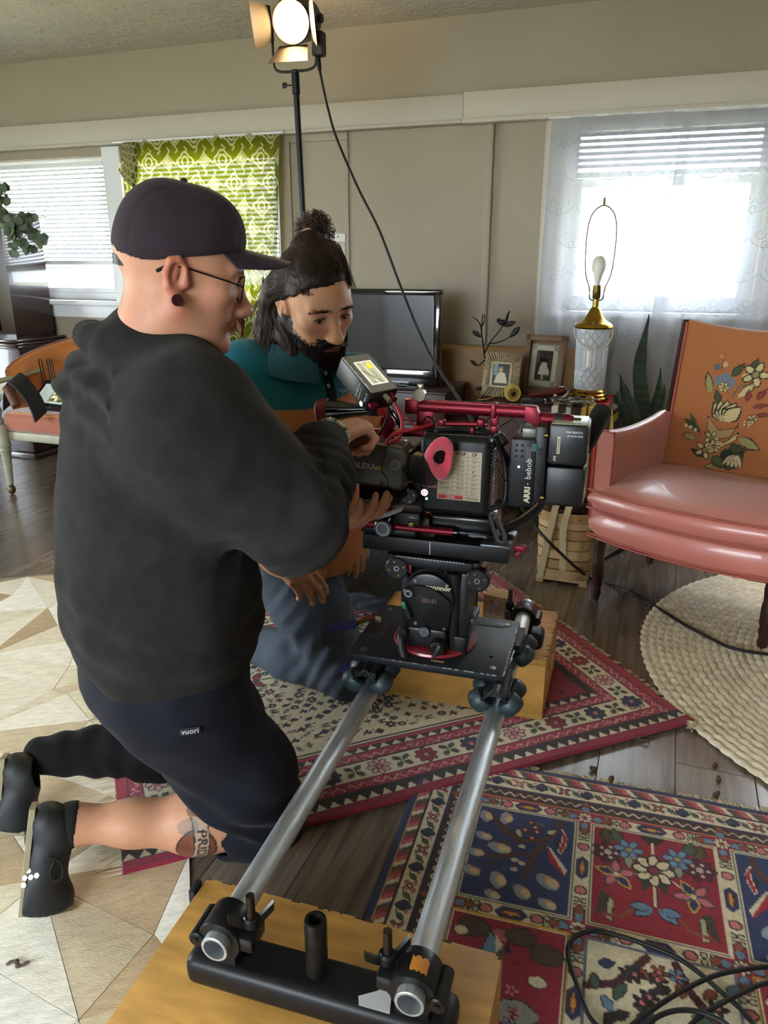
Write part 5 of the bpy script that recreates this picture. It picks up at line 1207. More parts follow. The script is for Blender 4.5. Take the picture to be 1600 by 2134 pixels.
# ================================================================ APPLE BOXES, TRACK, DOLLY
PLY = mat('birch_ply', '#b98a45', .5, noise=.22, nscale=5, stretch=(2, 9, 3), bump=.15, bscale=60)
EDGE = mat('ply_edge', '#a57b40', .6, noise=.35, nscale=25)
ANO = mat('black_anodised', '#101012', .42, 0, spec=.35, noise=.2, nscale=30); ANOG = mat('black_satin', '#121214', .34, 0, spec=.4)
REDA = mat('red_anodised', '#701423', .40, .6); CHR = mat('chrome', '#c2c2c4', .18, 1); STEEL = mat('worn_steel', '#8d8d8e', .35, 1, noise=.2, nscale=40)
GALV = mat('galvanised_pipe', '#c3c7ca', .42, .85, noise=.2, nscale=16, stretch=(8, 1, 8), bump=.15, bscale=90)
RUB = mat('black_rubber', '#0c0c0d', .7); WHT = mat('print_white', '#c9c9c5', .5); WHE = mat('wheel_urethane', '#1a2224', .45, col2='#2d4044', nscale=8)
def apple_box(label, c, rz, L=.53, Wd=.325, Hh=.198, scuff=0):
    t = thing('apple_box', label, 'box', (c[0], c[1], c[2] if len(c) > 2 else .006), rz); th = .018; Hh -= .006
    mb = MB(); mb.box((0, 0, Hh-th/2), (L, Wd, th), bev=.003); mb.build('top_board', PLY, t)
    mb = MB(); mb.box((0, 0, th/2), (L, Wd, th), bev=.003); mb.build('bottom_board', PLY, t)
    for s_ in (-1, 1): mb = MB(); mb.box((0, s_*(Wd/2-th/2), Hh/2), (L, th, Hh-2*th), bev=.002); mb.build('side_board', PLY, t)
    for s_ in (-1, 1):
        # end board with two hand slots
        mb = MB(); z0, z1 = th, Hh-th; ys = [-Wd/2+th, -.09, -.02, .02, .09, Wd/2-th]
        for a, b, full in ((ys[0], ys[1], 1), (ys[1], ys[2], 0), (ys[2], ys[3], 1), (ys[3], ys[4], 0), (ys[4], ys[5], 1)):
            x = s_*(L/2-th/2)
            if full: mb.box((x, (a+b)/2, (z0+z1)/2), (th, b-a, z1-z0))
            else: mb.box((x, (a+b)/2, (z0+Hh*.42)/2), (th, b-a, Hh*.42-z0)); mb.box((x, (a+b)/2, (z1+Hh*.58)/2), (th, b-a, z1-Hh*.58))
        e = mb.build('end_board', PLY, t)
        mb = MB()
        for y in (-.055, .055): mb.box((s_*(L/2-.002), y, Hh*.42), (.003, .07, .004)); 
        mb.build('slot_edge', mat('slot_light', '#d9cdb4', .6), e)
    if scuff:
        random.seed(scuff); mb = MB()
        for k in range(26):
            e = random.choice(((random.uniform(-L/2, L/2), Wd/2-.003), (random.uniform(-L/2, L/2), -Wd/2+.003), (L/2-.003, random.uniform(-Wd/2, Wd/2)))); mb.box((e[0], e[1], Hh+.0002), (random.uniform(.004, .02), random.uniform(.002, .006), .0006))
        mb.build('scuff', mat('scuff_dark', '#4c3a22', .8), t)
    return t
nb = apple_box('plywood apple box nearest the lens under the track end bar', (-.1125, .8535, .010), -R(17.6), scuff=3)
mb = MB(); mb.box((-.262, .152, .183), (.012, .03, .03), RZd(4), .002); mb.build('tape_patch', mat('gaffer_tape', '#17171a', .7), nb)
apple_box('plywood apple box under the far ends of the track', (.244, 2.094, .012), -R(18), scuff=5)
XL, XR, PZ, PR = -.135, .158, .300, .021
M_xz = Matrix(((1, 0, 0, 0), (0, 0, -1, 0), (0, 1, 0, 0), (0, 0, 0, 1)))
def track():
    t = thing('dolly_track', 'pair of galvanised pipe rails clamped to black end bars', 'track', tuple(RM.translation), RZ)
    for x, y1 in ((XL, .40), (XR, .40)): mb = MB(); mb.pipe((x, -.905, PZ), (x, y1, PZ), PR, PR-.0042); mb.build('pipe_rail', GALV, t)
    for y, n in ((-.865, 0), (.335, 1)):
        mb = MB(); mb.box(((XL+XR)/2, y, .235), (.41, .075, .05), bev=.016, seg=3); bar = mb.build('end_bar', ANO, t)
        for x, s_ in ((XL, 1), (XR, -1)):
            # hinged clamp ring with ears and wing nut on a stud
            mb = MB(); mb.lathe([(PR+.0005, -.026), (PR+.012, -.026), (PR+.013, -.023), (PR+.013, .023), (PR+.012, .026), (PR+.0005, .026), (PR+.0005, -.026)], T((x, y, PZ)) @ RX(90), 28, False)
            mb.box((x+s_*.036, y, PZ+.001), (.034, .046, .026), bev=.005); mb.box((x, y, .268), (.05, .05, .03), bev=.004); k_ = mb.build('clamp', ANOG, t)
            mb = MB(); mb.cyl((x-s_*.036, y-.03, PZ-.004), (x-s_*.036, y+.03, PZ-.004), .0125, n=16, bev=.002); mb.cyl((x-s_*.036, y-.032, PZ-.004), (x-s_*.036, y-.029, PZ-.004), .005, n=10); mb.build('hinge_pin', ANOG, k_)
            mb = MB(); b = Vector((x+s_*.042, y, PZ+.012)); mb.cyl(b, b+Vector((0, 0, .062)), .0065, n=14); mb.build('stud', mat('bronze_stud', '#4a4038', .4, .9), k_)
            mb = MB(); c = b+Vector((0, 0, .012)); mb.cyl(c-Vector((0, 0, .006)), c+Vector((0, 0, .012)), .0125, n=14, bev=.003)
            for q in (-1, 1):
                d = Vector((math.cos(.7+n), math.sin(.7+n), 0))*q; u = Vector((-d.y, d.x, 0))
                P_ = [c+d*.008, c+d*.018+Vector((0, 0, .006)), c+d*.030+Vector((0, 0, .016)), c+d*.034+Vector((0, 0, .020))]; mb.loft([[p-u*.003-Vector((0, 0, .007)), p+u*.003-Vector((0, 0, .007)), p+u*.003+Vector((0, 0, .007)), p-u*.003+Vector((0, 0, .007))] for p in P_])
            mb.build('wing_nut', ANOG, k_)
        mb = MB(); x = (XL+XR)/2-.005; mb.lathe([(.009, 0), (.0165, 0), (.0165, .052), (.015, .053), (.015, .056), (.0165, .057), (.0165, .094), (.0155, .098), (.011, .098), (.009, .09), (.009, .0)], T((x, y+.005, .258)), 22, False); mb.build('spigot', mat('spigot_black', '#1b1815', .45, .4, noise=.6, nscale=40), bar)
    mb = MB(); mb.prism([(XR-.075, -.895), (XR-.03, -.895), (XR-.035, -.870), (XR-.052, -.858), (XR-.056, -.866), (XR-.08, -.882)], .2602, .2608); mb.build('white_tape', mat('white_tape', '#b7b9b8', .6), t)
    mb = MB(); n = 8; secs = []
    for i in range(n): a = R(60+i*6); r_ = PR+.0136; secs.append([(XR+r_*math.cos(a), -.882+(.003 if i % 2 else 0), PZ+r_*math.sin(a)), (XR+r_*math.cos(a), -.860+(.004 if i % 3 else 0), PZ+r_*math.sin(a))])
    mb.quadgrid(secs); mb.build('orange_tape', mat('orange_tape', '#b8742a', .6), t)
track()
PT = .388; PCX, PCY, PWX, PWY = -.010, -.030, .362, .278
def dolly():
    t = thing('camera_dolly', 'black dolly plate on teal skate wheels riding the pipe rails', 'dolly', tuple(RM.translation), RZ)
    mb = MB(); mb.box((PCX, PCY, PT-.009), (PWX, PWY, .018), bev=.0015); mb.build('plate', mat('plate_black', '#15171a', .45, 0, spec=.4, noise=.25, nscale=9), t)
    for x in (-1, 1):
        for y in (-1, 1):
            mb = MB(); p = (PCX+x*(PWX/2-.03), PCY+y*(PWY/2-.028), PT); mb.lathe([(.0085, -.002), (.0085, .0012), (.006, .0018), (.001, .0018)], T(p), 18); b = mb.build('bolt', STEEL, t)
            mb = MB(); mb.lathe([(.0088, 0), (.0115, 0), (.0115, .0006), (.0088, .0006)], T(p), 18, False); mb.build('washer', RUB, b)
    mb = MB(); mb.lathe([(.001, .0), (.0045, .0)], T((PCX+.14, PCY-.06, PT+.0004)), 14); mb.build('bolt_hole', mat('hole_black', '#020202', .9), t)
    mb = MB(); mb.box((PCX+.105, PCY+.105, PT+.0007), (.082, .024, .0012), bev=.0005); lb = mb.build('name_plate', mat('label_black', '#222a33', .4), t)
    text('DanaDolly', .017, frame((PCX+.105, PCY+.110, PT+.0014), (1, 0, 0), (0, 1, 0)), mat('label_blue', '#5d7288', .5), lb, shear=.3)
    mb = MB(); mb.box((PCX+.105, PCY+.098, PT+.0014), (.04, .003, .0003)); mb.build('label_mark', MATS['label_blue'], lb)
    # edge wear
    random.seed(4); mb = MB()
    for k in range(70):
        y = random.uniform(-PWY/2, PWY/2); mb.box((PCX+PWX/2-random.random()*.004, PCY+y, PT+.0001), (random.uniform(.001, .004), random.uniform(.002, .008), .0004))
    for k in range(22): mb.box((PCX+random.uniform(-.1, .16), PCY-PWY/2+.0005, PT-.001), (random.uniform(.002, .01), .0015, .0018))
    for k in range(24): mb.box((PCX+.06+random.gauss(0, .014), PCY-.02+random.gauss(0, .006), PT+.0001), (random.uniform(.002, .008), .0012, .0004), None)
    tag(mb.build('paint_chip', mat('bare_alloy', '#9aa09a', .5, .5), t), kind='stuff')
    mb = MB(); mb.box((PCX+.035, PCY-.115, PT+.0004), (.03, .005, .0006), RZd(-3)); mb.build('tan_scrap', mat('scrap_tan', '#9c7a50', .7), t)
    # four trucks, each an angle bracket with two wheels a side
    wl = MB(); wl.lathe([(.008, -.017), (.017, -.017), (.0225, -.016), (.0265, -.010), (.0265, .010), (.0225, .016), (.017, .017), (.008, .017)], None, 26); wm_ = wl.mesh('wheel'); wm_.materials.append(WHE)
    hb = MB(); hb.lathe([(.001, -.021), (.005, -.021), (.006, -.0175), (.0135, -.0172), (.0135, .0172), (.006, .0175), (.005, .021), (.001, .021)], None, 16); hm = hb.mesh('hub'); hm.materials.append(ANOG)
    for px in (XL, XR):
        for py in (PCY-PWY/2+.01, PCY+PWY/2-.045):
            mb = MB()
            for s_ in (-1, 1): mb.box((0, 0, 0), (.062, .105, .006), T((px+s_*.022, py, PZ+.053)) @ RY(s_*45) , .001)
            mb.box((px, py, PT-.018-.006), (.05, .10, .012)); tr = mb.build('truck_bracket', ANOG, t)
            for s_ in (-1, 1):
                for q in (-.029, .029):
                    n_ = Vector((s_*.7071, 0, .7071)); c = Vector((px, py+q, PZ))+n_*(PR+.0268); ax = Vector((s_*.7071, 0, -.7071))
                    w_ = link('wheel', wm_, None, t, 40); w_.matrix_local = along(c, c+ax); h_ = link('hub', hm, None, w_, 40)
    # brake lever and its twin underneath
    mb = MB(); a = [(PCX-.150, PCY+.025, PT+.012), (PCX-.165, PCY+.02, PT+.016), (PCX-.185, PCY+.008, PT+.015), (PCX-.210, PCY-.008, PT+.004)]; mb.loft([[Vector(p)+Vector((.003, -.010, -.002)), Vector(p)+Vector((-.003, .010, -.002)), Vector(p)+Vector((-.003, .010, .002)), Vector(p)+Vector((.003, -.010, .002))] for p in spline(a, 5)]); lv = mb.build('brake_lever', mat('nickel', '#a9977c', .22, 1), t, 50)
    mb = MB(); a = [(PCX-.206, PCY-.006, PT+.006), (PCX-.262, PCY-.04, PT+.002)]; mb.loft([[Vector(p)+Vector((.005, -.012, -.004)), Vector(p)+Vector((-.005, .012, -.004)), Vector(p)+Vector((-.005, .012, .004)), Vector(p)+Vector((.005, -.012, .004))] for p in a]); mb.build('lever_grip', mat('indigo_grip', '#1f1f4a', .35), lv)
    mb = MB(); a = spline([(PCX-.16, PCY+.03, PT-.02), (PCX-.185, PCY+.0, PT-.022), (PCX-.19, PCY-.07, PT-.05), (PCX-.205, PCY-.12, PT-.07)], 5); mb.loft([[p+Vector((-.009, 0, -.002)), p+Vector((.009, 0, -.002)), p+Vector((.009, 0, .002)), p+Vector((-.009, 0, .002))] for p in a]); lv2 = mb.build('lock_lever', mat('dark_metal'), t, 50)
    mb = MB(); p, q = a[-4], a[-1]; mb.loft([[v+Vector((-.011, 0, -.004)), v+Vector((.011, 0, -.004)), v+Vector((.011, 0, .004)), v+Vector((-.011, 0, .004))] for v in (p, q)]); mb.build('lever_grip', MATS['indigo_grip'], lv2)
dolly()
HZ = PT; HY = -.04
def fluid_head():
    t = thing('fluid_head', 'black fluid tripod head on a red disc bolted to the dolly plate', 'tripod head', tuple(RM.translation), RZ); B_ = ANO; x0, y0 = -.012, HY
    mb = MB(); mb.lathe([(.001, 0), (.098, 0), (.100, .003), (.098, .008), (.05, .012), (.046, .022), (.001, .022)], T((x0, y0, HZ)), 56); mb.build('mitchell_disc', mat('red_disc', '#7c1a24', .32, .1, coat=.3), t)
    mb = MB(); mb.lathe([(.04, .02), (.048, .022), (.05, .034), (.046, .042)], T((x0, y0, HZ)), 32); mb.build('pan_collar', REDA, t)
    fx = y0-.075
    # body: rounded drum with flat side plates
    mb = MB(); N = 28; sil = [(x0-.004+.062*math.cos(a), .522+.064*math.sin(a)) for a in np.linspace(-.5, math.pi+.35, N)]+[(x0-.058, .455), (x0-.045, .425), (x0+.03, .425), (x0+.046, .45)]
    M = Matrix(((1, 0, 0, 0), (0, 0, -1, 0), (0, 1, 0, 0), (0, 0, 0, 1)))
    mb.prism(sil, -y0-.045, -y0+.045, M); mb.build('drum', B_, t, 40)
    mb = MB(); sil2 = [(x0-.004+(p-x0+.004)*.97, .515+(q-.515)*.97) for p, q in sil]; mb.prism(sil2, -y0+.045, -y0+.072, M, bev=.006); sp_ = mb.build('side_plate', ANOG, t, 40)
    for p, q in ((-.045, .565), (.028, .562), (-.043, .46), (.024, .455)): mb = MB(); mb.cyl((p, fx+.004, q), (p, fx-.0012, q), .0038, n=12); mb.lathe([(.0015, 0), (.003, 0), (.003, .0004), (.0015, .0004)], frame((p, fx-.0015, q), (1, 0, 0), (0, 0, 1)), 10, False); mb.build('screw', STEEL, sp_)
    text('ocannor'.replace('a', 'o', 1), .0155, frame((.008, fx-.0012, .5545), (1, 0, 0), (0, 0, 1)), mat('gold_print', '#b9b190', .4), sp_, bold=.0004, xs=1.1)
    text('2575D', .0125, frame((-.010, fx-.0075, .524), (-1, 0, 0), (0, 0, -1)), mat('model_print', '#8a5f5c', .5), sp_, xs=1.0)
    # curved brake arm across the side plate
    mb = MB(); a = spline([(-.062, fx-.004, .541), (-.03, fx-.009, .548), (.005, fx-.009, .540), (.036, fx-.006, .517)], 6); mb.loft([[p+Vector((0, 0, -.011)), p+Vector((0, 0, .009)), p+Vector((0, .008, .009)), p+Vector((0, .008, -.011))] for p in a]); br = mb.build('brake_arm', ANO, t, 40)
    mb = MB(); mb.cyl((-.058, fx+.002, .537), (-.058, fx-.012, .537), .013, n=20, bev=.002); mb.build('brake_pivot', ANOG, br)
    mb = MB(); mb.lathe([(.006, 0), (.0085, 0), (.0085, .0006), (.006, .0006)], frame((-.058, fx-.0125, .537), (1, 0, 0), (0, 0, 1)), 16, False); mb.build('pivot_mark', mat('logo_grey'), br)
    mb = MB(); mb.cyl((-.072, fx+.004, .512), (-.055, fx+.0, .47), .008, n=12, bev=.002); lv = mb.build('level_housing', B_, t)
    mb = MB(); mb.box((0, 0, 0), (.010, .008, .017), T((-.070, fx-.004, .503)) @ RY(-18), .002); mb.build('green_level', mat('level_green', '#1f6a48', .3), lv)
    # right yoke, rear yoke, lower box, knobs
    mb = MB(); mb.box((x0+.074, y0+.0, .492), (.022, .11, .19), bev=.005); mb.box((x0+.070, y0-.02, .41), (.030, .085, .045), bev=.004); mb.build('yoke', B_, t)
    mb = MB(); mb.box((x0+.090, y0+.01, .455), (.012, .075, .02), RY(14) if False else None, .003); mb.build('counterbalance_bar', mat('grey_bar', '#4f555c', .4, .5), t)
    mb = MB(); mb.box((x0-.068, y0+.01, .50), (.018, .10, .17), bev=.005); mb.build('yoke', B_, t)
    mb = MB(); mb.box((x0-.006, y0-.035, .425), (.095, .085, .05), bev=.008); lo = mb.build('lower_case', ANOG, t)
    mb = MB(); mb.cyl((x0-.008, fx-.002, .443), (x0-.008, fx-.010, .445), .0135, n=20, bev=.002); d = mb.build('drag_dial', B_, t)
    mb = MB()
    for k in range(10): mb.cyl((x0-.008+.009*math.cos(k*.628), fx-.0096, .443+.009*math.sin(k*.628)), (x0-.008+.009*math.cos(k*.628), fx-.0108, .443+.009*math.sin(k*.628)), .0012, n=6)
    mb.build('dial_dot', mat('logo_grey'), d)
    mb = MB(); mb.cyl((x0+.025, fx+.01, .415), (x0+.026, fx-.022, .41), .021, .019, 20, bev=.004); kn = mb.build('drag_knob', ANOG, t)
    mb = MB(); mb.box((0, 0, 0), (.009, .010, .036), T((x0+.026, fx-.026, .41)) @ RY(25), .003); mb.build('knob_grip', mat('knob_brown', '#2a2320', .4), kn)
    mb = MB(); mb.lathe([(.012, 0), (.012, .004), (.010, .006), (.001, .006)], T((x0+.028, y0-.05, .449)), 18); mb.build('bubble_level', CHR, lo)
    mb = MB(); a = spline([(-.068, fx+.005, .437), (-.072, fx-.014, .425), (-.066, fx-.024, .40), (-.058, fx-.03, .382)], 5); mb.tube(a, [.011-.0001*k for k in range(len(a))], 10); ph = mb.build('pan_lock', ANO, t)
    mb = MB(); mb.cyl((-.070, fx-.006, .437), (-.072, fx-.016, .438), .013, n=18, bev=.002); mb.build('lock_pivot', ANOG, ph)
    mb = MB(); mb.lathe([(.016, .38), (.018, .56), (.02, .575), (.02, .585)], T((x0+.052, y0-.045, 0)), 18); mb.build('column', B_, t)
    # top platform with rosettes
    mb = MB(); mb.box((-.012, y0, .606), (.215, .115, .020), bev=.004); mb.box((-.012, y0-.062, .606), (.185, .012, .022), bev=.002); tp = mb.build('platform', B_, t)
    mb = MB()
    for k in range(22): mb.box((-.09+k*.0072, y0-.0685, .617), (.0052, .001, .0022))
    mb.build('scale_tick', mat('tick_grey', '#8e9093', .5), tp)
    for p, z in ((-.090, .588), (.094, .580)):
        mb = MB(); mb.cyl((p, y0-.045, z), (p, y0-.072, z), .027, n=28, bev=.003); rs = mb.build('rosette', B_, t)
        mb = MB(); mb.lathe([(.004, 0), (.0065, 0), (.0065, .0008), (.004, .0008)], frame((p, y0-.0722, z), (1, 0, 0), (0, 0, 1)), 14, False); mb.build('centre_hole', STEEL, rs)
        for k in range(4): a = k*math.pi/2+.3; mb = MB(); mb.cyl((p+.017*math.cos(a), y0-.071, z+.017*math.sin(a)), (p+.017*math.cos(a), y0-.0735, z+.017*math.sin(a)), .0032, n=10); mb.build('rosette_screw', mat('old_brass'), rs)
        mb = MB()
        for k in range(16): a = k*math.pi/8; mb.box((0, 0, 0), (.010, .001, .0014), frame((p+.022*math.cos(a), y0-.0726, z+.022*math.sin(a)), (math.cos(a), 0, math.sin(a)), (-math.sin(a), 0, math.cos(a))))
        mb.build('rosette_tooth', ANOG, rs)
    mb = MB(); mb.box((-.058, y0-.07, .590), (.006, .006, .020), bev=.001); mb.build('red_tab', REDA, t)
fluid_head()
def rear_bits():
    p = RM @ Vector((.0, .53, 0)); t = thing('wood_block', 'pale cut lumber block standing on the far apple box', 'block', (p.x+.03, p.y-.17, .205), -R(30))
    mb = MB(); mb.prism([(-.035, -.03), (.035, -.03), (.035, .03), (-.035, .03)], 0, .135, None, bev=.003); mb.build('lumber', mat('pine_lumber', '#a98f6d', .7, noise=.2, nscale=8, stretch=(1, 1, 6)), t)
    mb = MB(); mb.box((.0, -.031, .10), (.03, .001, .045)); mb.build('red_printed_wrap', mat('red_wrap', '#8d1f2a', .4, col2='#b9a9a6', nscale=60), t)
rear_bits()
# ================================================================ CINEMA CAMERA
def cinema_camera():
    t = thing('cinema_camera', 'rigged digital cinema camera with pink eyecup red handle and lens chart', 'camera', tuple(RM.translation), RZ); B_ = ANO; F_ = mat('carbon_body', '#121213', .42, 0, spec=.4, noise=.4, nscale=120)
    yc = -.01
    # baseplate, bridge plate, rods
    mb = MB(); mb.box((-.01, -.035, .6375), (.335, .115, .036), bev=.003); bp = mb.build('dovetail_plate', B_, t)
    mb = MB(); mb.box((.128, -.04, .658), (.066, .11, .006), bev=.001); mb.build('bare_plate_end', mat('worn_plate', '#5d6166', .3, .9, noise=.3, nscale=30), bp)
    mb = MB(); mb.box((-.018, -.0935, .638), (.0015, .001, .03)); mb.build('index_mark', WHT, bp)
    mb = MB(); mb.box((-.12, -.03, .662), (.13, .10, .014), bev=.003); mb.build('bridge_plate', B_, t)
    for y in (-.078, .02): mb = MB(); mb.cyl((-.185, y, .676), (.03, y, .676), .0085, n=18); mb.build('red_rod', REDA, t)
    mb = MB(); mb.cyl((.03, -.078, .676), (.04, -.078, .676), .006, n=12); mb.loft([[(x, -.078-w_, .672), (x, -.078+w_, .672), (x, -.078+w_, .677), (x, -.078-w_, .677)] for x, w_ in ((.04, .004), (.05, .008), (.062, .004), (.078, .009), (.094, .004), (.108, .008), (.118, .003))]); mb.build('safety_latch', mat('dark_chrome', '#4b4d50', .2, 1), t)
    mb = MB(); mb.cyl((-.125, -.078, .677), (-.125, -.105, .677), .022, n=28, bev=.003); k_ = mb.build('rod_knob', mat('smoke_knob', '#2a2c2e', .15, .5), t)
    mb = MB(); mb.lathe([(.013, 0), (.015, 0), (.015, .0008), (.013, .0008)], frame((-.125, -.1055, .677), (1, 0, 0), (0, 0, 1)), 24, False); mb.build('knob_ring', STEEL, k_)
    mb = MB(); mb.loft([[Vector(p)+Vector((0, -.01, -.004)), Vector(p)+Vector((0, .01, -.004)), Vector(p)+Vector((0, .01, .004)), Vector(p)+Vector((0, -.01, .004))] for p in ((-.14, -.09, .700), (-.115, -.085, .708), (-.085, -.08, .722))]); mb.build('lock_handle', mat('grey_lever', '#7c7f7d', .35, .6), t)
    mb = MB(); mb.box((-.075, -.05, .692), (.06, .06, .04), bev=.004); ck = mb.build('riser_block', B_, t)
    text('HSB-3', .0075, frame((-.062, -.0805, .702), (1, 0, 0), (0, 0, 1)), WHT, ck)
    mb = MB(); mb.box((-.065, -.08, .686), (.014, .012, .012), bev=.002); mb.build('brass_latch', mat('old_brass'), t)
    mb = MB(); mb.box((.178, -.06, .648), (.026, .014, .014), bev=.002); mb.box((.172, -.06, .632), (.010, .010, .012), bev=.002); mb.build('red_tab', REDA, t)
    mb = MB(); mb.box((.045, -.01, .690), (.15, .115, .05), bev=.012, seg=3); mb.build('sensor_base', mat('base_gloss', '#0a0a0b', .2), t)
    mb = MB(); q = [(.118, .664), (.142, .664), (.122, .722), (.105, .722)]; 
    for s_ in (-.068,): mb.tube(spline([(.108, s_, .722), (.122, s_, .722), (.145, s_, .668), (.128, s_, .664), (.108, s_, .722)], 4), .0045, 6)
    mb.build('loop_bracket', mat('grey_bracket', '#5d6063', .3, .7), t)
    # body
    mb = MB(); mb.box((.03, yc-.005, .805), (.155, .14, .175), bev=.014, seg=3); bd = mb.build('body', F_, t)
    mb = MB(); mb.box((.03, yc, .888), (.14, .11, .016), bev=.004); mb.build('top_plate', B_, bd)
    mb = MB()
    for k in range(17): mb.box((.1078, yc-.035, .74+k*.0085), (.0016, .055, .0035), bev=.0005)
    mb.build('vent_fin', mat('fin_grey', '#565759', .3, .6), bd)
    fy = yc-.0755
    # lens chart
    CX0, CX1, CZ0, CZ1 = -.006, .0895, .7545, .8635; fc = fy-.0008
    mb = MB(); mb.box(((CX0+CX1)/2, fc, (CZ0+CZ1)/2), (CX1-CX0, .001, CZ1-CZ0)); cd_ = mb.build('lens_chart', mat('card_cream', '#b7a890', .6), t); INK = mat('ink', '#17151a', .6)
    ff = lambda x, z: frame((x, fc-.0007, z), (1, 0, 0), (0, 0, 1)); cols = (.010, .0435, .0735)
    for x, s_ in zip(cols, ('LENS', 'STOP', 'CF')): text(s_, .0098, ff(x, .8575), INK, cd_, bold=.00035, extrude=.0002)
    rows = [('12MM', 'T2.9', '7"'), ('19MM', 'T2.9', '7"'), ('28MM', 'T2.9', '8"'), ('35MM', 'T1.5', '19"'), ('50MM', 'T1.5', '11"'), ('80MM', 'T1.5', '19"'), ('100MM', 'T2.9', '17"')]
    mb = MB(); zs = [.8515, .8435]+[.8435-.0098*(k+1) for k in range(7)]+[.767]
    for z in zs: mb.box(((CX0+CX1)/2, fc-.0006, z), (CX1-CX0-.006, .0003, .0004))
    for x in (.0265, .0595): mb.box((x, fc-.0006, (.767+.862)/2), (.0004, .0003, .095))
    mb.build('chart_line', INK, cd_)
    for k, r_ in enumerate(rows):
        for x, s_ in zip(cols, r_): text(s_, .0082, ff(x, .8388-.0098*k), INK, cd_, extrude=.0002)
    mb = MB()
    for x, z, n, r_ in ((.043, .8475, 7, .004), (.0735, .8475, 9, .003), (.010, .8475, 6, .003), (.043, .7705, 6, .004), (.0735, .7705, 5, .003), (.012, .7705, 5, .003)): pts = [(x+r_*1.3*math.cos(a)*(1+.35*math.sin(n*a)), fc-.0007, z+r_*.7*math.sin(a)*(1+.3*math.cos(n*a))) for a in np.linspace(0, 5.6, 26)]; mb.tube(pts, .00025, 3)
    mb.build('doodle', INK, cd_)
    mb = MB(); mb.box((.024, fc-.0006, .7605), (.055, .0004, .0085), bev=.0001); lab = mb.build('red_banner', mat('banner_red', '#b3302e', .5), cd_)
    for k, s_ in enumerate(('Lens set', 'prime case', 'cine kit')): mb = MB(); mb.box((.024, fc-.001, .7628-.0024*k), (.02-.003*(k % 2), .0002, .0008)); mb.build('banner_line', WHT, lab)
    text('fin fine lenses', .0085, ff(.0705, .7605), INK, cd_, shear=.35, extrude=.0002, xs=.62)
    # side buttons, lit record button, tally
    BX = -.0345
    for z, s_ in ((.808, 'H'), (.795, 'H'), (.7825, 'D')): mb = MB(); mb.box((BX, fy-.0006, z), (.009, .0014, .0066), bev=.003); b = mb.build('side_button', WHT, t); text(s_, .006, frame((BX, fy-.0015, z), (1, 0, 0), (0, 0, 1)), INK, b, extrude=.0002)
    for z, s_ in ((.7925, 'ND-1'), (.781, 'LOG')): mb = MB(); mb.box((-.017, fy-.0005, z), (.019, .001, .0085)); b = mb.build('status_label', mat('label_red', '#74121c', .5), t); text(s_, .0085, frame((-.017, fy-.0012, z), (1, 0, 0), (0, 0, 1)), mat('label_pink', '#d9b9b9', .5), b, extrude=.0002)
    mb = MB(); mb.cyl((BX, fy+.001, .765), (BX, fy-.002, .765), .0075, n=22, bev=.0008); rb = mb.build('record_button', mat('record_lit', '#ffd3e2', .3, emit=1.6), t)
    mb = MB(); [mb.ell((BX+.0035*math.cos(a), fy-.0021, .765+.0035*math.sin(a)), (.0018, .0006, .0018), None, 8, 5) for a in (.5, 2.6, 4.4)]; mb.build('button_mark', mat('record_pink', '#c0447c', .4), rb)
    mb = MB(); mb.ell((BX+.005, fy-.0005, .7515), (.0028, .0012, .0028)); mb.build('green_lamp', mat('led_green', '#8ff0d0', .3, emit=2.2), t)
    # bracket from body to rosette at the front
    mb = MB(); mb.cyl((-.068, fy+.02, .757), (-.068, fy-.012, .757), .020, n=26, bev=.002); ro = mb.build('front_rosette', ANOG, t)
    for a in (.3, 1.9, 3.4, 5): mb = MB(); mb.cyl((-.068+.013*math.cos(a), fy-.011, .757+.013*math.sin(a)), (-.068+.013*math.cos(a), fy-.0135, .757+.013*math.sin(a)), .002, n=8); mb.build('screw', STEEL, ro)
    mb = MB(); mb.box((-.062, fy+.03, .79), (.035, .05, .09), bev=.004); mb.build('front_mount', B_, t)
    # lens mount and short lens pointing away to the left
    mb = MB(); mb.lathe([(.001, 0), (.045, 0), (.047, .006), (.047, .02), (.04, .024), (.04, .05), (.045, .055), (.045, .085), (.041, .09), (.034, .09), (.030, .08), (.001, .078)], along((-.055, .02, .81), (-.2, .02, .81)), 32); mb.build('lens', ANOG, t)
    # handle
    hz = .940; mb = MB(); mb.cyl((-.098, .0, hz), (.185, .0, hz), .0145, n=24, bev=.002); mb.box((.045, 0, hz+.0075), (.285, .018, .014), bev=.002); hd = mb.build('top_handle', REDA, t)
    mb = MB(); mb.box((-.085, 0, hz), (.032, .034, .034), bev=.004); mb.build('handle_end', REDA, hd)
    mb = MB(); mb.box((.098, 0, hz), (.012, .036, .032), bev=.003); mb.build('handle_collar', REDA, hd)
    for k in range(9): mb = MB(); mb.cyl((-.05+k*.025, 0, hz+.0140), (-.05+k*.025, 0, hz+.0152), .0042, n=10); mb.build('screw_hole', mat('hole_dark', '#1c0406', .6), hd)
    mb = MB(); mb.prism([(.165, hz-.018), (.195, hz-.03), (.205, hz-.022), (.19, hz+.012), (.165, hz+.014)], -.016, .016, M_xz, bev=.003); mb.build('handle_elbow', REDA, hd)
    mb = MB(); mb.lathe([(.0135, 0), (.0135, .062), (.009, .072), (.001, .074)], along((.195, 0, hz-.013), (.28, 0, hz-.013)), 20); mb.build('rear_grip', REDA, hd)
    mb = MB(); mb.cyl((.228, 0, hz-.013), (.244, 0, hz-.013), .014, n=20); mb.build('black_band', RUB, hd)
    mb = MB(); mb.cyl((.267, 0, hz-.013), (.283, 0, hz-.013), .006, n=14); mb.build('plug', mat('old_brass'), hd)
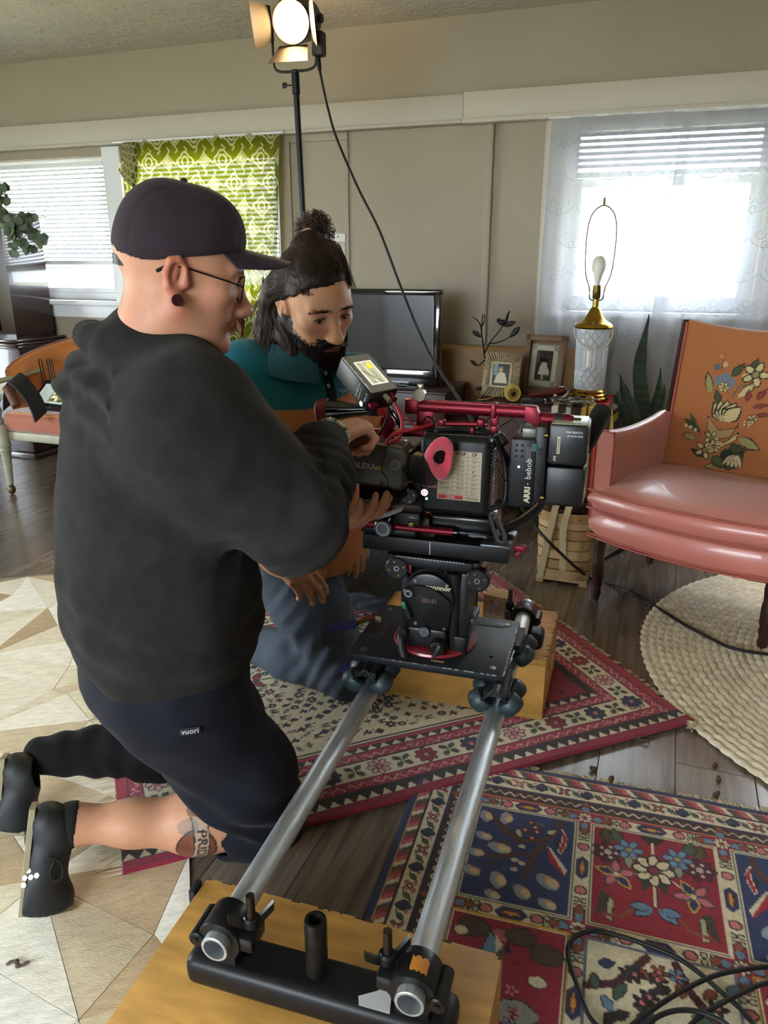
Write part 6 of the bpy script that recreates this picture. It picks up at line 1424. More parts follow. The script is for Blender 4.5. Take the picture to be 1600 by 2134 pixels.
    for x in (-.055, .10): mb = MB(); mb.box((x, 0, .912), (.018 if x > 0 else .04, .02, .05), bev=.003); mb.build('handle_post', REDA, hd)
    mb = MB(); mb.lathe([(.001, -.008), (.014, -.008), (.014, .008), (.001, .008)], T((-.068, -.008, hz+.026)) @ RX(90), 22); mb.box((-.068, -.008, hz+.043), (.012, .010, .014), bev=.002); mb.build('clip_knob', mat('satin_nickel', '#8f8577', .3, .9), hd)
    mb = MB(); mb.box((.06, -.03, .902), (.008, .05, .012), bev=.002); mb.cyl((-.02, -.03, .908), (.09, -.03, .914), .006, n=12); mb.cyl((-.17, -.02, .878), (.02, -.02, .886), .0085, n=14); mb.build('accessory_rod', REDA, t)
    for x, z in ((-.045, .884), (-.012, .912), (.075, .917), (.105, .905)): mb = MB(); mb.box((x, -.032, z), (.016, .02, .016), bev=.003); mb.build('rod_clamp', REDA, t)
    # arm that carries the monitor
    mb = MB(); mb.lathe([(.001, -.012), (.017, -.012), (.017, .012), (.001, .012)], T((-.133, -.03, .905)) @ RX(90), 22); mb.box((-.133, -.03, .885), (.026, .022, .04), bev=.004); mb.tube([(-.133, -.03, .905), (-.135, -.03, .935), (-.15, -.035, .955)], .008, 10); mb.build('monitor_arm', REDA, t)
    mb = MB(); mb.box((-.142, -.045, .936), (.022, .02, .026), bev=.003); mb.build('arm_joint', mat('bright_red', '#b3231d', .35, .2), t)
    mb = MB(); mb.box((-.165, -.035, .937), (.03, .03, .034), bev=.004); mb.build('swivel', RUB, t)
    mb = MB(); mb.box((0, 0, 0), (.010, .010, .05), T((-.105, -.06, .918)) @ RY(-32), .004); mb.build('toggle_lever', BLKG, t)
    # hand-wheel shaped leather grip pointing left with red rubber end
    a, b = Vector((-.175, -.02, .93)), Vector((-.30, -.03, .922)); mb = MB(); mb.lathe([(.012, 0), (.014, .02), (.016, .045), (.021, .075), (.025, .105)], along(a, b), 24); mb.build('focus_cone', BLKG, t)
    mb = MB(); d = (b-a).normalized(); mb.lathe([(.001, 0), (.026, 0), (.0275, .003), (.0265, .024), (.022, .028), (.001, .028)], along(a+d*.103, b+d*.1), 24); mb.build('red_rubber_end', mat('rubber_red', '#6f1a22', .55), t)
    # ---- electronic viewfinder
    EV = mat('evf_grey', '#3a352d', .42, .1); M4 = T((-.118, -.125, .838)) @ RZd(4) @ RY(4)
    mb = MB(); mb.prism([(-.06, -.046), (.05, -.05), (.06, -.038), (.06, .032), (.05, .045), (-.06, .047)], -.035, .038, M4 @ M_xz, bev=.008, seg=3); ev = mb.build('viewfinder', EV, t)
    mb = MB(); pts = [(.014, -.0395, .046), (.012, -.0395, .024), (.006, -.0395, .010), (.008, -.0395, -.012), (.020, -.0395, -.024), (.026, -.0395, -.05)]; mb.tube([M4 @ Vector(p) for p in pts], .0007, 4); mb.build('panel_seam', RUB, ev)
    ft = lambda x, z: M4 @ frame((x, -.0388, z), (1, 0, 0), (0, 0, 1))
    text('ALEXA', .0175, ft(-.031, -.003), mat('alexa_print', '#b9b6ae', .4), ev, xs=.95)
    mb = MB(); mb.box((.0015, -.0388, -.003), (.013, .0006, .0062), M4); y_ = mb.build('yellow_tag', mat('tag_yellow', '#c8b21f', .5), ev); text('MINI', .005, ft(.0015, -.003) @ T((0, 0, .0005)), INK, y_, extrude=.0002)
    mb = MB(); mb.lathe([(.0095, 0), (.011, 0), (.011, .002), (.0095, .002)], ft(.035, .008), 22, False); mb.build('speaker_ring', mat('logo_grey'), ev)
    mb = MB()
    for k in range(-2, 3): mb.box((.035+k*.0035, -.039, .008), (.0012, .0008, .015-abs(k)*.003), M4 @ T((.035, 0, .008)) @ RY(30) @ T((-.035, 0, -.008)))
    mb.build('speaker_bar', mat('logo_grey'), ev)
    for x in (-.046, -.034, -.022, -.01, .012): mb = MB(); mb.lathe([(.001, 0), (.0042, 0), (.0042, .002), (.001, .003)], M4 @ T((x, -.012, .0465 if x > -.02 else .0468)), 12); mb.build('button', mat('button_silver', '#a9aaa8', .3), ev)
    # eyepiece tube and pink cover, turned to the right and a little to the lens
    a = M4 @ Vector((.052, 0, .0)); d = Vector((.93, -.30, -.03)).normalized(); mb = MB(); mb.lathe([(.030, 0), (.036, .006), (.036, .016), (.031, .018), (.031, .024), (.0345, .026), (.0345, .046), (.036, .048), (.036, .056), (.033, .058), (.033, .068)], along(a, a+d), 34); ep = mb.build('eyepiece', ANOG, t)
    for s_, col in ((.030, 'old_brass'), (.034, 'old_brass')): mb = MB(); mb.lathe([(.0349, s_), (.0349, s_+.002)], along(a, a+d), 34, False); mb.build('focus_ring', mat('old_brass'), ep)
    e = a+d*.062; d = Vector((.87, -.49, .06)).normalized(); e = e+d*.010+Vector((.004, 0, .030)); mb = MB(); zx = d.cross(Vector((0, 0, 1))).normalized(); up = zx.cross(d).normalized()
    oval = lambda r_, k, off, n=28: [e+d*off(a_)+zx*(r_*.66*math.cos(a_)*(1+.22*math.sin(a_)))+up*(r_*math.sin(a_)*k*(1.12 if math.sin(a_) < 0 else .92))+zx*(.012*min(0, math.sin(a_))*-1*-1) for a_ in [2*math.pi*i/n for i in range(n)]]
    sweep = lambda b0: (lambda a_: b0+.010*math.cos(a_-2.4))
    mb.loft([oval(.028, 1, sweep(-.012)), oval(.038, 1.05, sweep(-.002)), oval(.043, 1.1, sweep(.006)), oval(.041, 1.08, sweep(.013)), oval(.034, 1.05, sweep(.015)), oval(.024, .95, sweep(.012)), oval(.017, .95, sweep(.004))], cap=False); ec = mb.build('eyecup_cover', mat('pink_fleece', '#d2445a', .9, noise=.08, nscale=60, bump=.6, bscale=300, sheen=.6), t, 180)
    mb = MB(); mb.loft([oval(.0175, .95, sweep(.004)), oval(.012, .9, sweep(-.004)), oval(.004, .9, sweep(-.008))], cap=True); mb.build('eye_lens', BLKG, ec)
    # under the viewfinder: black bracket, cable box, wheel
    mb = MB(); mb.box((-.13, -.10, .765), (.09, .05, .05), bev=.006); ub = mb.build('viewfinder_bracket', RUB, t)
    text('ARRI', .008, frame((-.155, -.1255, .747), (1, 0, 0), (0, 0, 1)), mat('gold_print'), ub, bold=.0002)
    mb = MB(); mb.lathe([(.001, -.006), (.02, -.006), (.022, 0), (.02, .006), (.001, .006)], T((-.085, -.11, .775)) @ RX(70), 24); mb.build('grip_wheel', ANOG, t)
    mb = MB(); mb.cyl((-.14, -.06, .745), (-.12, -.06, .69), .004, n=8); mb.cyl((-.132, -.05, .745), (-.11, -.05, .69), .003, n=8); mb.build('strut', ANOG, t)
    mb = MB(); mb.cyl((-.16, -.055, .708), (-.115, -.055, .708), .009, n=14); mb.build('red_stub', REDA, t)
    # ---- rear power plate and two battery blocks
    mb = MB(); mb.box((.172, -.01, .818), (.055, .105, .150), bev=.004); pp = mb.build('power_plate', B_, t); py_ = -.0630
    fr_ = lambda x, z: frame((x, py_-.0004, z), (0, 0, 1), (-1, 0, 0))
    text('bebob', .018, fr_(.186, .830), WHT, pp); text('ARRI', .017, fr_(.186, .773), mat('arri_print', '#c0b79d', .4), pp, bold=.0007)
    mb = MB(); mb.lathe([(.0016, 0), (.0016, .001), (.001, .0012)], frame((.186, py_, .797), (1, 0, 0), (0, 0, 1)), 10); mb.build('registered_dot', mat('arri_print'), pp)
    mb = MB(); mb.ell((.165, py_, .833), (.0028, .001, .0028)); mb.build('blue_lamp', mat('led_blue', '#6fc4ff', .3, emit=2.5), pp)
    for z in (.88, .868, .856, .796, .786, .776):
        for x in (.158, .170): mb = MB(); mb.cyl((x, py_+.001, z), (x, py_-.0015, z), .0028, n=12); mb.build('port', RUB, pp)
    mb = MB(); mb.box((.195, py_, .877), (.011, .002, .017)); mb.build('display', mat('lcd_teal', '#3c5a60', .2), pp)
    mb = MB(); mb.box((.180, -.01, .902), (.03, .06, .02), bev=.003); mb.build('plate_socket', mat('socket_grey', '#6e6c66', .4, .4), pp)
    for k in range(4): mb = MB(); mb.box((.1805+k*.0025, py_, .862), (.0006, .0006, .03)); mb.build('pinstripe', mat('logo_grey'), pp)
    mb = MB(); mb.box((.208, -.005, .838), (.026, .11, .168), bev=.004); mp_ = mb.build('battery_mount', B_, t)
    for z in (.905, .77): mb = MB(); mb.cyl((.214, py_-.002, z), (.222, py_-.002, z), .005, n=12); mb.build('brass_pin', mat('old_brass'), mp_)
    for z in (.873, .864, .80, .791): mb = MB(); mb.cyl((.207, py_+.004, z), (.207, py_-.0005, z), .0032, n=12); mb.build('port', RUB, mp_)
    # cables
    cab = mat('cable_black', '#101011', .5); cr = mat('cable_red', '#a5202e', .45)
    L = lambda *px: [root_inv(t) @ D(x, y, d_) for x, y, d_ in px]
    for pts, r_, m in ((L((800, 812, 1.66), (825, 845, 1.64), (838, 880, 1.62), (830, 915, 1.62), (805, 925, 1.62)), .0042, cr), (L((800, 930, 1.6), (820, 905, 1.6), (860, 895, 1.62), (900, 885, 1.66)), .004, cr), (L((845, 870, 1.68), (870, 890, 1.67), (905, 885, 1.67)), .0028, cr), (L((806, 832, 1.65), (808, 860, 1.64), (800, 885, 1.64), (788, 905, 1.66)), .0022, cab), (L((905, 898, 1.63), (960, 895, 1.65), (1010, 905, 1.65), (1045, 935, 1.66), (1062, 970, 1.68)), .006, cab), (L((1000, 890, 1.66), (1030, 915, 1.64), (1050, 960, 1.66), (1055, 1010, 1.67)), .005, cab), (L((1010, 905, 1.7), (1012, 880, 1.7), (1030, 863, 1.69), (1060, 868, 1.68), (1085, 895, 1.67), (1092, 930, 1.67), (1080, 965, 1.67), (1055, 970, 1.68), (1030, 950, 1.7), (1023, 925, 1.7), (1035, 895, 1.71), (1070, 872, 1.72)), .0016, cab), (L((1055, 1000, 1.66), (1052, 1040, 1.67), (1040, 1055, 1.67), (1005, 1063, 1.67)), .006, cab), (L((1150, 1020, 1.8), (1120, 1060, 1.76), (1080, 1090, 1.74), (1045, 1105, 1.72)), .011, cab), (L((1060, 1080, 1.74), (1050, 1100, 1.72), (1058, 1115, 1.70)), .002, cab), (L((880, 880, 1.7), (890, 868, 1.7), (905, 878, 1.68), (900, 895, 1.66), (880, 898, 1.66)), .002, cab)):
        mb = MB(); mb.tube(spline(pts, 7), r_, 8); mb.build('cable', m, t, 180)
    for a, b in (((1013, 893), (1050, 915)), ((1078, 915), (1085, 895))): mb = MB(); p, q = L((*a, 1.68), (*b, 1.66)); mb.loft([[v+Vector((0, -.012, -.006)), v+Vector((0, .012, .006)), v+Vector((0, .012, .009)), v+Vector((0, -.012, -.003))] for v in (p, q)]); mb.build('white_cable_tag', WHT, t)
    p, q = L((1040, 908, 1.66), (1052, 925, 1.65)); mb = MB(); mb.cyl(p, q, .010, n=14); mb.build('connector', RUB, t)
    p, q = L((790, 800, 1.66), (806, 832, 1.65)); mb = MB(); mb.cyl(p, q, .0055, n=12); mb.build('bnc_plug', mat('bnc_beige', '#a89a7c', .35, .7), t)
    p, q = L((848, 958, 1.6), (1005, 1068, 1.6))
    return t
M_xz = Matrix(((1, 0, 0, 0), (0, 0, -1, 0), (0, 1, 0, 0), (0, 0, 0, 1)))   # prism (x, z) outlines, extruded along y
CAMT = cinema_camera()
def battery(label, z0, z1, mark):
    t = thing('camera_battery', label, 'battery', tuple(RM @ Vector((.262, -.005, z0))), RZ); h = z1-z0
    mb = MB(); mb.box((0, 0, h/2), (.08, .112, h), bev=.007); c = mb.build('case', mat('battery_black', '#0f0f10', .4), t)
    mb = MB(); mb.box((.0395, 0, h/2), (.0025, .09, h*.9), bev=.001); mb.build('end_rib', mat('fin_grey'), c)
    mb = MB()
    for k in range(4): mb.box((.0405, -.04, h*.2+k*.008), (.002, .012, .003))
    mb.build('gauge_bar', WHT, c)
    if mark:
        mb = MB(); mb.box((0, .0, h+.0006), (.07, .10, .0012), bev=.0004); mb.build('top_label', mat('label_sage', '#8f9079', .35, .3, noise=.15, nscale=60), t)
        f = lambda x, z: frame((x, -.0565, z), (1, 0, 0), (0, 0, 1)); text('HAMBACH', .0068, f(.012, h*.83), WHT, c, extrude=.0002); text('(614)205-4215', .0062, f(.014, h*.74), WHT, c, extrude=.0002, xs=.85)
        mb = MB(); mb.box((-.018, -.0563, h*.5), (.006, .0008, h*.42)); s_ = mb.build('white_strip', mat('strip_cream', '#b3aa90', .5), c)
        for k in range(7): mb = MB(); mb.box((-.018, -.0568, h*.34+k*.0042), (.003, .0003, .0022)); mb.build('strip_mark', mat('ink'), s_)
        text('E', .014, f(-.024, h*.16), WHT, c, extrude=.0002)
battery('upper black camera battery with pale label on top', .842, .928, True)
battery('lower black camera battery under the labelled one', .752, .838, False)
def monitor():
    A, B_, Cc, E_ = D(710, 745, 1.60), D(774, 821, 1.545), D(813, 790, 1.60), D(685, 770, 1.575)
    x = (B_-A); L = x.length; x.normalize(); y = (Cc-B_); y = y-x*y.dot(x); Wd = y.length; y.normalize(); z = x.cross(y)
    if z.dot(E_-A) > 0: z = -z
    th = .048; t = thing('on_camera_monitor', 'small black monitor with bright glare screen tilted above the camera', 'monitor', tuple((A+B_)/2)); M4 = T(root_inv(t) @ A) @ Matrix((x, y, z)).transposed().to_4x4()
    cx, cy = L/2, Wd/2
    mb = MB(); mb.box((cx, cy, -th/2), (L, Wd, th), M4, .003); mb.build('housing', mat('monitor_black', '#121213', .4), t)
    mb = MB(); mb.box((cx, cy, .001), (L-.004, Wd-.004, .002), M4); mb.build('glass', mat('monitor_glass', '#8f8e84', .12, spec=.6), t)
    c = Canvas(L*.62, Wd*.62, .002, '#9b9a84'); w_, h_ = L*.62, Wd*.62
    for k in range(5): c.line([(0, h_*k/5), (w_, h_*(k/5+.1))], .003, ['#b3b2a2', '#7f7c62', '#c2bfa4', '#8a8566', '#a9a892'][k])
    c.rect(.008, h_*.55, .026, h_*.85, '#d8c23a'); c.line([(w_*.3, 0), (w_*.9, h_*.7)], .004, '#6d6a58'); c.line([(.001, .001), (w_-.001, .001), (w_-.001, h_-.001), (.001, h_-.001), (.001, .001)], .0022, '#d9d7c8')
    me = c.mesh('picture', lambda U, V: (U+L*.2, V+Wd*.22, 0*U+.0026)); me.transform(M4); em = mat('monitor_picture'); link('picture', me, em, t, None)
    for k in range(5): mb = MB(); mb.box((L*.16+k*L*.16, Wd*.045, .0026), (L*.11, .0035, .0015), M4, .0005); mb.build('button', mat('button_silver'), t)
    # printed side (faces the lens side)
    side = M4 @ frame((cx, -.0006, -th/2), (-1, 0, 0), (0, 0, -1))
    f = lambda a, b: M4 @ frame((a, -.0004, b), (0, 0, 1), (-1, 0, 0))
    text('HAMBACH', .0068, f(L*.66, -th*.5), WHT, t, extrude=.0002); text('(614)205-4215', .0062, f(L*.74, -th*.5), WHT, t, extrude=.0002, xs=.85); text('Ultra 5', .0085, f(L*.90, -th*.45), WHT, t, extrude=.0002)
    mb = MB(); mb.box((L+.006, Wd*.15, -th*.6), (.014, .02, .012), M4, .003); mb.build('mount_foot', REDA, t)
    for k, (a, m) in enumerate(((.55, 'bnc_beige'), (.75, 'red_anodised'))): mb = MB(); mb.cyl(M4 @ Vector((L, Wd*a, -.012)), M4 @ Vector((L+.018, Wd*a, -.012)), .006, n=12); mb.build('plug', MATS[m], t)
    mb = MB(); mb.cyl(M4 @ Vector((L-.012, -.001, -th*.72)), M4 @ Vector((L-.012, -.007, -th*.72)), .006, n=14); mb.build('thumb_screw', CHR, t)
monitor()
t = thing('shotgun_microphone', 'black foam covered microphone angled up behind the batteries', 'microphone', tuple(D(1215, 930, 1.86))); a, b = root_inv(t) @ D(1212, 935, 1.86), root_inv(t) @ D(1258, 852, 1.90)
mb = MB(); L = (b-a).length; mb.lathe([(.001, 0), (.022, .003), (.024, .02), (.0245, L-.01), (.020, L), (.001, L+.002)], along(a, b), 26); mb.build('foam_windscreen', mat('foam_black', '#15161a', .9, bump=.7, bscale=500), t)
mb = MB(); mb.tube([a, a-(b-a).normalized()*.04, a-(b-a).normalized()*.05+Vector((-.05, -.03, -.03))], .009, 12); mb.build('barrel', ANO, t)
# ================================================================ PEOPLE
def V3(*a): return np.array(a if len(a) > 1 else a[0], float)
class Body:
    """several field meshes gathered into one body mesh"""
    def __init__(s): s.V = []; s.Q = []; s.C = []; s.n = 0
    def put(s, fld, colfn, smooth=2, keep=None):
        v, q = fld.nets()
        if keep is not None:
            ok = keep(v); q = q[ok[q].all(1)]; us = np.zeros(len(v), bool); us[q.ravel()] = True; mp = np.cumsum(us)-1; v = v[us]; q = mp[q]
        v = relax(v, q, smooth); s.V.append(v); s.Q.append(q+s.n); s.C.append(colfn(v)); s.n += len(v)
    def build(s, name, m, parent): return link(name, nmesh(name, np.concatenate(s.V), np.concatenate(s.Q), root_inv(parent), np.concatenate(s.C)), m, parent, 180)
def hframe(o, f, roll=0):
    """head frame: x right, y forward, z up"""
    f = Vector(f).normalized(); x = f.cross(Vector((0, 0, 1))).normalized(); u = x.cross(f); rm = Matrix.Rotation(R(roll), 3, f); x = rm @ x; u = rm @ u
    return T(o) @ Matrix((x, f, u)).transposed().to_4x4()
def head_field(M4, neck, h=.0026, ear=1.0, nose=1.0, jaw=1.0, lo=.20):
    o = M4.translation; m3 = np.array(M4.to_3x3()); F = Field(V3(o)-V3(.17, .17, .235), V3(o)+V3(.17, .17, .17), h); W = lambda *p: np.array(M4 @ Vector(p))
    E = lambda c, r_, k=.02, op='add': F.ell(W(*c), r_, k, m3, op); K = lambda a, b, r0, r1, k=.015, op='add': F.cap(W(*a), W(*b), r0, r1, k, op)
    E((0, -.008, .045), (.078, .100, .088)); E((0, .035, .035), (.067, .062, .062)); E((0, .042, -.02), (.062, .056, .072), .03); E((0, .04, -.066), (.054*jaw, .05, .038), .03); E((0, .083, -.097), (.025, .019, .018), .02)
    for s_ in (-1, 1):
        K((s_*.058*jaw, .0, -.045), (s_*.024, .078, -.093), .019, .018); E((s_*.046, .060, -.010), (.022, .024, .018), .02); K((s_*.012, .092, .030), (s_*.048, .078, .033), .011, .009, .015)
        E((s_*.033, .108, .010), (.021, .021, .013), .012, 'sub'); E((s_*.033, .080, .0105), (.0185, .0145, .0135), .006); E((s_*.033, .0985, .0075), (.0160, .009, .0060), .003, 'sub')
        E((s_*.0135, .108, -.034), (.009, .010, .0085), .008)
        # ear: rim, bowl, lobe
        e = lambda c, r_, k=.006, op='add': F.ell(W(s_*c[0], c[1], c[2]), r_, k, m3, op)
        P_ = [(.076, .004, -.006), (.080, -.001, .016), (.083, -.012, .030), (.086, -.024, .026), (.086, -.028, .008), (.082, -.022, -.012), (.078, -.008, -.028)]
        for a, b in zip(P_[:-1], P_[1:]): F.cap(W(s_*a[0], a[1], a[2]), W(s_*b[0], b[1], b[2]), .0052*ear, None, .006)
        e((.078, -.012, .006), (.006, .014, .024)); e((.077, -.006, -.030), (.007, .010, .010)); e((.091, -.010, .005), (.013, .0125, .020), .003, 'sub'); e((.081, -.014, .010), (.004, .006, .014), .003); e((.079, .004, -.002), (.006, .006, .008), .004)
    K((0, .093, .020), (0, .116*nose, -.026), .0085, .0115); E((0, .119*nose, -.031), (.0135, .013, .0115), .012); K((0, .10, -.04), (0, .1, -.05), .012, .012, .012)
    E((0, .0985, -.0560), (.024, .010, .006), .008); E((0, .097, -.0685), (.021, .011, .0065), .008); K((-.023, .111, -.0622), (.023, .111, -.0622), .0032, .0032, .004, 'sub')
    K((0, -.012, -.045), (0, -.02, -.09), .058, .058, .04); F.cap(W(0, -.02, -.08), np.array(neck), .060, .066, .04)
    return F, W
def to_local(M4): 
    a = np.array(M4.inverted()); return lambda v: v @ a[:3, :3].T+a[:3, 3]
SKIN = mat('skin', rough=.5, attr=True, noise=.05, nscale=60, bump=.12, bscale=700, sss=.12, spec=.4)
def skin_col(base, v, seed=1, amp=.10):
    c = np.tile(np.array(C(base)), (len(v), 1)); n = noise3(v, 25, seed)[:, None]-.5; return np.clip(c*(1+amp*2*n*np.array([.6, 1.0, 1.0])), 0, 1)
def hand(F, wrist, d, back, side, curl, spread=1.0, thumb=(.5, .3), tw=0, k=.006, sz=1.0):
    """side=+1: thumb on -x when seen from the back with fingers up (right hand)"""
    y = Vector(d).normalized(); z = Vector(back); z = (z-y*z.dot(y)).normalized(); x = y.cross(z)*side; w_ = Vector(wrist); tips = []
    L = lambda a, b, c: w_+(x*a+y*b+z*c)*sz
    for a, b, r0, r1 in (((0, -.02, 0), (0, .02, 0), .027, .030), ((-.012, .01, 0), (-.026, .075, .002), .019, .014), ((0, .01, .001), (-.008, .082, .004), .020, .0145), ((.008, .01, .001), (.011, .078, .003), .019, .0135), ((.014, .01, 0), (.028, .070, 0), .017, .012)): F.cap(L(*a), L(*b), r0*sz, r1*sz, .014, sq=((z.x, z.y, z.z), .78))
    for i, (x0, y0, ls, r_) in enumerate(((-.027, .080, (.042, .026, .021), .0098), (-.008, .086, (.046, .030, .022), .0100), (.012, .082, (.042, .028, .022), .0095), (.029, .072, (.033, .021, .019), .0085))):
        p = L(x0, y0, .001); cu = curl[i]; sp_ = (x0*spread)*6; ang = 0; dirv = (y+x*sp_*.35).normalized()
        F.cap(L(x0*.8, y0-.02, 0), p, r_*1.25*sz, r_*1.12*sz, k)
        for j in range(3):
            ang += cu[j]; dd = dirv*math.cos(R(ang))-z*math.sin(R(ang)); q = p+dd*ls[j]*sz; F.cap(p, q, r_*(1.06-.1*j)*sz, r_*(.96-.1*j)*sz, k); p = q
        tips.append((p, dd, z*math.cos(R(ang))+dirv*math.sin(R(ang)), r_*.8))
    a = L(-.018, .012, -.006); b = L(-.044, .045, -.012-thumb[1]*.01); c = b+(y*.9-x*(.45-thumb[0])-z*.35*thumb[1]).normalized()*.034*sz; d_ = c+(y*.95-x*(.1-thumb[0])-z*.3*thumb[1]).normalized()*.028*sz
    F.chain([a, b, c, d_], [.018*sz, .0135*sz, .0115*sz, .009*sz], .010); return tips
def nails(tips, m, parent):
    for p, d, u, r_ in tips:
        mb = MB(); mb.ell((0, 0, 0), (r_*.72, r_*.95, r_*.22), T(root_inv(parent) @ (p+u*r_*.72+d*r_*.15)) @ frame((0, 0, 0), d.cross(u), d), 10, 6); mb.build('fingernail', m, parent, 180)
EYE = mat('eye_white', '#cfc8c0', .2); IRIS = mat('eye_dark', '#1a0f0a', .15)
def eyes(W, M4, parent, gaze):
    g = (M4.to_3x3() @ Vector(gaze)).normalized()
    for s_ in (-1, 1):
        la = MB(); la.tube(spline([root_inv(parent) @ Vector(W(s_*.033+q, y_, z_)) for q, y_, z_ in ((-.0155, .0895, .0085), (-.006, .0955, .0142), (.006, .0950, .0142), (.0155, .0880, .0085))], 5), [.0006]+[.0013]*14+[.0006], 5); la.build('eyelash', IRIS, parent, 180)
        c = Vector(W(s_*.033, .0795, .0085)); mb = MB(); mb.ell(root_inv(parent) @ c, .0128, None, 18, 12); e = mb.build('eye', EYE, parent, 180)
        mb = MB(); mb.ell((0, 0, 0), (.0054, .0054, .0022), T(root_inv(parent) @ (c+g*.0118)) @ along((0, 0, 0), g), 16, 8); mb.build('iris', IRIS, e, 180)
# ---------------------------------------------------------------- the person in the cap
def person_cap():
    t = thing('person', 'kneeling person in black cap and black hoodie reaching to the camera', 'person', (-.46, 1.38, .0)); inv = root_inv(t)
    f = Vector((.94, .342, 0)); r_ = Vector((.342, -.94, 0)); ax = np.array([[r_.x, f.x, 0], [r_.y, f.y, 0], [0, 0, 1]])
    hf = Vector((math.cos(R(21))*math.cos(R(12)), math.sin(R(21))*math.cos(R(12)), -math.sin(R(12)))); M4 = hframe((-.345, 1.332, 1.222), hf, 2); neck = V3(-.415, 1.36, 1.08)
    F, W = head_field(M4, neck, ear=1.15, jaw=1.08); loc = to_local(M4); bd = Body()
    def hc(v):
        c = skin_col('#b98468', v, 2, .08); p = loc(v); a = np.abs(p[:, 0])
        ear = np.clip((a-.074)/.01, 0, 1)[:, None]; c = c*(1-ear*.6)+np.array(C('#b0604f'))*ear*.6
        red = (np.exp(-((a-.05)/.03)**2-((p[:, 2]+.02)/.03)**2)*(p[:, 1] > .03))[:, None]; c = c*(1-.25*red)+np.array(C('#b4685a'))*.25*red
        st = ((p[:, 2] < -.035) & (p[:, 1] > .0) & (noise3(v, 300, 4) > .52))[:, None]; c = np.where(st, c*.92, c)
        nk = (np.clip((-.06-p[:, 2])/.06, 0, 1))[:, None]; c = c*(1-.25*nk)+np.array(C('#b0604c'))*.25*nk
        br = (p[:, 1] > .06) & (np.abs(p[:, 2]-.034) < .006) & (a > .012) & (a < .052); c[br] = C('#5a3526'); return c
    bd.put(F, hc)
    # right arm and left arm hands
    wr = V3(-.108, 1.415, .930); Fh = Field((-.19, 1.32, .83), (.05, 1.60, 1.02), .0022); tips = hand(Fh, Vector(wr)+Vector((.008, .012, .002)), (.62, .78, .06), (-.28, -.25, .93), 1, [(62, 85, 50), (60, 88, 50), (58, 88, 50), (56, 85, 50)], .6, (.75, .9)); Fh.cap(wr-V3(.02, .06, .02), wr+V3(.004, .005, 0), .030, .028, .02, sq=((0, 0, 1), .8))
    hcol = lambda v: skin_col('#b78569', v, 3, .10); bd.put(Fh, hcol)
    wl = V3(-.128, 1.60, .698); Fl = Field((-.25, 1.46, .62), (.04, 1.70, .80), .0026); tl = hand(Fl, wl, (.85, -.50, .18), (.15, -.2, -.95), -1, [(18, 22, 15), (22, 25, 15), (25, 25, 18), (28, 28, 20)], 1.0, (.1, .4)); Fl.cap(wl-V3(.06, -.02, .02), wl, .032, .028, .02); bd.put(Fl, hcol)
    # right calf with tattoos, left shin hidden in cloth
    kn, an = V3(-.275, 1.36, .095), V3(-.635, 1.272, .160)
    d = (an-kn)/np.linalg.norm(an-kn); Fc = Field((-.74, 1.17, .0), (-.2, 1.46, .24), .0028); mid = kn+d*.13
    Fc.cap(kn, mid, .060, .061, .03).cap(mid, kn+d*.26, .060, .044, .03).cap(kn+d*.26, an, .043, .036, .03).ell(mid+V3(.02, -.012, .012), (.075, .05, .056), .03).cap(an, an+V3(-.05, .0, -.03), .036, .034, .03)
    # letters of the banner rasterised once
    cu = bpy.data.curves.new('tx', 'FONT'); cu.body = 'PRIDE'; cu.size = .026; cu.align_x = 'CENTER'; cu.align_y = 'CENTER'; cu.offset = .0006; ob = bpy.data.objects.new('tx', cu); me = bpy.data.meshes.new_from_object(ob)
    tv = np.array([v.co[:2] for v in me.vertices]); me.calc_loop_triangles(); tri = tv[np.array([l.vertices[:] for l in me.loop_triangles])]; bpy.data.objects.remove(ob)
    def inT(p):
        m = np.zeros(len(p), bool)
        for A, B_, Cc in tri:
            s1 = (B_[0]-A[0])*(p[:, 1]-A[1])-(B_[1]-A[1])*(p[:, 0]-A[0]); s2 = (Cc[0]-B_[0])*(p[:, 1]-B_[1])-(Cc[1]-B_[1])*(p[:, 0]-B_[0]); s3 = (A[0]-Cc[0])*(p[:, 1]-Cc[1])-(A[1]-Cc[1])*(p[:, 0]-Cc[0]); m |= ((s1 >= 0) & (s2 >= 0) & (s3 >= 0)) | ((s1 <= 0) & (s2 <= 0) & (s3 <= 0))
        return m
    def cc(v):
        c = skin_col('#bd8a6c', v, 5, .08); u = (v-kn)@d; e = V3(-d[1], d[0], 0); e /= np.linalg.norm(e); ang = np.arctan2((v-kn-np.outer(u, d))[:, 2], (v-kn-np.outer(u, d))@e); s_ = ang*.058
        near = np.abs(ang) < 2.4
        # dark bird-like shape above the banner
        a = near & (((u-.112)/.035)**2+((s_-.062)/.026)**2 < 1+.9*(noise3(v, 90, 6)-.5)*2) & (noise3(v, 130, 7) > .32); c[a] = c[a]*.42
        # brown shape with outline and curved banner
        a = near & (((u-.128)/.040)**2+((s_+.012)/.040)**2 < 1); c[a] = np.array(C('#6e3d2c'))*(.7+.6*noise3(v, 80, 8)[a][:, None])
        a = near & (np.abs(((u-.128)/.040)**2+((s_+.012)/.040)**2-1) < .08); c[a] = C('#2a1d1a')
        us = u-.118-.25*(s_+.01)**2/.06; bn = near & (np.abs(us) < .015) & (np.abs(s_+.008) < .054); c[bn] = C('#a98f7a')
        eb = near & (np.abs(np.abs(us)-.015) < .0016) & (np.abs(s_+.008) < .054); c[eb] = C('#2c2626')
        q = np.stack([-(s_+.006), -us], 1); l_ = bn & inT(q*1.0); c[l_] = C('#2b2328')
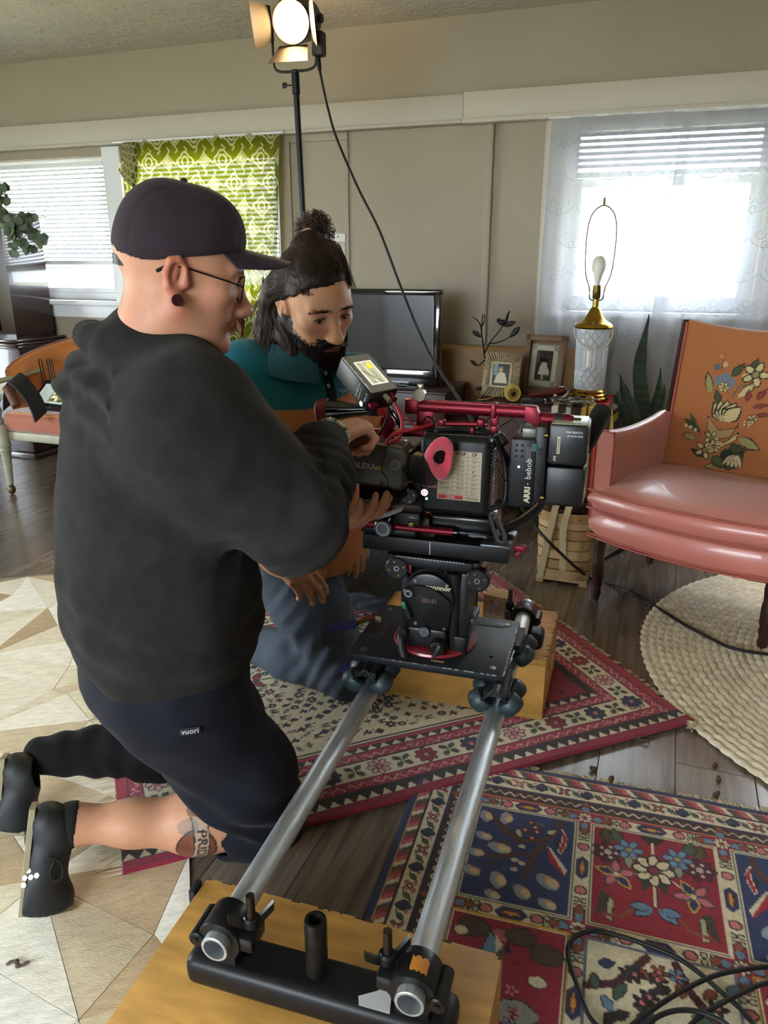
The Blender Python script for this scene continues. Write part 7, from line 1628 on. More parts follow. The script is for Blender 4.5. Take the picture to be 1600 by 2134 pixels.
        g = near & (((u-.150)/.022)**2+((s_-.030)/.014)**2 < 1); c[g] = c[g]*.55+np.array(C('#4d6a70'))*.3
        return c
    bd.put(Fc, cc, 2)
    # what the clothes cover
    Fb = Field((-.9, 1.0, .02), (.0, 1.75, 1.14), .012); P = lambda v: V3(v)
    Fb.ell((-.455, 1.375, .62), (.19, .15, .24), .05, ax).ell((-.435, 1.365, .9), (.18, .12, .2), .05, ax).cap((-.33, 1.2, 1.0), (-.51, 1.52, 1.0), .06, None, .05).cap((-.42, 1.36, 1.0), neck, .06, .055, .04).chain([(-.31, 1.19, 1.0), (-.15, 1.205, .83), wr], [.055, .045, .03], .03).chain([(-.50, 1.52, 1.0), (-.27, 1.60, .80), wl], [.055, .045, .03], .03).chain([(-.42, 1.28, .46), kn], [.09, .06], .04).chain([(-.50, 1.49, .46), (-.34, 1.60, .09), (-.80, 1.53, .135)], [.09, .06, .04], .04)
    bd.put(Fb, lambda v: skin_col('#b98468', v), 1)
    body = bd.build('body', SKIN, t); nails(tips[:0], None, body)
    for k, (p, dd, u, rr) in enumerate(tl[:4]): pass
    eyes(W, M4, t, (0, 1, -.15))
    # hoodie
    BLK = mat('hoodie_black', '#262423', .95, noise=.2, nscale=30, bump=.5, bscale=420, sheen=.04, spec=.1)
    Fo = Field((-.80, .98, .42), (.02, 1.80, 1.22), .0055)
    Fo.ell((-.438, 1.375, .62), (.23, .182, .25), .06, ax).ell((-.434, 1.37, .80), (.222, .176, .26), .06, ax).ell((-.424, 1.36, .95), (.205, .145, .17), .06, ax)
    Fo.cap((-.335, 1.20, .995), (-.52, 1.535, .995), .083, .083, .08); Fo.cap((-.42, 1.36, 1.0), (-.415, 1.36, 1.09), .11, .085, .08); Fo.cap((-.40, 1.33, 1.07), (-.32, 1.205, .985), .075, .09, .06); Fo.cap((-.40, 1.33, 1.05), (-.25, 1.235, .93), .08, .095, .06)
    sh, el = V3(-.315, 1.195, 1.0), V3(-.146, 1.205, .828)
    Fo.chain([sh, el], [.098, .080], .07).cap(el, el+(wr-el)*.55, .080, .068, .03).cap(el+(wr-el)*.55, wr-V3(.014, .062, .014), .066, .047, .02)
    Fo.cap(wr-V3(.014, .064, .014), wr-V3(.004, .026, .003), .043, .040, .006)
    Fo.chain([(-.51, 1.53, 1.0), (-.27, 1.60, .80), wl-V3(.05, -.02, .01)], [.09, .075, .045], .03)
    # hood lying on the back, collar round the neck
    Fo.ell((-.525, 1.368, 1.030), (.125, .058, .078), .014, ax); hr_ = [(-.425+.118*math.cos(a)*f.x+.125*math.sin(a)*r_.x, 1.36+.118*math.cos(a)*f.y+.125*math.sin(a)*r_.y, 1.070+.022*math.cos(a)) for a in np.linspace(R(75), R(285), 13)]; Fo.chain(hr_, [.018]+[.031]*11+[.018], .010)
    ring = [(-.415+.105*math.cos(a)*f.x*.88+.098*math.sin(a)*r_.x, 1.36+.105*math.cos(a)*f.y*.88+.098*math.sin(a)*r_.y, 1.098-.030*math.cos(a)) for a in np.linspace(0, 2*math.pi, 17)]
    Fo.chain(ring, [.027]*17, .015)
    hdir = hf
    Fo.cap(neck+V3(0, 0, .0), V3(M4 @ Vector((0, -.015, -.03))), .063, .066, .012, 'sub'); Fo.cap(wr-V3(.004, .024, .003), wr+V3(.01, .014, .001), .033, .033, .006, 'sub')
    Fo.f = np.maximum(Fo.f, (.455-(Fo.lo[2]+Fo.h*np.arange(Fo.n[2])))[None, None, :].astype(np.float32))
    el_t, w_t = el, wr; fd = (w_t-el_t)/np.linalg.norm(w_t-el_t); ud = (el-sh)/np.linalg.norm(el-sh)
    def folds(g):
        p = g.reshape(-1, 3); o = np.zeros(len(p))
        t1 = (p-el_t)@fd; rr = np.linalg.norm(p-el_t-np.outer(t1, fd), axis=1); m = np.exp(-((t1-.09)/.085)**2)*np.exp(-(rr/.10)**4); o += .0045*m*np.sin((t1+.35*(p[:, 2]-.85)+.07*noise3(p, 11, 3))*2*math.pi/.036)*(.3+1.2*noise3(p, 14, 33))
        t2 = (p-sh)@ud; r2 = np.linalg.norm(p-sh-np.outer(t2, ud), axis=1); m2 = np.exp(-((t2-.22)/.10)**2)*np.exp(-(r2/.14)**4); o += .004*m2*np.sin((t2*.8+.6*(p[:, 1])+.06*noise3(p, 7, 5))*2*math.pi/.07)
        o += .024*(noise3(p*np.array([1, 1, .45]), 7.5, 9)-.5)+.014*(noise3(p*np.array([1, 1, .5]), 17, 11)-.5)
        m3 = np.exp(-((p[:, 2]-.60)/.12)**2); o += .003*m3*np.sin((p[:, 2]+.25*(p[:, 0]-p[:, 1])+.05*noise3(p, 6, 2))*2*math.pi/.075)
        m4 = np.exp(-((p[:, 2]-1.05)/.05)**2)*(p[:, 0] < -.42); o += .007*m4*np.sin((p[:, 2]+.4*p[:, 0]+.03*noise3(p, 8, 4))*2*math.pi/.05); return o.reshape(g.shape[:3]).astype(np.float32)
    Fo.warp((-.8, .98, .46), (.02, 1.8, 1.2), folds); ho = Fo.build('hoodie', BLK, t, 1)
    c0 = wr-V3(.004, .014, .002)
    mb = MB(); a_, b_ = inv @ Vector(wr-V3(.016, .060, .014)), inv @ Vector(wr-V3(.001, .018, .002)); mb.lathe([(.040, 0), (.0425, .006), (.0415, .036), (.039, .042), (.035, .040)], along(a_, b_), 30, False); mb.build('cuff', mat('cuff_black', '#1c1b1a', .9, bump=.4, bscale=300), ho, 60)
    # shorts
    NVY = mat('shorts_navy', '#181921', .8, noise=.12, nscale=20, bump=.3, bscale=400, sheen=.03, spec=.15); Fs = Field((-.78, 1.08, .0), (-.12, 1.75, .60), .0058)
    Fs.ell((-.445, 1.375, .475), (.215, .165, .12), .05, ax).chain([(-.395, 1.285, .44), (-.296, 1.325, .25), (-.250, 1.362, .115)], [.126, .104, .086], .04).chain([(-.49, 1.485, .44), (-.41, 1.55, .25), (-.34, 1.60, .10)], [.12, .112, .085], .04)
    Fs.cap(kn, kn+d*.05, .084, .078, .02); Fs.cap(kn+d*.06, kn+d*.2, .070, .068, .006, 'sub')
    def sf(g): p = g.reshape(-1, 3); return (.012*(noise3(p, 10, 21)-.5)+.006*(noise3(p, 24, 22)-.5)+.005*np.sin((p[:, 0]*.7+p[:, 2])*2*math.pi/.085+3*noise3(p, 5, 23))*np.exp(-((p[:, 2]-.2)/.12)**2)).reshape(g.shape[:3]).astype(np.float32)
    Fs.warp((-.78, 1.08, .02), (-.12, 1.75, .6), sf); Fs.f = np.maximum(Fs.f, (.016-(Fs.lo[2]+Fs.h*np.arange(Fs.n[2])))[None, None, :].astype(np.float32)); so = Fs.build('shorts', NVY, t, 1)
    p0 = D(395, 1522, 1.335); vn, vd = Vector((-.15, -.93, .2)).normalized(), None
    co, no = surf_hit(so, inv, (395, 1522)); M_ = frame(inv @ (co+no*.0035), Vector((1, .2, .02)), no.cross(Vector((1, .2, .02))))
    mb = MB(); mb.box((0, 0, 0), (.036, .014, .0012), M_, .0004); lb = mb.build('brand_tag', mat('tag_black', '#1d1d20', .8), so); text('vuori', .0145, M_ @ T((0, 0, .0008)), WHT, lb, extrude=.0002, shear=.1)
    # far leg in black leggings
    Fg = Field((-.95, 1.40, .0), (-.3, 1.72, .3), .006); Fg.chain([(-.34, 1.60, .10), (-.55, 1.575, .125), (-.80, 1.53, .142)], [.08, .072, .046], .03)
    Fg.warp((-.95, 1.4, .0), (-.3, 1.72, .3), lambda g: (.0025*np.sin(g[..., 0]*2*math.pi/.06+6*noise3(g, 12, 31))+.014*(noise3(g, 16, 32)-.5)).astype(np.float32)); Fg.f = np.maximum(Fg.f, (.016-(Fg.lo[2]+Fg.h*np.arange(Fg.n[2])))[None, None, :].astype(np.float32)); Fg.build('legging', mat('legging_black', '#101012', .9, sheen=.03, spec=.2), t, 1)
    # cap
    CM = mat('cap_black', '#2a2026', .8, noise=.1, nscale=30, bump=.3, bscale=600, sheen=.05, spec=.2); Fk = Field(V3(M4.translation)-V3(.2, .2, .08), V3(M4.translation)+V3(.22, .22, .2), .0032); m3 = np.array(M4.to_3x3())
    Fk.ell(W(0, -.008, .046), (.087, .104, .098), .02, m3).ell(W(0, .030, .085), (.072, .060, .058), .04, m3).ell(W(0, -.040, .092), (.066, .046, .052), .03, m3)
    g = np.stack(np.meshgrid(*[Fk.lo[i]+Fk.h*np.arange(Fk.n[i]) for i in range(3)], indexing='ij'), -1); p = loc(g.reshape(-1, 3)).reshape(g.shape); pl = (.036+.30*p[..., 1]-.05*np.exp(-((p[..., 1]+.1)/.03)**2)*0-p[..., 2]); Fk.f = np.maximum(Fk.f, pl.astype(np.float32)*.95)
    Fk.f += (.0022*np.exp(-(p[..., 0]/.003)**2)*(p[..., 2] > .05)+.0016*np.exp(-((np.abs(p[..., 0])-.055-.0*p[..., 1])/.003)**2)*(p[..., 2] > .04)).astype(np.float32)+(.006*(noise3(g, 14, 41)-.5)).astype(np.float32)
    Fk.ell(W(0, -.108, .012), (.028, .03, .018), .004, m3, 'sub'); Fk.ell(W(0, -.008, .0), (.081, .098, .10), .004, m3, 'sub'); cp_ = Fk.build('cap_crown', CM, t, 3)
    mb = MB(); rows = []; thk = []
    for i in range(15):
        a = (i/14-.5)*2; row = []; r2 = []
        for j in range(9):
            b = j/8; x = .066*a*(1+.10*b*(1-abs(a))); y0 = .100*math.sqrt(max(0, 1-(.066*a/.0875)**2))-.010; y = y0+b*(.088*math.sqrt(max(0, 1-(a*.98)**4))+.004); z = .0425+.30*y0-.004*b-.016*b*a*a; row.append(inv @ Vector(W(x, y, z))); r2.append(inv @ Vector(W(x, y, z-.0042)))
        rows.append(row); thk.append(r2)
    mb.quadgrid(rows); mb.quadgrid([q[::-1] for q in thk]); mb.quadgrid([[q[-1] for q in rows], [q[-1] for q in thk]]); mb.quadgrid([rows[0], thk[0]]); mb.quadgrid([thk[-1], rows[-1]]); mb.build('cap_brim', CM, t, 50)
    mb = MB(); mb.ell(inv @ Vector(W(0, -.01, .150)), .006); mb.build('cap_button', CM, cp_)
    mb = MB(); P_ = [inv @ Vector(W(.09*math.sin(a)*.62, -.010-.092*math.cos(a), .010)) for a in np.linspace(-.55, .55, 9)]; mb.loft([[q+Vector((0, 0, -.008)), q+Vector((0, 0, .008)), q+Vector((-.003, 0, .008)), q+Vector((-.003, 0, -.008))] for q in P_]); mb.build('cap_strap', mat('strap_black', '#15131a', .5), cp_)
    # glasses, ear plug, moustache, bracelet
    mtl = mat('glasses_metal', '#2e2320', .3, .8); gt = MB(); L = lambda *q: inv @ Vector(W(*q))
    for s_ in (-1, 1):
        gt.tube([L(s_*.033+.0245*math.cos(a), .103-.004*abs(math.cos(a)), .003+.022*math.sin(a)) for a in np.linspace(0, 2*math.pi, 33)], .0013, 6, False); gt.tube(spline([L(s_*.057, .099, .008), L(s_*.073, .075, .012), L(s_*.080, .02, .018), L(s_*.081, -.012, .022)], 5), .0015, 6)
    gt.tube(spline([L(-.009, .104, .006), L(0, .107, .010), L(.009, .104, .006)], 4), .0013, 6); gl = gt.build('glasses', mtl, t)
    for s_ in (-1, 1):
        mb = MB(); mb.lathe([(.001, 0), (.0238, 0), (.0238, .001), (.001, .001)], frame(L(s_*.033, .103, .003), inv.to_3x3() @ M4.col[0].xyz, inv.to_3x3() @ M4.col[2].xyz), 28); mb.build('lens', GLASS, gl)
        mb = MB(); mb.tube(spline([L(s_*.081, -.006, .020), L(s_*.082, -.022, .020), L(s_*.079, -.042, .006)], 5), .003, 7); mb.build('temple_tip', BLKP, gl)
    mb = MB(); mb.lathe([(.001, -.005), (.0085, -.005), (.0095, -.004), (.0095, .004), (.0088, .0055), (.001, .0055)], along(L(.0835, -.006, -.031), L(.095, -.006, -.031)), 22); mb.build('ear_plug', mat('plug_maroon', '#2c0d14', .25), t, 60)
    mb = MB(); rg = random.Random(3)
    for k in range(520):
        s_ = rg.choice((-1, 1)); u = rg.random(); a = Vector((s_*u*.034, .113-.011*u*u, -.045-.007*u+rg.uniform(-.005, .004))); b = a+Vector((s_*(.005+.009*u), .007, -.011-.003*rg.random()-.008*u)); mb.tube([L(*a), L(*((a+b)/2+Vector((0, .003, 0)))), L(*b)], [.0011, .001, .0004], 4, False)
    mb.build('moustache', mat('ginger_hair', '#6a3a26', .6), t, 180)
    bc = Vector(wr)+Vector((.010, .010, .002)); axd = Vector((.62, .78, .06)).normalized(); xx = axd.cross(Vector((0, 0, 1))).normalized(); zz = xx.cross(axd)
    t2 = thing('bead_bracelet', 'clear and green bead bracelet on the reaching wrist', 'bracelet', tuple(bc)); i2 = root_inv(t2)
    bm = [mat('bead_clear', '#d9d8c6', .1, trans=.4), mat('bead_green', '#3d7a5c', .2, trans=.2), mat('bead_amber', '#b58a5a', .2), mat('bead_pale', '#b9c7a8', .15)]
    for k in range(34): a = 2*math.pi*k/34; mb = MB(); mb.ell(i2 @ (bc+xx*.0375*math.cos(a)+zz*.032*math.sin(a)), .0042 if k % 3 else .0048, None, 10, 7); mb.build('bead', bm[(k*7) % 4 if k % 2 else 0], t2, 180)
    # shoes
    def shoe(heel, ball, toe, up, label, logo=False):
        s0 = thing('shoe', label, 'shoe', tuple(ball)); iv = root_inv(s0); h, b, o = Vector(heel), Vector(ball), Vector(toe); n = Vector(up).normalized(); lo = np.minimum(np.minimum(np.array(h), np.array(b)), np.array(o))-.09; hi = np.maximum(np.maximum(np.array(h), np.array(b)), np.array(o))+.12
        lo[2] = max(lo[2], -.004); y1 = (b-h).normalized(); n1 = (n-y1*n.dot(y1)).normalized(); y2 = (o-b).normalized(); n2 = (n-y2*n.dot(y2)).normalized(); sx = y1.cross(n1)
        Fx = Field(lo, hi, .004); Fx.cap(h+n1*.036+y1*.02, h+n1*.052+y1*.03, .035, .037, .02).chain([h+n1*.028+y1*.02, h+n1*.030+y1*.09, b+n1*.028], [.034, .033, .038], .02).cap(b+n2*.026, o+n2*.020-y2*.035, .040, .034, .03).cap(h+n1*.05+y1*.05, b+n1*.034, .03, .028, .03); Fx.cap(h+n1*.075+y1*.028, h+n1*.14+y1*.045, .031, .034, .006, 'sub')
        g = np.stack(np.meshgrid(*[Fx.lo[i]+Fx.h*np.arange(Fx.n[i]) for i in range(3)], indexing='ij'), -1); a1 = (g-np.array(h))@np.array(n1); a2 = (g-np.array(b))@np.array(n2); tt = (g-np.array(b))@np.array(y1); pl = np.where(tt < 0, a1, a2); Fx.f = np.maximum(Fx.f, (.004-pl).astype(np.float32)); Fx.f = np.maximum(Fx.f, (.004-g[..., 2]).astype(np.float32)); up_ = Fx.build('upper', mat('shoe_charcoal', '#17191c', .55, noise=.1, nscale=30), s0, 1)
        mb = MB(); P_ = [h-y1*.012, h+y1*.06, h+y1*.13, b, b+y2*.03, b+y2*.06, o]; wd = [.026, .034, .033, .041, .042, .036, .016]; nn = [n1, n1, n1, (n1+n2).normalized(), n2, n2, n2]; sec = []
        for q, w_, k in zip(P_, wd, nn): q = iv @ q; sec.append([q-sx*w_-k*.002, q-sx*w_*.7-k*.004, q+sx*w_*.7-k*.004, q+sx*w_-k*.002, q+sx*w_+k*.008, q-sx*w_+k*.008])
        mb.loft(sec); mb.build('sole', mat('sole_tan', '#8d8568', .7, noise=.12, nscale=40), s0, 60)
        if logo:
            hx = MB(); c0, m0 = surf_hit(up_, iv, (62, 1828)); fx_ = frame(c0+m0*.001, Vector((1, .1, .1)), m0.cross(Vector((1, .1, .1))))
            for u, v in ((-.001, .0125), (-.0085, .0), (.0028, -.0005), (.014, .001), (-.0105, -.0125)): hx.lathe([(.0056, 0), (.0056, .0012), (.001, .0012)], iv @ fx_ @ T((u, v, 0)), 6)
            hx.build('hexagon_logo', WHT, s0, None)
            lc = MB(); lc.tube(spline([iv @ (lambda a: a[0]+a[1]*k_)(surf_hit(up_, iv, q)) for q, k_ in (((92, 1795), .003), ((108, 1785), .006), ((122, 1798), .012), ((120, 1825), .014), ((108, 1832), .006), ((104, 1812), .004), ((112, 1795), .004))], 5), .0022, 6); lc.build('lace', RUB, s0)
        return s0
    shoe((-.702, 1.255, .205), (-.715, 1.185, .035), (-.628, 1.212, .010), (.9, .38, .2), 'charcoal sneaker with white hexagons, nearest the lens', True)
    shoe((-.868, 1.47, .165), (-.875, 1.42, .03), (-.815, 1.43, .010), (.9, .35, .3), 'charcoal sneaker showing its tan sole at the left edge')
    # socks
    Fq = Field(an-.13, an+.13, .004); Fq.cap(an-d*.062, an, .041, .0405, .01).cap(an, an+V3(-.055, .0, -.03), .041, .042, .02); Fq.cap(an-d*.09, an-d*.066, .07, .07, .002, 'sub'); Fq.build('sock', mat('sock_black', '#0e0e10', .9), t, 1)
    return t
def surf_hit(o, inv, px):
    """point of a mesh first met along the sight line through a photo pixel, and its normal"""
    dg = bpy.context.evaluated_depsgraph_get(); w_ = inv.inverted(); r0 = ray(*px).normalized(); ok, co, no, _ = o.ray_cast(inv @ Vector((0, 0, CAMH)), inv.to_3x3() @ r0)
    return (w_ @ co, w_.to_3x3() @ no) if ok else (D(*px, 1.4), Vector((0, -1, 0)))
P1 = person_cap()
# ---------------------------------------------------------------- the person with the bun
def person_bun():
    pv = V3(-.27, 2.22, .36); t = thing('person', 'kneeling bearded person with hair bun in a teal and orange polo shirt', 'person', (pv[0], pv[1], 0)); inv = root_inv(t)
    f = Vector((.70, -.71, 0)).normalized(); r_ = Vector((f.y, -f.x, 0)); ax = np.array([[r_.x, f.x, 0], [r_.y, f.y, 0], [0, 0, 1]])
    yaw, pit = R(34), R(22); hf = Vector((math.sin(yaw)*math.cos(pit), -math.cos(yaw)*math.cos(pit), -math.sin(pit))); ho = V3(-.170, 1.930, 1.145); M4 = hframe(ho, hf, 7); neck = V3(-.215, 2.0, .985)
    F, W = head_field(M4, neck, jaw=1.05, nose=1.03); loc = to_local(M4); bd = Body(); HR = C('#1c1210')
    
    def hc(v):
        c = skin_col('#bb8b69', v, 12, .08); p = loc(v); x, y, z = p.T; a = np.abs(x); n = noise3(v, 160, 14); n2 = noise3(v, 420, 15)
        ck = (np.exp(-((a-.045)/.025)**2-((z+.015)/.025)**2)*(y > .03))[:, None]; c = c*(1-.2*ck)+np.array(C('#a4604a'))*.2*ck
        # beard: jaw, chin, upper lip, sideburns
        edge = -.030-.020*np.clip((y-.02)/.05, 0, 1)+.034*np.clip((.028-y)/.028, 0, 1)
        bz = (z < edge+.006*(n-.5)) & (y > -.012) & (z > -.125)
        lips = (np.abs(z+.0625) < .011) & (a < .024) & (y > .085); soul = (a > .014) | (z < -.085)
        must = (y > .08) & (z < -.041) & (z > -.056) & (a < .036+.004*n)
        dens = np.clip((edge-z)/.016, 0, 1)*.9; dens = np.where(must, .85, dens); m = ((bz & ~lips) | must) & (n2 < .25+dens*.75); c[m] = np.array(HR)*(1.1+.5*n[m][:, None])
        c[lips] = np.array(C('#7c4a40'))
        brow = (y > .05) & (a > .010) & (a < .056) & (np.abs(z-.0335+.10*np.clip(a-.04, 0, 1)-.03*np.clip(a, 0, .03)) < .0042+.003*(n-.5)) & (n2 > .3); c[brow] = c[brow]*.35+np.array(HR)*.65
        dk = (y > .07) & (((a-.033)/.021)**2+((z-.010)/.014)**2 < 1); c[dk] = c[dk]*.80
        sc_ = (z > .068+.3*np.clip(y, 0, .1)-1.2*np.clip(a-.058, 0, 1)) & (y > -.02); c[sc_] = HR; bk = (y < -.02) & (a < .07) & (z > -.06); c[bk] = HR; return c
    bd.put(F, hc)
    # arms and hands
    sR, sL = V3(-.355, 1.955, .975), V3(-.088, 2.115, .930); eR, wR = V3(D(505, 1075, 2.02)), V3(D(580, 1165, 2.08)); eL, wL = V3(D(800, 985, 2.35)), V3(D(722, 1082, 2.28))
    hcol = lambda v: skin_col('#b08263', v, 16, .10)
    Fh = Field(wR-V3(.10, .12, .16), wR+V3(.20, .12, .10), .0024); tR = hand(Fh, wR, (.80, -.42, -.46), (.30, -.72, .62), 1, [(24, 32, 22), (28, 34, 22), (32, 36, 22), (40, 42, 25)], 1.0, (.05, .5), sz=1.06); Fh.cap(wR+(eR-wR)*.35, wR, .036, .029, .02); bd.put(Fh, hcol)
    Fl = Field(wL-V3(.12, .14, .20), wL+V3(.14, .12, .10), .0024); tL = hand(Fl, wL, (.30, -.42, -.86), (.25, -.85, .45), -1, [(18, 30, 20), (20, 30, 20), (22, 32, 20), (26, 36, 22)], .8, (.05, .5), sz=1.06); Fl.cap(wL+(eL-wL)*.35, wL, .036, .029, .02); bd.put(Fl, hcol)
    kR, kL = V3(-.115, 2.0, .10), V3(.035, 2.53, .16)
    Fb = Field((-.75, 1.75, .02), (.2, 2.75, 1.02), .012); ch = V3(-.225, 2.06, .76); axis = (neck-pv)/np.linalg.norm(neck-pv)
    Fb.ell(pv+V3(0, 0, .08), (.17, .14, .16), .05, ax).ell(ch, (.17, .125, .2), .05, ax).cap(sR, sL, .055, None, .05).cap(ch, neck, .06, .055, .04).chain([sR, eR, wR], [.055, .045, .03], .03).chain([sL, eL, wL], [.055, .045, .03], .03).chain([pv-V3(r_)*-.09, kR], [.085, .055], .04).chain([pv-V3(r_)*.09, kL], [.085, .055], .04)
    bd.put(Fb, lambda v: skin_col('#9c6d4e', v), 1); body = bd.build('body', SKIN, t)
    nm = mat('nail', '#b08d78', .3); nails(tR+tL, nm, body); eyes(W, M4, t, (.05, 1, -.26))
    # upper lids cast down over the eyes
    # polo shirt
    TEAL, ORG, NVC = C('#1f5f6d'), C('#b5744a'), C('#16222b'); Fo = Field((-.56, 1.70, .36), (.16, 2.50, 1.12), .0055)
    bel = V3(-.215, 2.095, .56)
    Fo.ell(bel, (.20, .175, .22), .06, ax).ell(ch, (.205, .16, .21), .07, ax).ell(V3(-.215, 2.02, .88), (.19, .135, .13), .06, ax).cap(sR-V3(0, 0, .012), sL-V3(0, 0, .012), .075, .075, .06).cap(V3(-.218, 2.03, .92), neck-V3(0, 0, .01), .10, .075, .06)
    Fo.cap(sR, sR+(eR-sR)*.62, .082, .080, .04).cap(sL, sL+(eL-sL)*.62, .080, .078, .04)
    nd = V3(M4 @ Vector((0, -.015, -.03))); Fo.cap(neck-V3(0, 0, .03), nd, .066, .072, .012, 'sub')
    Fo.f = np.maximum(Fo.f, (.395-(Fo.lo[2]+Fo.h*np.arange(Fo.n[2])))[None, None, :].astype(np.float32))
    fr = V3(f)
    def folds(g):
        p = g.reshape(-1, 3); o = .013*(noise3(p*np.array([1, 1, .5]), 9, 51)-.5)+.006*(noise3(p, 22, 52)-.5); q = (p-neck)@V3(r_); o += .004*np.sin((q+.25*(p[:, 2]-.8)+.05*noise3(p, 7, 53))*2*math.pi/.07)*np.exp(-((p[:, 2]-.72)/.16)**2); return o.reshape(g.shape[:3]).astype(np.float32)
    Fo.warp((-.56, 1.7, .4), (.16, 2.5, 1.1), folds)
    b0 = V3(D(640, 856, 1.88))
    def pc(v):
        k = (v-b0)@axis; c = np.where((k > 0)[:, None], np.array(TEAL), np.array(ORG)); 
        up = ((v-sR)@((eR-sR)/np.linalg.norm(eR-sR)) > .02) & (np.linalg.norm(v-sR, axis=1) < .2) & ((v-neck)@V3(r_) > .16); c[up] = TEAL
        return c*(1+.12*(noise3(v, 60, 55)[:, None]-.5))
    po = Fo.build('polo_shirt', mat('polo_cotton', rough=.9, attr=True, bump=.4, bscale=500, sheen=.05, spec=.15), t, 1, pc)
    # collar, placket, buttons, logo
    nc = neck+V3(.012, -.022, .052); nx = V3(hf); mb = MB(); rows = []
    for i in range(33):
        a = R(22+316*i/32); cx, sx = math.cos(a), math.sin(a); dr = fr*cx+V3(r_)*sx; flare = .5+.5*cx; o = nc+dr*.078; rows.append([inv @ Vector(o+V3(0, 0, .026-.030*flare)), inv @ Vector(o+dr*.012+V3(0, 0, .030-.030*flare)), inv @ Vector(o+dr*.034+V3(0, 0, -.004-.034*flare)), inv @ Vector(o+dr*.046+V3(0, 0, -.034-.040*flare)), inv @ Vector(o+dr*.038+V3(0, 0, -.036-.040*flare)), inv @ Vector(o+dr*.026+V3(0, 0, -.006-.034*flare))])
    mb.loft(rows); mb.build('collar', mat('collar_teal', '#20505c', .9), po, 70)
    pts = []
    for (px, py) in ((668, 752), (676, 780), (682, 805), (686, 830), (688, 850)):
        co, no = surf_hit(po, inv, (px, py)); pts.append((inv @ (co+no*.002), no))
    mb = MB(); mb.loft([[p+Vector((-.016, 0, 0)), p+Vector((.016, 0, 0)), p+Vector((.016, 0, 0))+n*.003, p+Vector((-.016, 0, 0))+n*.003] for p, n in pts]); pk = mb.build('placket', mat('placket_navy', '#15222c', .9), po, 60)
    for p, n in pts[:3]: mb = MB(); mb.lathe([(.001, 0), (.0052, 0), (.0052, .002), (.0035, .0025), (.001, .002)], along(p+n*.003, p+n*.01), 14); mb.build('button', mat('button_horn', '#8d9a9c', .3), pk)
    co, no = surf_hit(po, inv, (714, 815)); text('Brixton', .020, frame(inv @ (co+no*.007), Vector((.9, .25, .12)), Vector((-.1, 0, 1))), WHT, po, extrude=.0003, shear=.35, xs=.8)
    mb = MB(); co, no = surf_hit(body, inv, (652, 752)); mb.ell(inv @ (V3(neck)+fr*.06+V3(0, 0, -.02)).tolist().__class__(neck+fr*.062-V3(0, 0, .018)) if False else inv @ Vector(neck+fr*.062-V3(0, 0, .020)), (.030, .018, .022)); mb.build('undershirt', mat('undershirt_yellow', '#b59a4a', .9), po, 180)
    # trousers
    SL = mat('trouser_slate', '#434c58', .8, noise=.10, nscale=20, bump=.3, bscale=400, sheen=.04, spec=.2); Fs = Field((-.78, 1.82, .0), (.24, 2.78, .52), .006); hR, hL = pv+V3(r_)*.085, pv-V3(r_)*.085
    Fs.ell(pv+V3(0, 0, .02), (.19, .16, .13), .05, ax).chain([hR+V3(f)*.04, (hR+kR)/2+V3(0, 0, .035), kR], [.115, .108, .078], .04).chain([hL+V3(f)*.04, (hL+kL)/2+V3(0, 0, .035), kL], [.115, .108, .085], .04)
    aR, aL = V3(-.46, 2.22, .075), V3(-.32, 2.60, .08); Fs.chain([kR-V3(0, 0, .02), (kR+aR)/2, aR], [.076, .075, .055], .03).chain([kL-V3(0, 0, .06), (kL+aL)/2, aL], [.078, .075, .055], .03)
    def tf(g):
        p = g.reshape(-1, 3); o = .012*(noise3(p, 11, 61)-.5)+.006*(noise3(p, 26, 62)-.5); d1 = (kR-hR)/np.linalg.norm(kR-hR); u = (p-hR)@d1; o += .003*np.sin((u+.4*(p[:, 0]-hR[0])+.05*noise3(p, 8, 63))*2*math.pi/.06)*np.exp(-((p[:, 0]+.2)/.14)**2); d2 = (kL-hL)/np.linalg.norm(kL-hL); u = (p-hL)@d2; o += .004*np.sin((u-.5*(p[:, 2]-.2)+.05*noise3(p, 8, 64))*2*math.pi/.045)*np.exp(-((p[:, 0]+.0)/.12)**2); return o.reshape(g.shape[:3]).astype(np.float32)
    Fs.warp((-.78, 1.82, .02), (.24, 2.78, .5), tf); Fs.f = np.maximum(Fs.f, (.018-(Fs.lo[2]+Fs.h*np.arange(Fs.n[2])))[None, None, :].astype(np.float32)); tr = Fs.build('trousers', SL, t, 1)
    mb = MB(); P_ = []
    for px in ((690, 1170), (720, 1185), (750, 1205), (775, 1230), (790, 1250)): co, no = surf_hit(tr, inv, px); P_.append(inv @ (co+no*.001))
    mb.tube(spline(P_, 5), .0012, 5); mb.build('leg_seam', mat('seam_dark', '#1d232b', .9), tr)
    # hair: swept back cap, bun, loose lengths behind the ears
    HM = mat('hair_dark', '#21150f', .5, noise=.5, nscale=22, stretch=(1, 1, .35), bump=.5, bscale=260, spec=.25); Fr = Field(ho-V3(.30, .22, .32), ho+V3(.20, .22, .26), .0036); m3 = np.array(M4.to_3x3())
    Fr.ell(W(0, -.014, .052), (.087, .106, .096), .02, m3); g = np.stack(np.meshgrid(*[Fr.lo[i]+Fr.h*np.arange(Fr.n[i]) for i in range(3)], indexing='ij'), -1); p = loc(g.reshape(-1, 3)).reshape(g.shape)
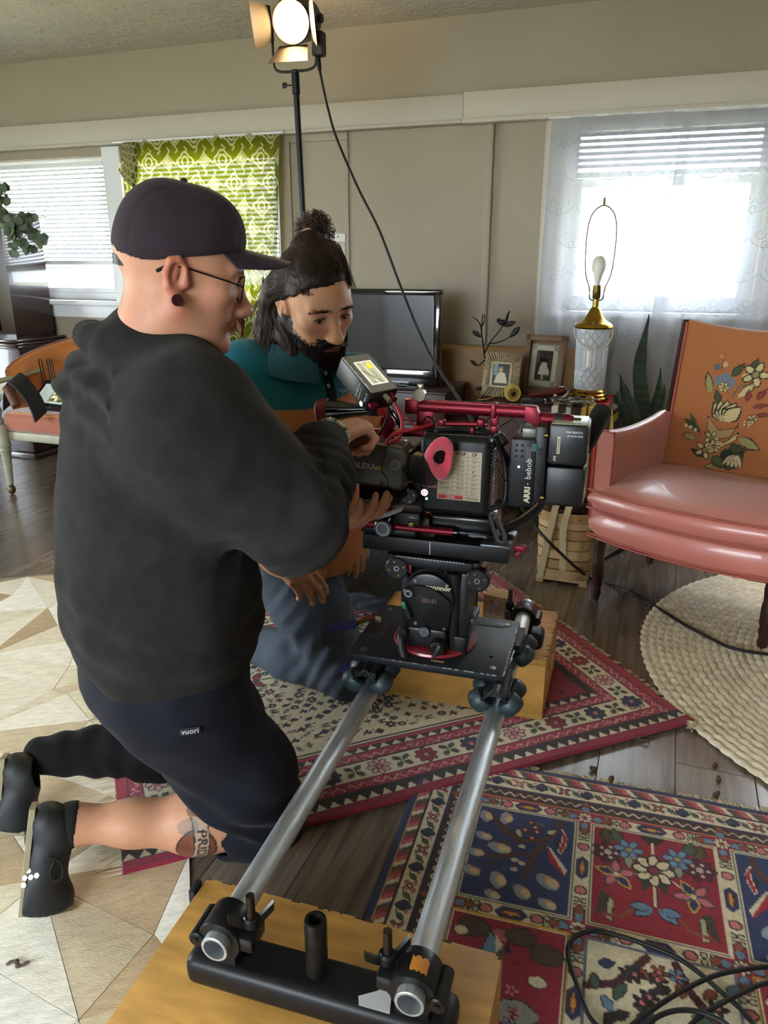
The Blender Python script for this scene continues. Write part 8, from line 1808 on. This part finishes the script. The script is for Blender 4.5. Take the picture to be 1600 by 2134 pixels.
    hl = np.minimum(.082-.62*np.clip(p[..., 1]-.035, 0, 1)*0-p[..., 2], 1); hair_front = (p[..., 1]-.078+.35*np.clip(p[..., 2]-.075, 0, 1)-.25*np.clip(.02-np.abs(p[..., 0]), 0, 1)); low = np.where(p[..., 1] > -.01, .062+.30*np.clip(p[..., 1], 0, .1)-1.2*np.clip(np.abs(p[..., 0])-.058, 0, 1)-p[..., 2], -.03-p[..., 2])
    Fr.f = np.maximum(Fr.f, np.minimum(np.maximum(low, -1), 1).astype(np.float32)*.8)
    bun = V3(D(655, 482, 1.87)); top = W(0, -.045, .135)
    Fr.cap(top, bun-V3(0, 0, .012), .036, .028, .025); Fr.ell(bun, (.040, .036, .034), .012).ell(bun+V3(.018, 0, .014), (.022, .02, .018), .008).ell(bun+V3(-.022, -.005, -.006), (.02, .02, .02), .008)
    L = lambda px, py, d_: V3(D(px, py, d_))
    Fr.chain([W(.070, -.045, .04), L(585, 640, 1.93), L(570, 690, 1.95), L(580, 735, 1.93)], [.04, .046, .046, .025], .03).chain([W(.060, -.07, .0), L(600, 680, 1.95), L(615, 730, 1.90)], [.04, .042, .025], .03).chain([W(-.05, -.075, .02), W(-.055, -.07, -.08), W(-.05, -.05, -.15)], [.045, .05, .03], .03)
    Fr.chain([L(600, 655, 1.90), L(598, 700, 1.89), L(608, 738, 1.87)], [.03, .033, .018], .02)
    q = g.reshape(-1, 3); pl = p.reshape(-1, 3); an = np.arctan2(pl[:, 0], pl[:, 2]-.03)
    st = np.where(pl[:, 2] > .03, np.sin(an*95+7*noise3(q, 16, 71)+pl[:, 1]*30), np.sin((q[:, 0]*.9+.5*q[:, 1])*2*math.pi/.012+9*noise3(q, 20, 72))); Fr.f += (.0015*st+.010*(noise3(q, 34, 73)-.5)).reshape(p.shape[:3]).astype(np.float32); Fr.cap(W(.06, .02, -.01), W(.088, -.005, .0), .020, .022, .006, 'sub'); hr = Fr.build('hair', HM, t, 1)
    mb = MB(); rg = random.Random(6); v3 = lambda *a: Vector(a)
    for k in range(240):
        a = rg.uniform(0, 6.28); b = rg.uniform(-.6, 1.5); d_ = v3(math.cos(a)*math.cos(b), math.sin(a)*math.cos(b), math.sin(b)); c0 = Vector(bun)+d_*.034; side = d_.cross(v3(rg.uniform(-1, 1), rg.uniform(-1, 1), rg.uniform(-1, 1))).normalized(); L0 = rg.uniform(.02, .05); mb.tube([inv @ c0, inv @ (c0+side*L0*.5+d_*L0*.25), inv @ (c0+side*L0*.9-d_*.004)], [.0011, .0011, .0004], 4, False)
    for k in range(900):
        px, py = rg.uniform(545, 636), rg.uniform(575, 700); c0 = Vector(L(px, py, 1.895+rg.uniform(-.02, .05))); w1 = v3(rg.uniform(-.012, .006), rg.uniform(-.012, .01), -.03); mb.tube([inv @ c0, inv @ (c0+w1+v3(rg.uniform(-.012, .004), 0, 0)), inv @ (c0+w1*1.8), inv @ (c0+w1*2.6+v3(rg.uniform(-.015, .012), 0, 0))], [.0011, .0012, .001, .0004], 4, False)
    for k in range(520):
        x = rg.uniform(-.07, .075); y = rg.uniform(.02, .078); z = .052+.092*math.sqrt(max(.02, 1-(x/.09)**2-((y+.014)/.108)**2)); a = Vector(W(x, y, z+.003)); e = Vector(bun)+v3(rg.uniform(-.02, .02), 0, -.02); m = (a+e)/2+(M4.to_3x3() @ v3(x*.22, 0, .017)); mb.tube([inv @ a, inv @ (a*.6+m*.4+v3(0, 0, .003)), inv @ m, inv @ (m*.5+e*.5)], [.0007, .0010, .0009, .0006], 3, False)
    for k in range(60): a = Vector(bun)+v3(rg.uniform(-.03, .02), rg.uniform(-.02, .02), rg.uniform(-.06, -.02)); mb.tube([inv @ a, inv @ (a+v3(-.02, -.01, .0)), inv @ (a+v3(-.035, -.01, -.012-.02*rg.random()))], [.0008, .0007, .0003], 4, False)
    tag(mb.build('loose_strand', mat('hair_light', '#3a281f', .4), hr, 180), kind='stuff')
    # beard and moustache hairs
    mb = MB(); n = 0
    vv = np.concatenate(bd.V[:1]); pl = loc(vv); idx = np.where((pl[:, 1] > .0) & (pl[:, 2] < -.045-.012*np.clip((pl[:, 1]-.02)/.05, 0, 1)) & (pl[:, 2] > -.125) & ~((np.abs(pl[:, 2]+.0625) < .012) & (np.abs(pl[:, 0]) < .025)))[0]
    for i in rg.sample(list(idx), min(1500, len(idx))):
        a = Vector(vv[i]); d_ = (a-Vector(W(0, .02, -.03))).normalized(); e = M4.to_3x3() @ v3(rg.uniform(-.3, .3), .2, -.9); mb.tube([inv @ (a-d_*.001), inv @ (a+d_*.003+e*.004), inv @ (a+d_*.004+e*.010)], [.0009, .0008, .0003], 3, False)
    for k in range(260):
        s_ = rg.choice((-1, 1)); u = rg.random(); a = v3(s_*(.012+.042*u), .1035-.022*u*u, .0335+.006*u-.012*u*u+rg.uniform(-.003, .003)); b = a+v3(s_*.007, -.001, .0015-.004*u); mb.tube([inv @ Vector(W(*a)), inv @ Vector(W(*b))], [.0007, .0003], 3, False)
    for k in range(420):
        s_ = rg.choice((-1, 1)); u = rg.random(); a = v3(s_*u*.033, .112-.013*u*u, -.045-.006*u+rg.uniform(-.004, .003)); b = a+v3(s_*(.004+.006*u), .002, -.007-.008*u*u); mb.tube([inv @ Vector(W(*a)), inv @ Vector(W(*((a+b)/2+v3(0, .002, 0)))), inv @ Vector(W(*b))], [.0009, .0008, .0003], 3, False)
    tag(mb.build('beard', HM, t, 180), kind='stuff')
    return t
P2 = person_bun()
# ================================================================ LIGHT STAND, LAMP HEAD, CABLES
def light_stand():
    base = WM @ Vector((-.005, -1.0, 0)); t = thing('light_stand', 'black light stand rising behind the person with the bun', 'light stand', (base.x, base.y, 0), -WA)
    lean = lambda z: Vector((-.022*(z-1.2)/.8, 0, z)); BK = mat('stand_black', '#120f12', .4, .4)
    for a, b, r_ in ((.25, 1.0, .016), (1.0, 1.93, .0125)): mb = MB(); mb.cyl(lean(a), lean(b), r_, n=18); mb.build('pole', BK, t)
    mb = MB(); mb.cyl(lean(.97), lean(1.04), .02, n=18, bev=.003); mb.build('collar', BK, t)
    mb = MB(); mb.cyl(lean(1.905), lean(1.985), .0165, n=18, bev=.002); st = mb.build('receiver', BK, t)
    mb = MB(); p = lean(1.94); mb.cyl(p, p+Vector((-.045, -.01, 0)), .003, n=8); mb.box(p+Vector((-.047, -.01, 0)), (.02, .006, .022), bev=.003); mb.build('tie_knob', BK, st)
    for k in range(3): a = k*2.094+.4; mb = MB(); mb.tube([lean(.55), Vector((.40*math.cos(a), .40*math.sin(a), .035))], .009, 8); mb.tube([lean(.22), Vector((.22*math.cos(a), .22*math.sin(a), .27))], .006, 6); l_ = mb.build('leg', BK, t); mb = MB(); mb.ell(Vector((.40*math.cos(a), .40*math.sin(a), .028)), (.018, .018, .022)); mb.build('rubber_foot', RUB, l_)
    o = lean(1.985); p = (Matrix.Translation((base.x, base.y, 0)) @ Matrix.Rotation(-WA, 4, 'Z')) @ o
    l = thing('film_lamp', 'blazing tungsten film lamp on top of the light stand', 'lamp', tuple(p), -WA); GB = mat('lamp_housing', '#2b2622', .5, .3)
    aim = (Vector((.10, -.9, -.28))).normalized(); cz = .185; c = Vector((0, 0, cz)); M4 = along(c, c+aim, (0, 0, 1))
    mb = MB(); w_ = .098; mb.tube(spline([(-w_, 0, cz), (-w_, 0, .05), (-w_+.02, 0, .012), (0, 0, .006), (w_-.02, 0, .012), (w_, 0, .05), (w_, 0, cz)], 6), .0055, 8); mb.build('yoke', GB, l)
    mb = MB(); mb.cyl((0, 0, -.006), (0, 0, .012), .013, n=14); mb.build('spigot', GB, l)
    mb = MB(); mb.lathe([(.045, -.16), (.07, -.15), (.082, -.12), (.082, .035), (.078, .04), (.074, .035), (.074, -.0), (.05, -.03)], M4, 30, False); mb.build('housing', GB, l)
    mb = MB(); mb.lathe([(.001, .012), (.04, .010), (.074, .0), (.074, -.006), (.001, -.006)], M4, 32); mb.build('fresnel_lens', mat('lamp_glow', '#ffcf8a', .3, emit=70), l)
    for k in range(4):
        a = math.pi/2*k+math.pi/4*0; dx, dy = math.cos(a), math.sin(a); q = lambda s_, u, z: M4 @ Vector((dx*u-dy*s_, dy*u+dx*s_, z)); mb = MB(); mb.add([q(-.06, .08, .035), q(.06, .08, .035), q(.085, .13, .13), q(-.085, .13, .13), q(-.06, .0815, .035), q(.06, .0815, .035), q(.085, .1315, .13), q(-.085, .1315, .13)], [(0, 1, 2, 3), (7, 6, 5, 4), (0, 4, 5, 1), (1, 5, 6, 2), (2, 6, 7, 3), (3, 7, 4, 0)]); mb.build('barn_door', GB, l, None)
    mb = MB(); mb.box((w_+.012, 0, cz-.09), (.05, .05, .09), bev=.01); mb.build('switch_box', GB, l)
    mb = MB(); mb.cyl((w_+.01, 0, cz), (w_+.03, 0, cz), .018, n=16, bev=.003); mb.build('tilt_knob', GB, l)
    mb = MB(); mb.cyl((w_+.012, -.01, .045), (w_+.018, -.012, .0), .010, .008, 12); mb.build('strain_relief', BK, l)
    ld = bpy.data.lights.new('lamp_beam', 'SPOT'); ld.energy = 26; ld.color = (1, .72, .42); ld.spot_size = R(130); ld.spot_blend = .6; ld.shadow_soft_size = .07; lo = bpy.data.objects.new('lamp_beam', ld); COL.objects.link(lo); lo.parent = l; lo.matrix_local = T(c+aim*.03) @ (M4.to_3x3().to_4x4() @ RX(180))
    # its power cable, hanging to the floor and running off under the chair
    t2 = thing('power_cable', 'black cable falling from the film lamp and trailing over the jute rug', 'cable', tuple(p)); i2 = root_inv(t2)
    a = (Matrix.Translation(p) @ Matrix.Rotation(-WA, 4, 'Z')) @ Vector((w_+.018, -.012, .0))
    P_ = [a, D(683, 225, 3.42), D(702, 290, 3.38), D(745, 390, 3.32), D(790, 480, 3.26), D(830, 585, 3.2), D(868, 680, 3.1), D(905, 755, 3.0), D(945, 815, 2.92), D(985, 880, 2.85), D(1040, 985, 2.80), D(1110, 1090, 2.75), D(1165, 1150, 2.72), G(1230, 1205, .012), G(1290, 1225, .010), G(1350, 1255, .010), G(1420, 1298, .024), G(1470, 1325, .024), G(1530, 1352, .024), G(1620, 1366, .024)]
    mb = MB(); mb.tube([i2 @ q for q in spline(P_, 7)], .0055, 8); mb.build('cord', mat('cable_black'), t2, 180)
light_stand()
def floor_cable():
    z = .024; px = [[(1700, 2010), (1590, 2015), (1500, 2030), (1440, 2055), (1380, 2090), (1320, 2134), (1280, 2170)], [(1700, 2040), (1600, 2048), (1540, 2072), (1470, 2110), (1430, 2145)]]
    t = thing('coiled_cable', 'loose loops of black cable on the garden panel rug', 'cable', tuple(G(1400, 2050, z))); iv = root_inv(t)
    loop = [(1330, 2180), (1240, 2134), (1205, 2060), (1183, 1990), (1195, 1955), (1235, 1940), (1290, 1950), (1350, 1970), (1410, 1995), (1460, 2030), (1500, 2065), (1545, 2105), (1580, 2150), (1600, 2200)]
    l2 = [(1300, 2210), (1345, 2140), (1385, 2112), (1430, 2105), (1475, 2115), (1520, 2140), (1540, 2180)]
    for k, L_ in enumerate((loop, *px, l2)): mb = MB(); mb.tube([iv @ q for q in spline([G(x, y, z+.004*k) for x, y in L_], 6)], .0045, 8); mb.build('loop', mat('cable_black'), t, 180)
floor_cable()
# bits on the floor
random.seed(12); pb = MB(); pb.ell((0, 0, .006), (.009, .007, .006), None, 8, 6); pb.ell((.006, .003, .009), (.006, .005, .005), None, 7, 5); pbm = pb.mesh('seed_pod'); pbm.materials.append(mat('pod_brown', '#4a331f', .8, noise=.3, nscale=90))
for (x, y), lb in (((1237, 1606), 'crumbled brown cone bit, leftmost on the bare planks'), ((1273, 1626), 'brown cone bit just right of the leftmost bit on the planks'), ((1490, 1598), 'brown cone bit farthest back beside the jute rug edge'), ((1496, 1629), 'largest brown cone bit beside the jute rug edge'), ((1491, 1660), 'small brown cone bit nearest the garden rug by the jute')): o = link('cone_bit', pbm, None, None, 60); o.location = G(x, y, 0); o.rotation_euler = (0, 0, random.uniform(0, 6)); tag(o, lb, 'debris', 'brown bits scattered on the floor')
t = thing('dried_leaf', 'curled dry brown leaf on the planks by the red rug edge', 'leaf', tuple(G(1332, 1543, .002))); mb = MB(); mb.tube(spline([(-.02, .012, .004), (-.006, .008, .012), (.0, -.004, .004), (.014, -.012, .010), (.022, -.014, .003)], 6), [.003+.003*abs(math.sin(k*.6)) for k in range(25)], 6, flat=.4); mb.build('blade', mat('dry_leaf', '#5f5142', .9), t)
t = thing('dried_leaf', 'torn brown leaf scrap on the cowhide at the lower left', 'leaf', tuple(G(38, 2012, .009))); mb = MB(); mb.tube(spline([(-.022, .0, .003), (-.006, .004, .006), (.004, -.004, .003), (.02, .004, .005)], 6), [.003+.003*abs(math.sin(k*.7)) for k in range(19)], 6, flat=.35); mb.build('blade', mat('dry_leaf'), t)
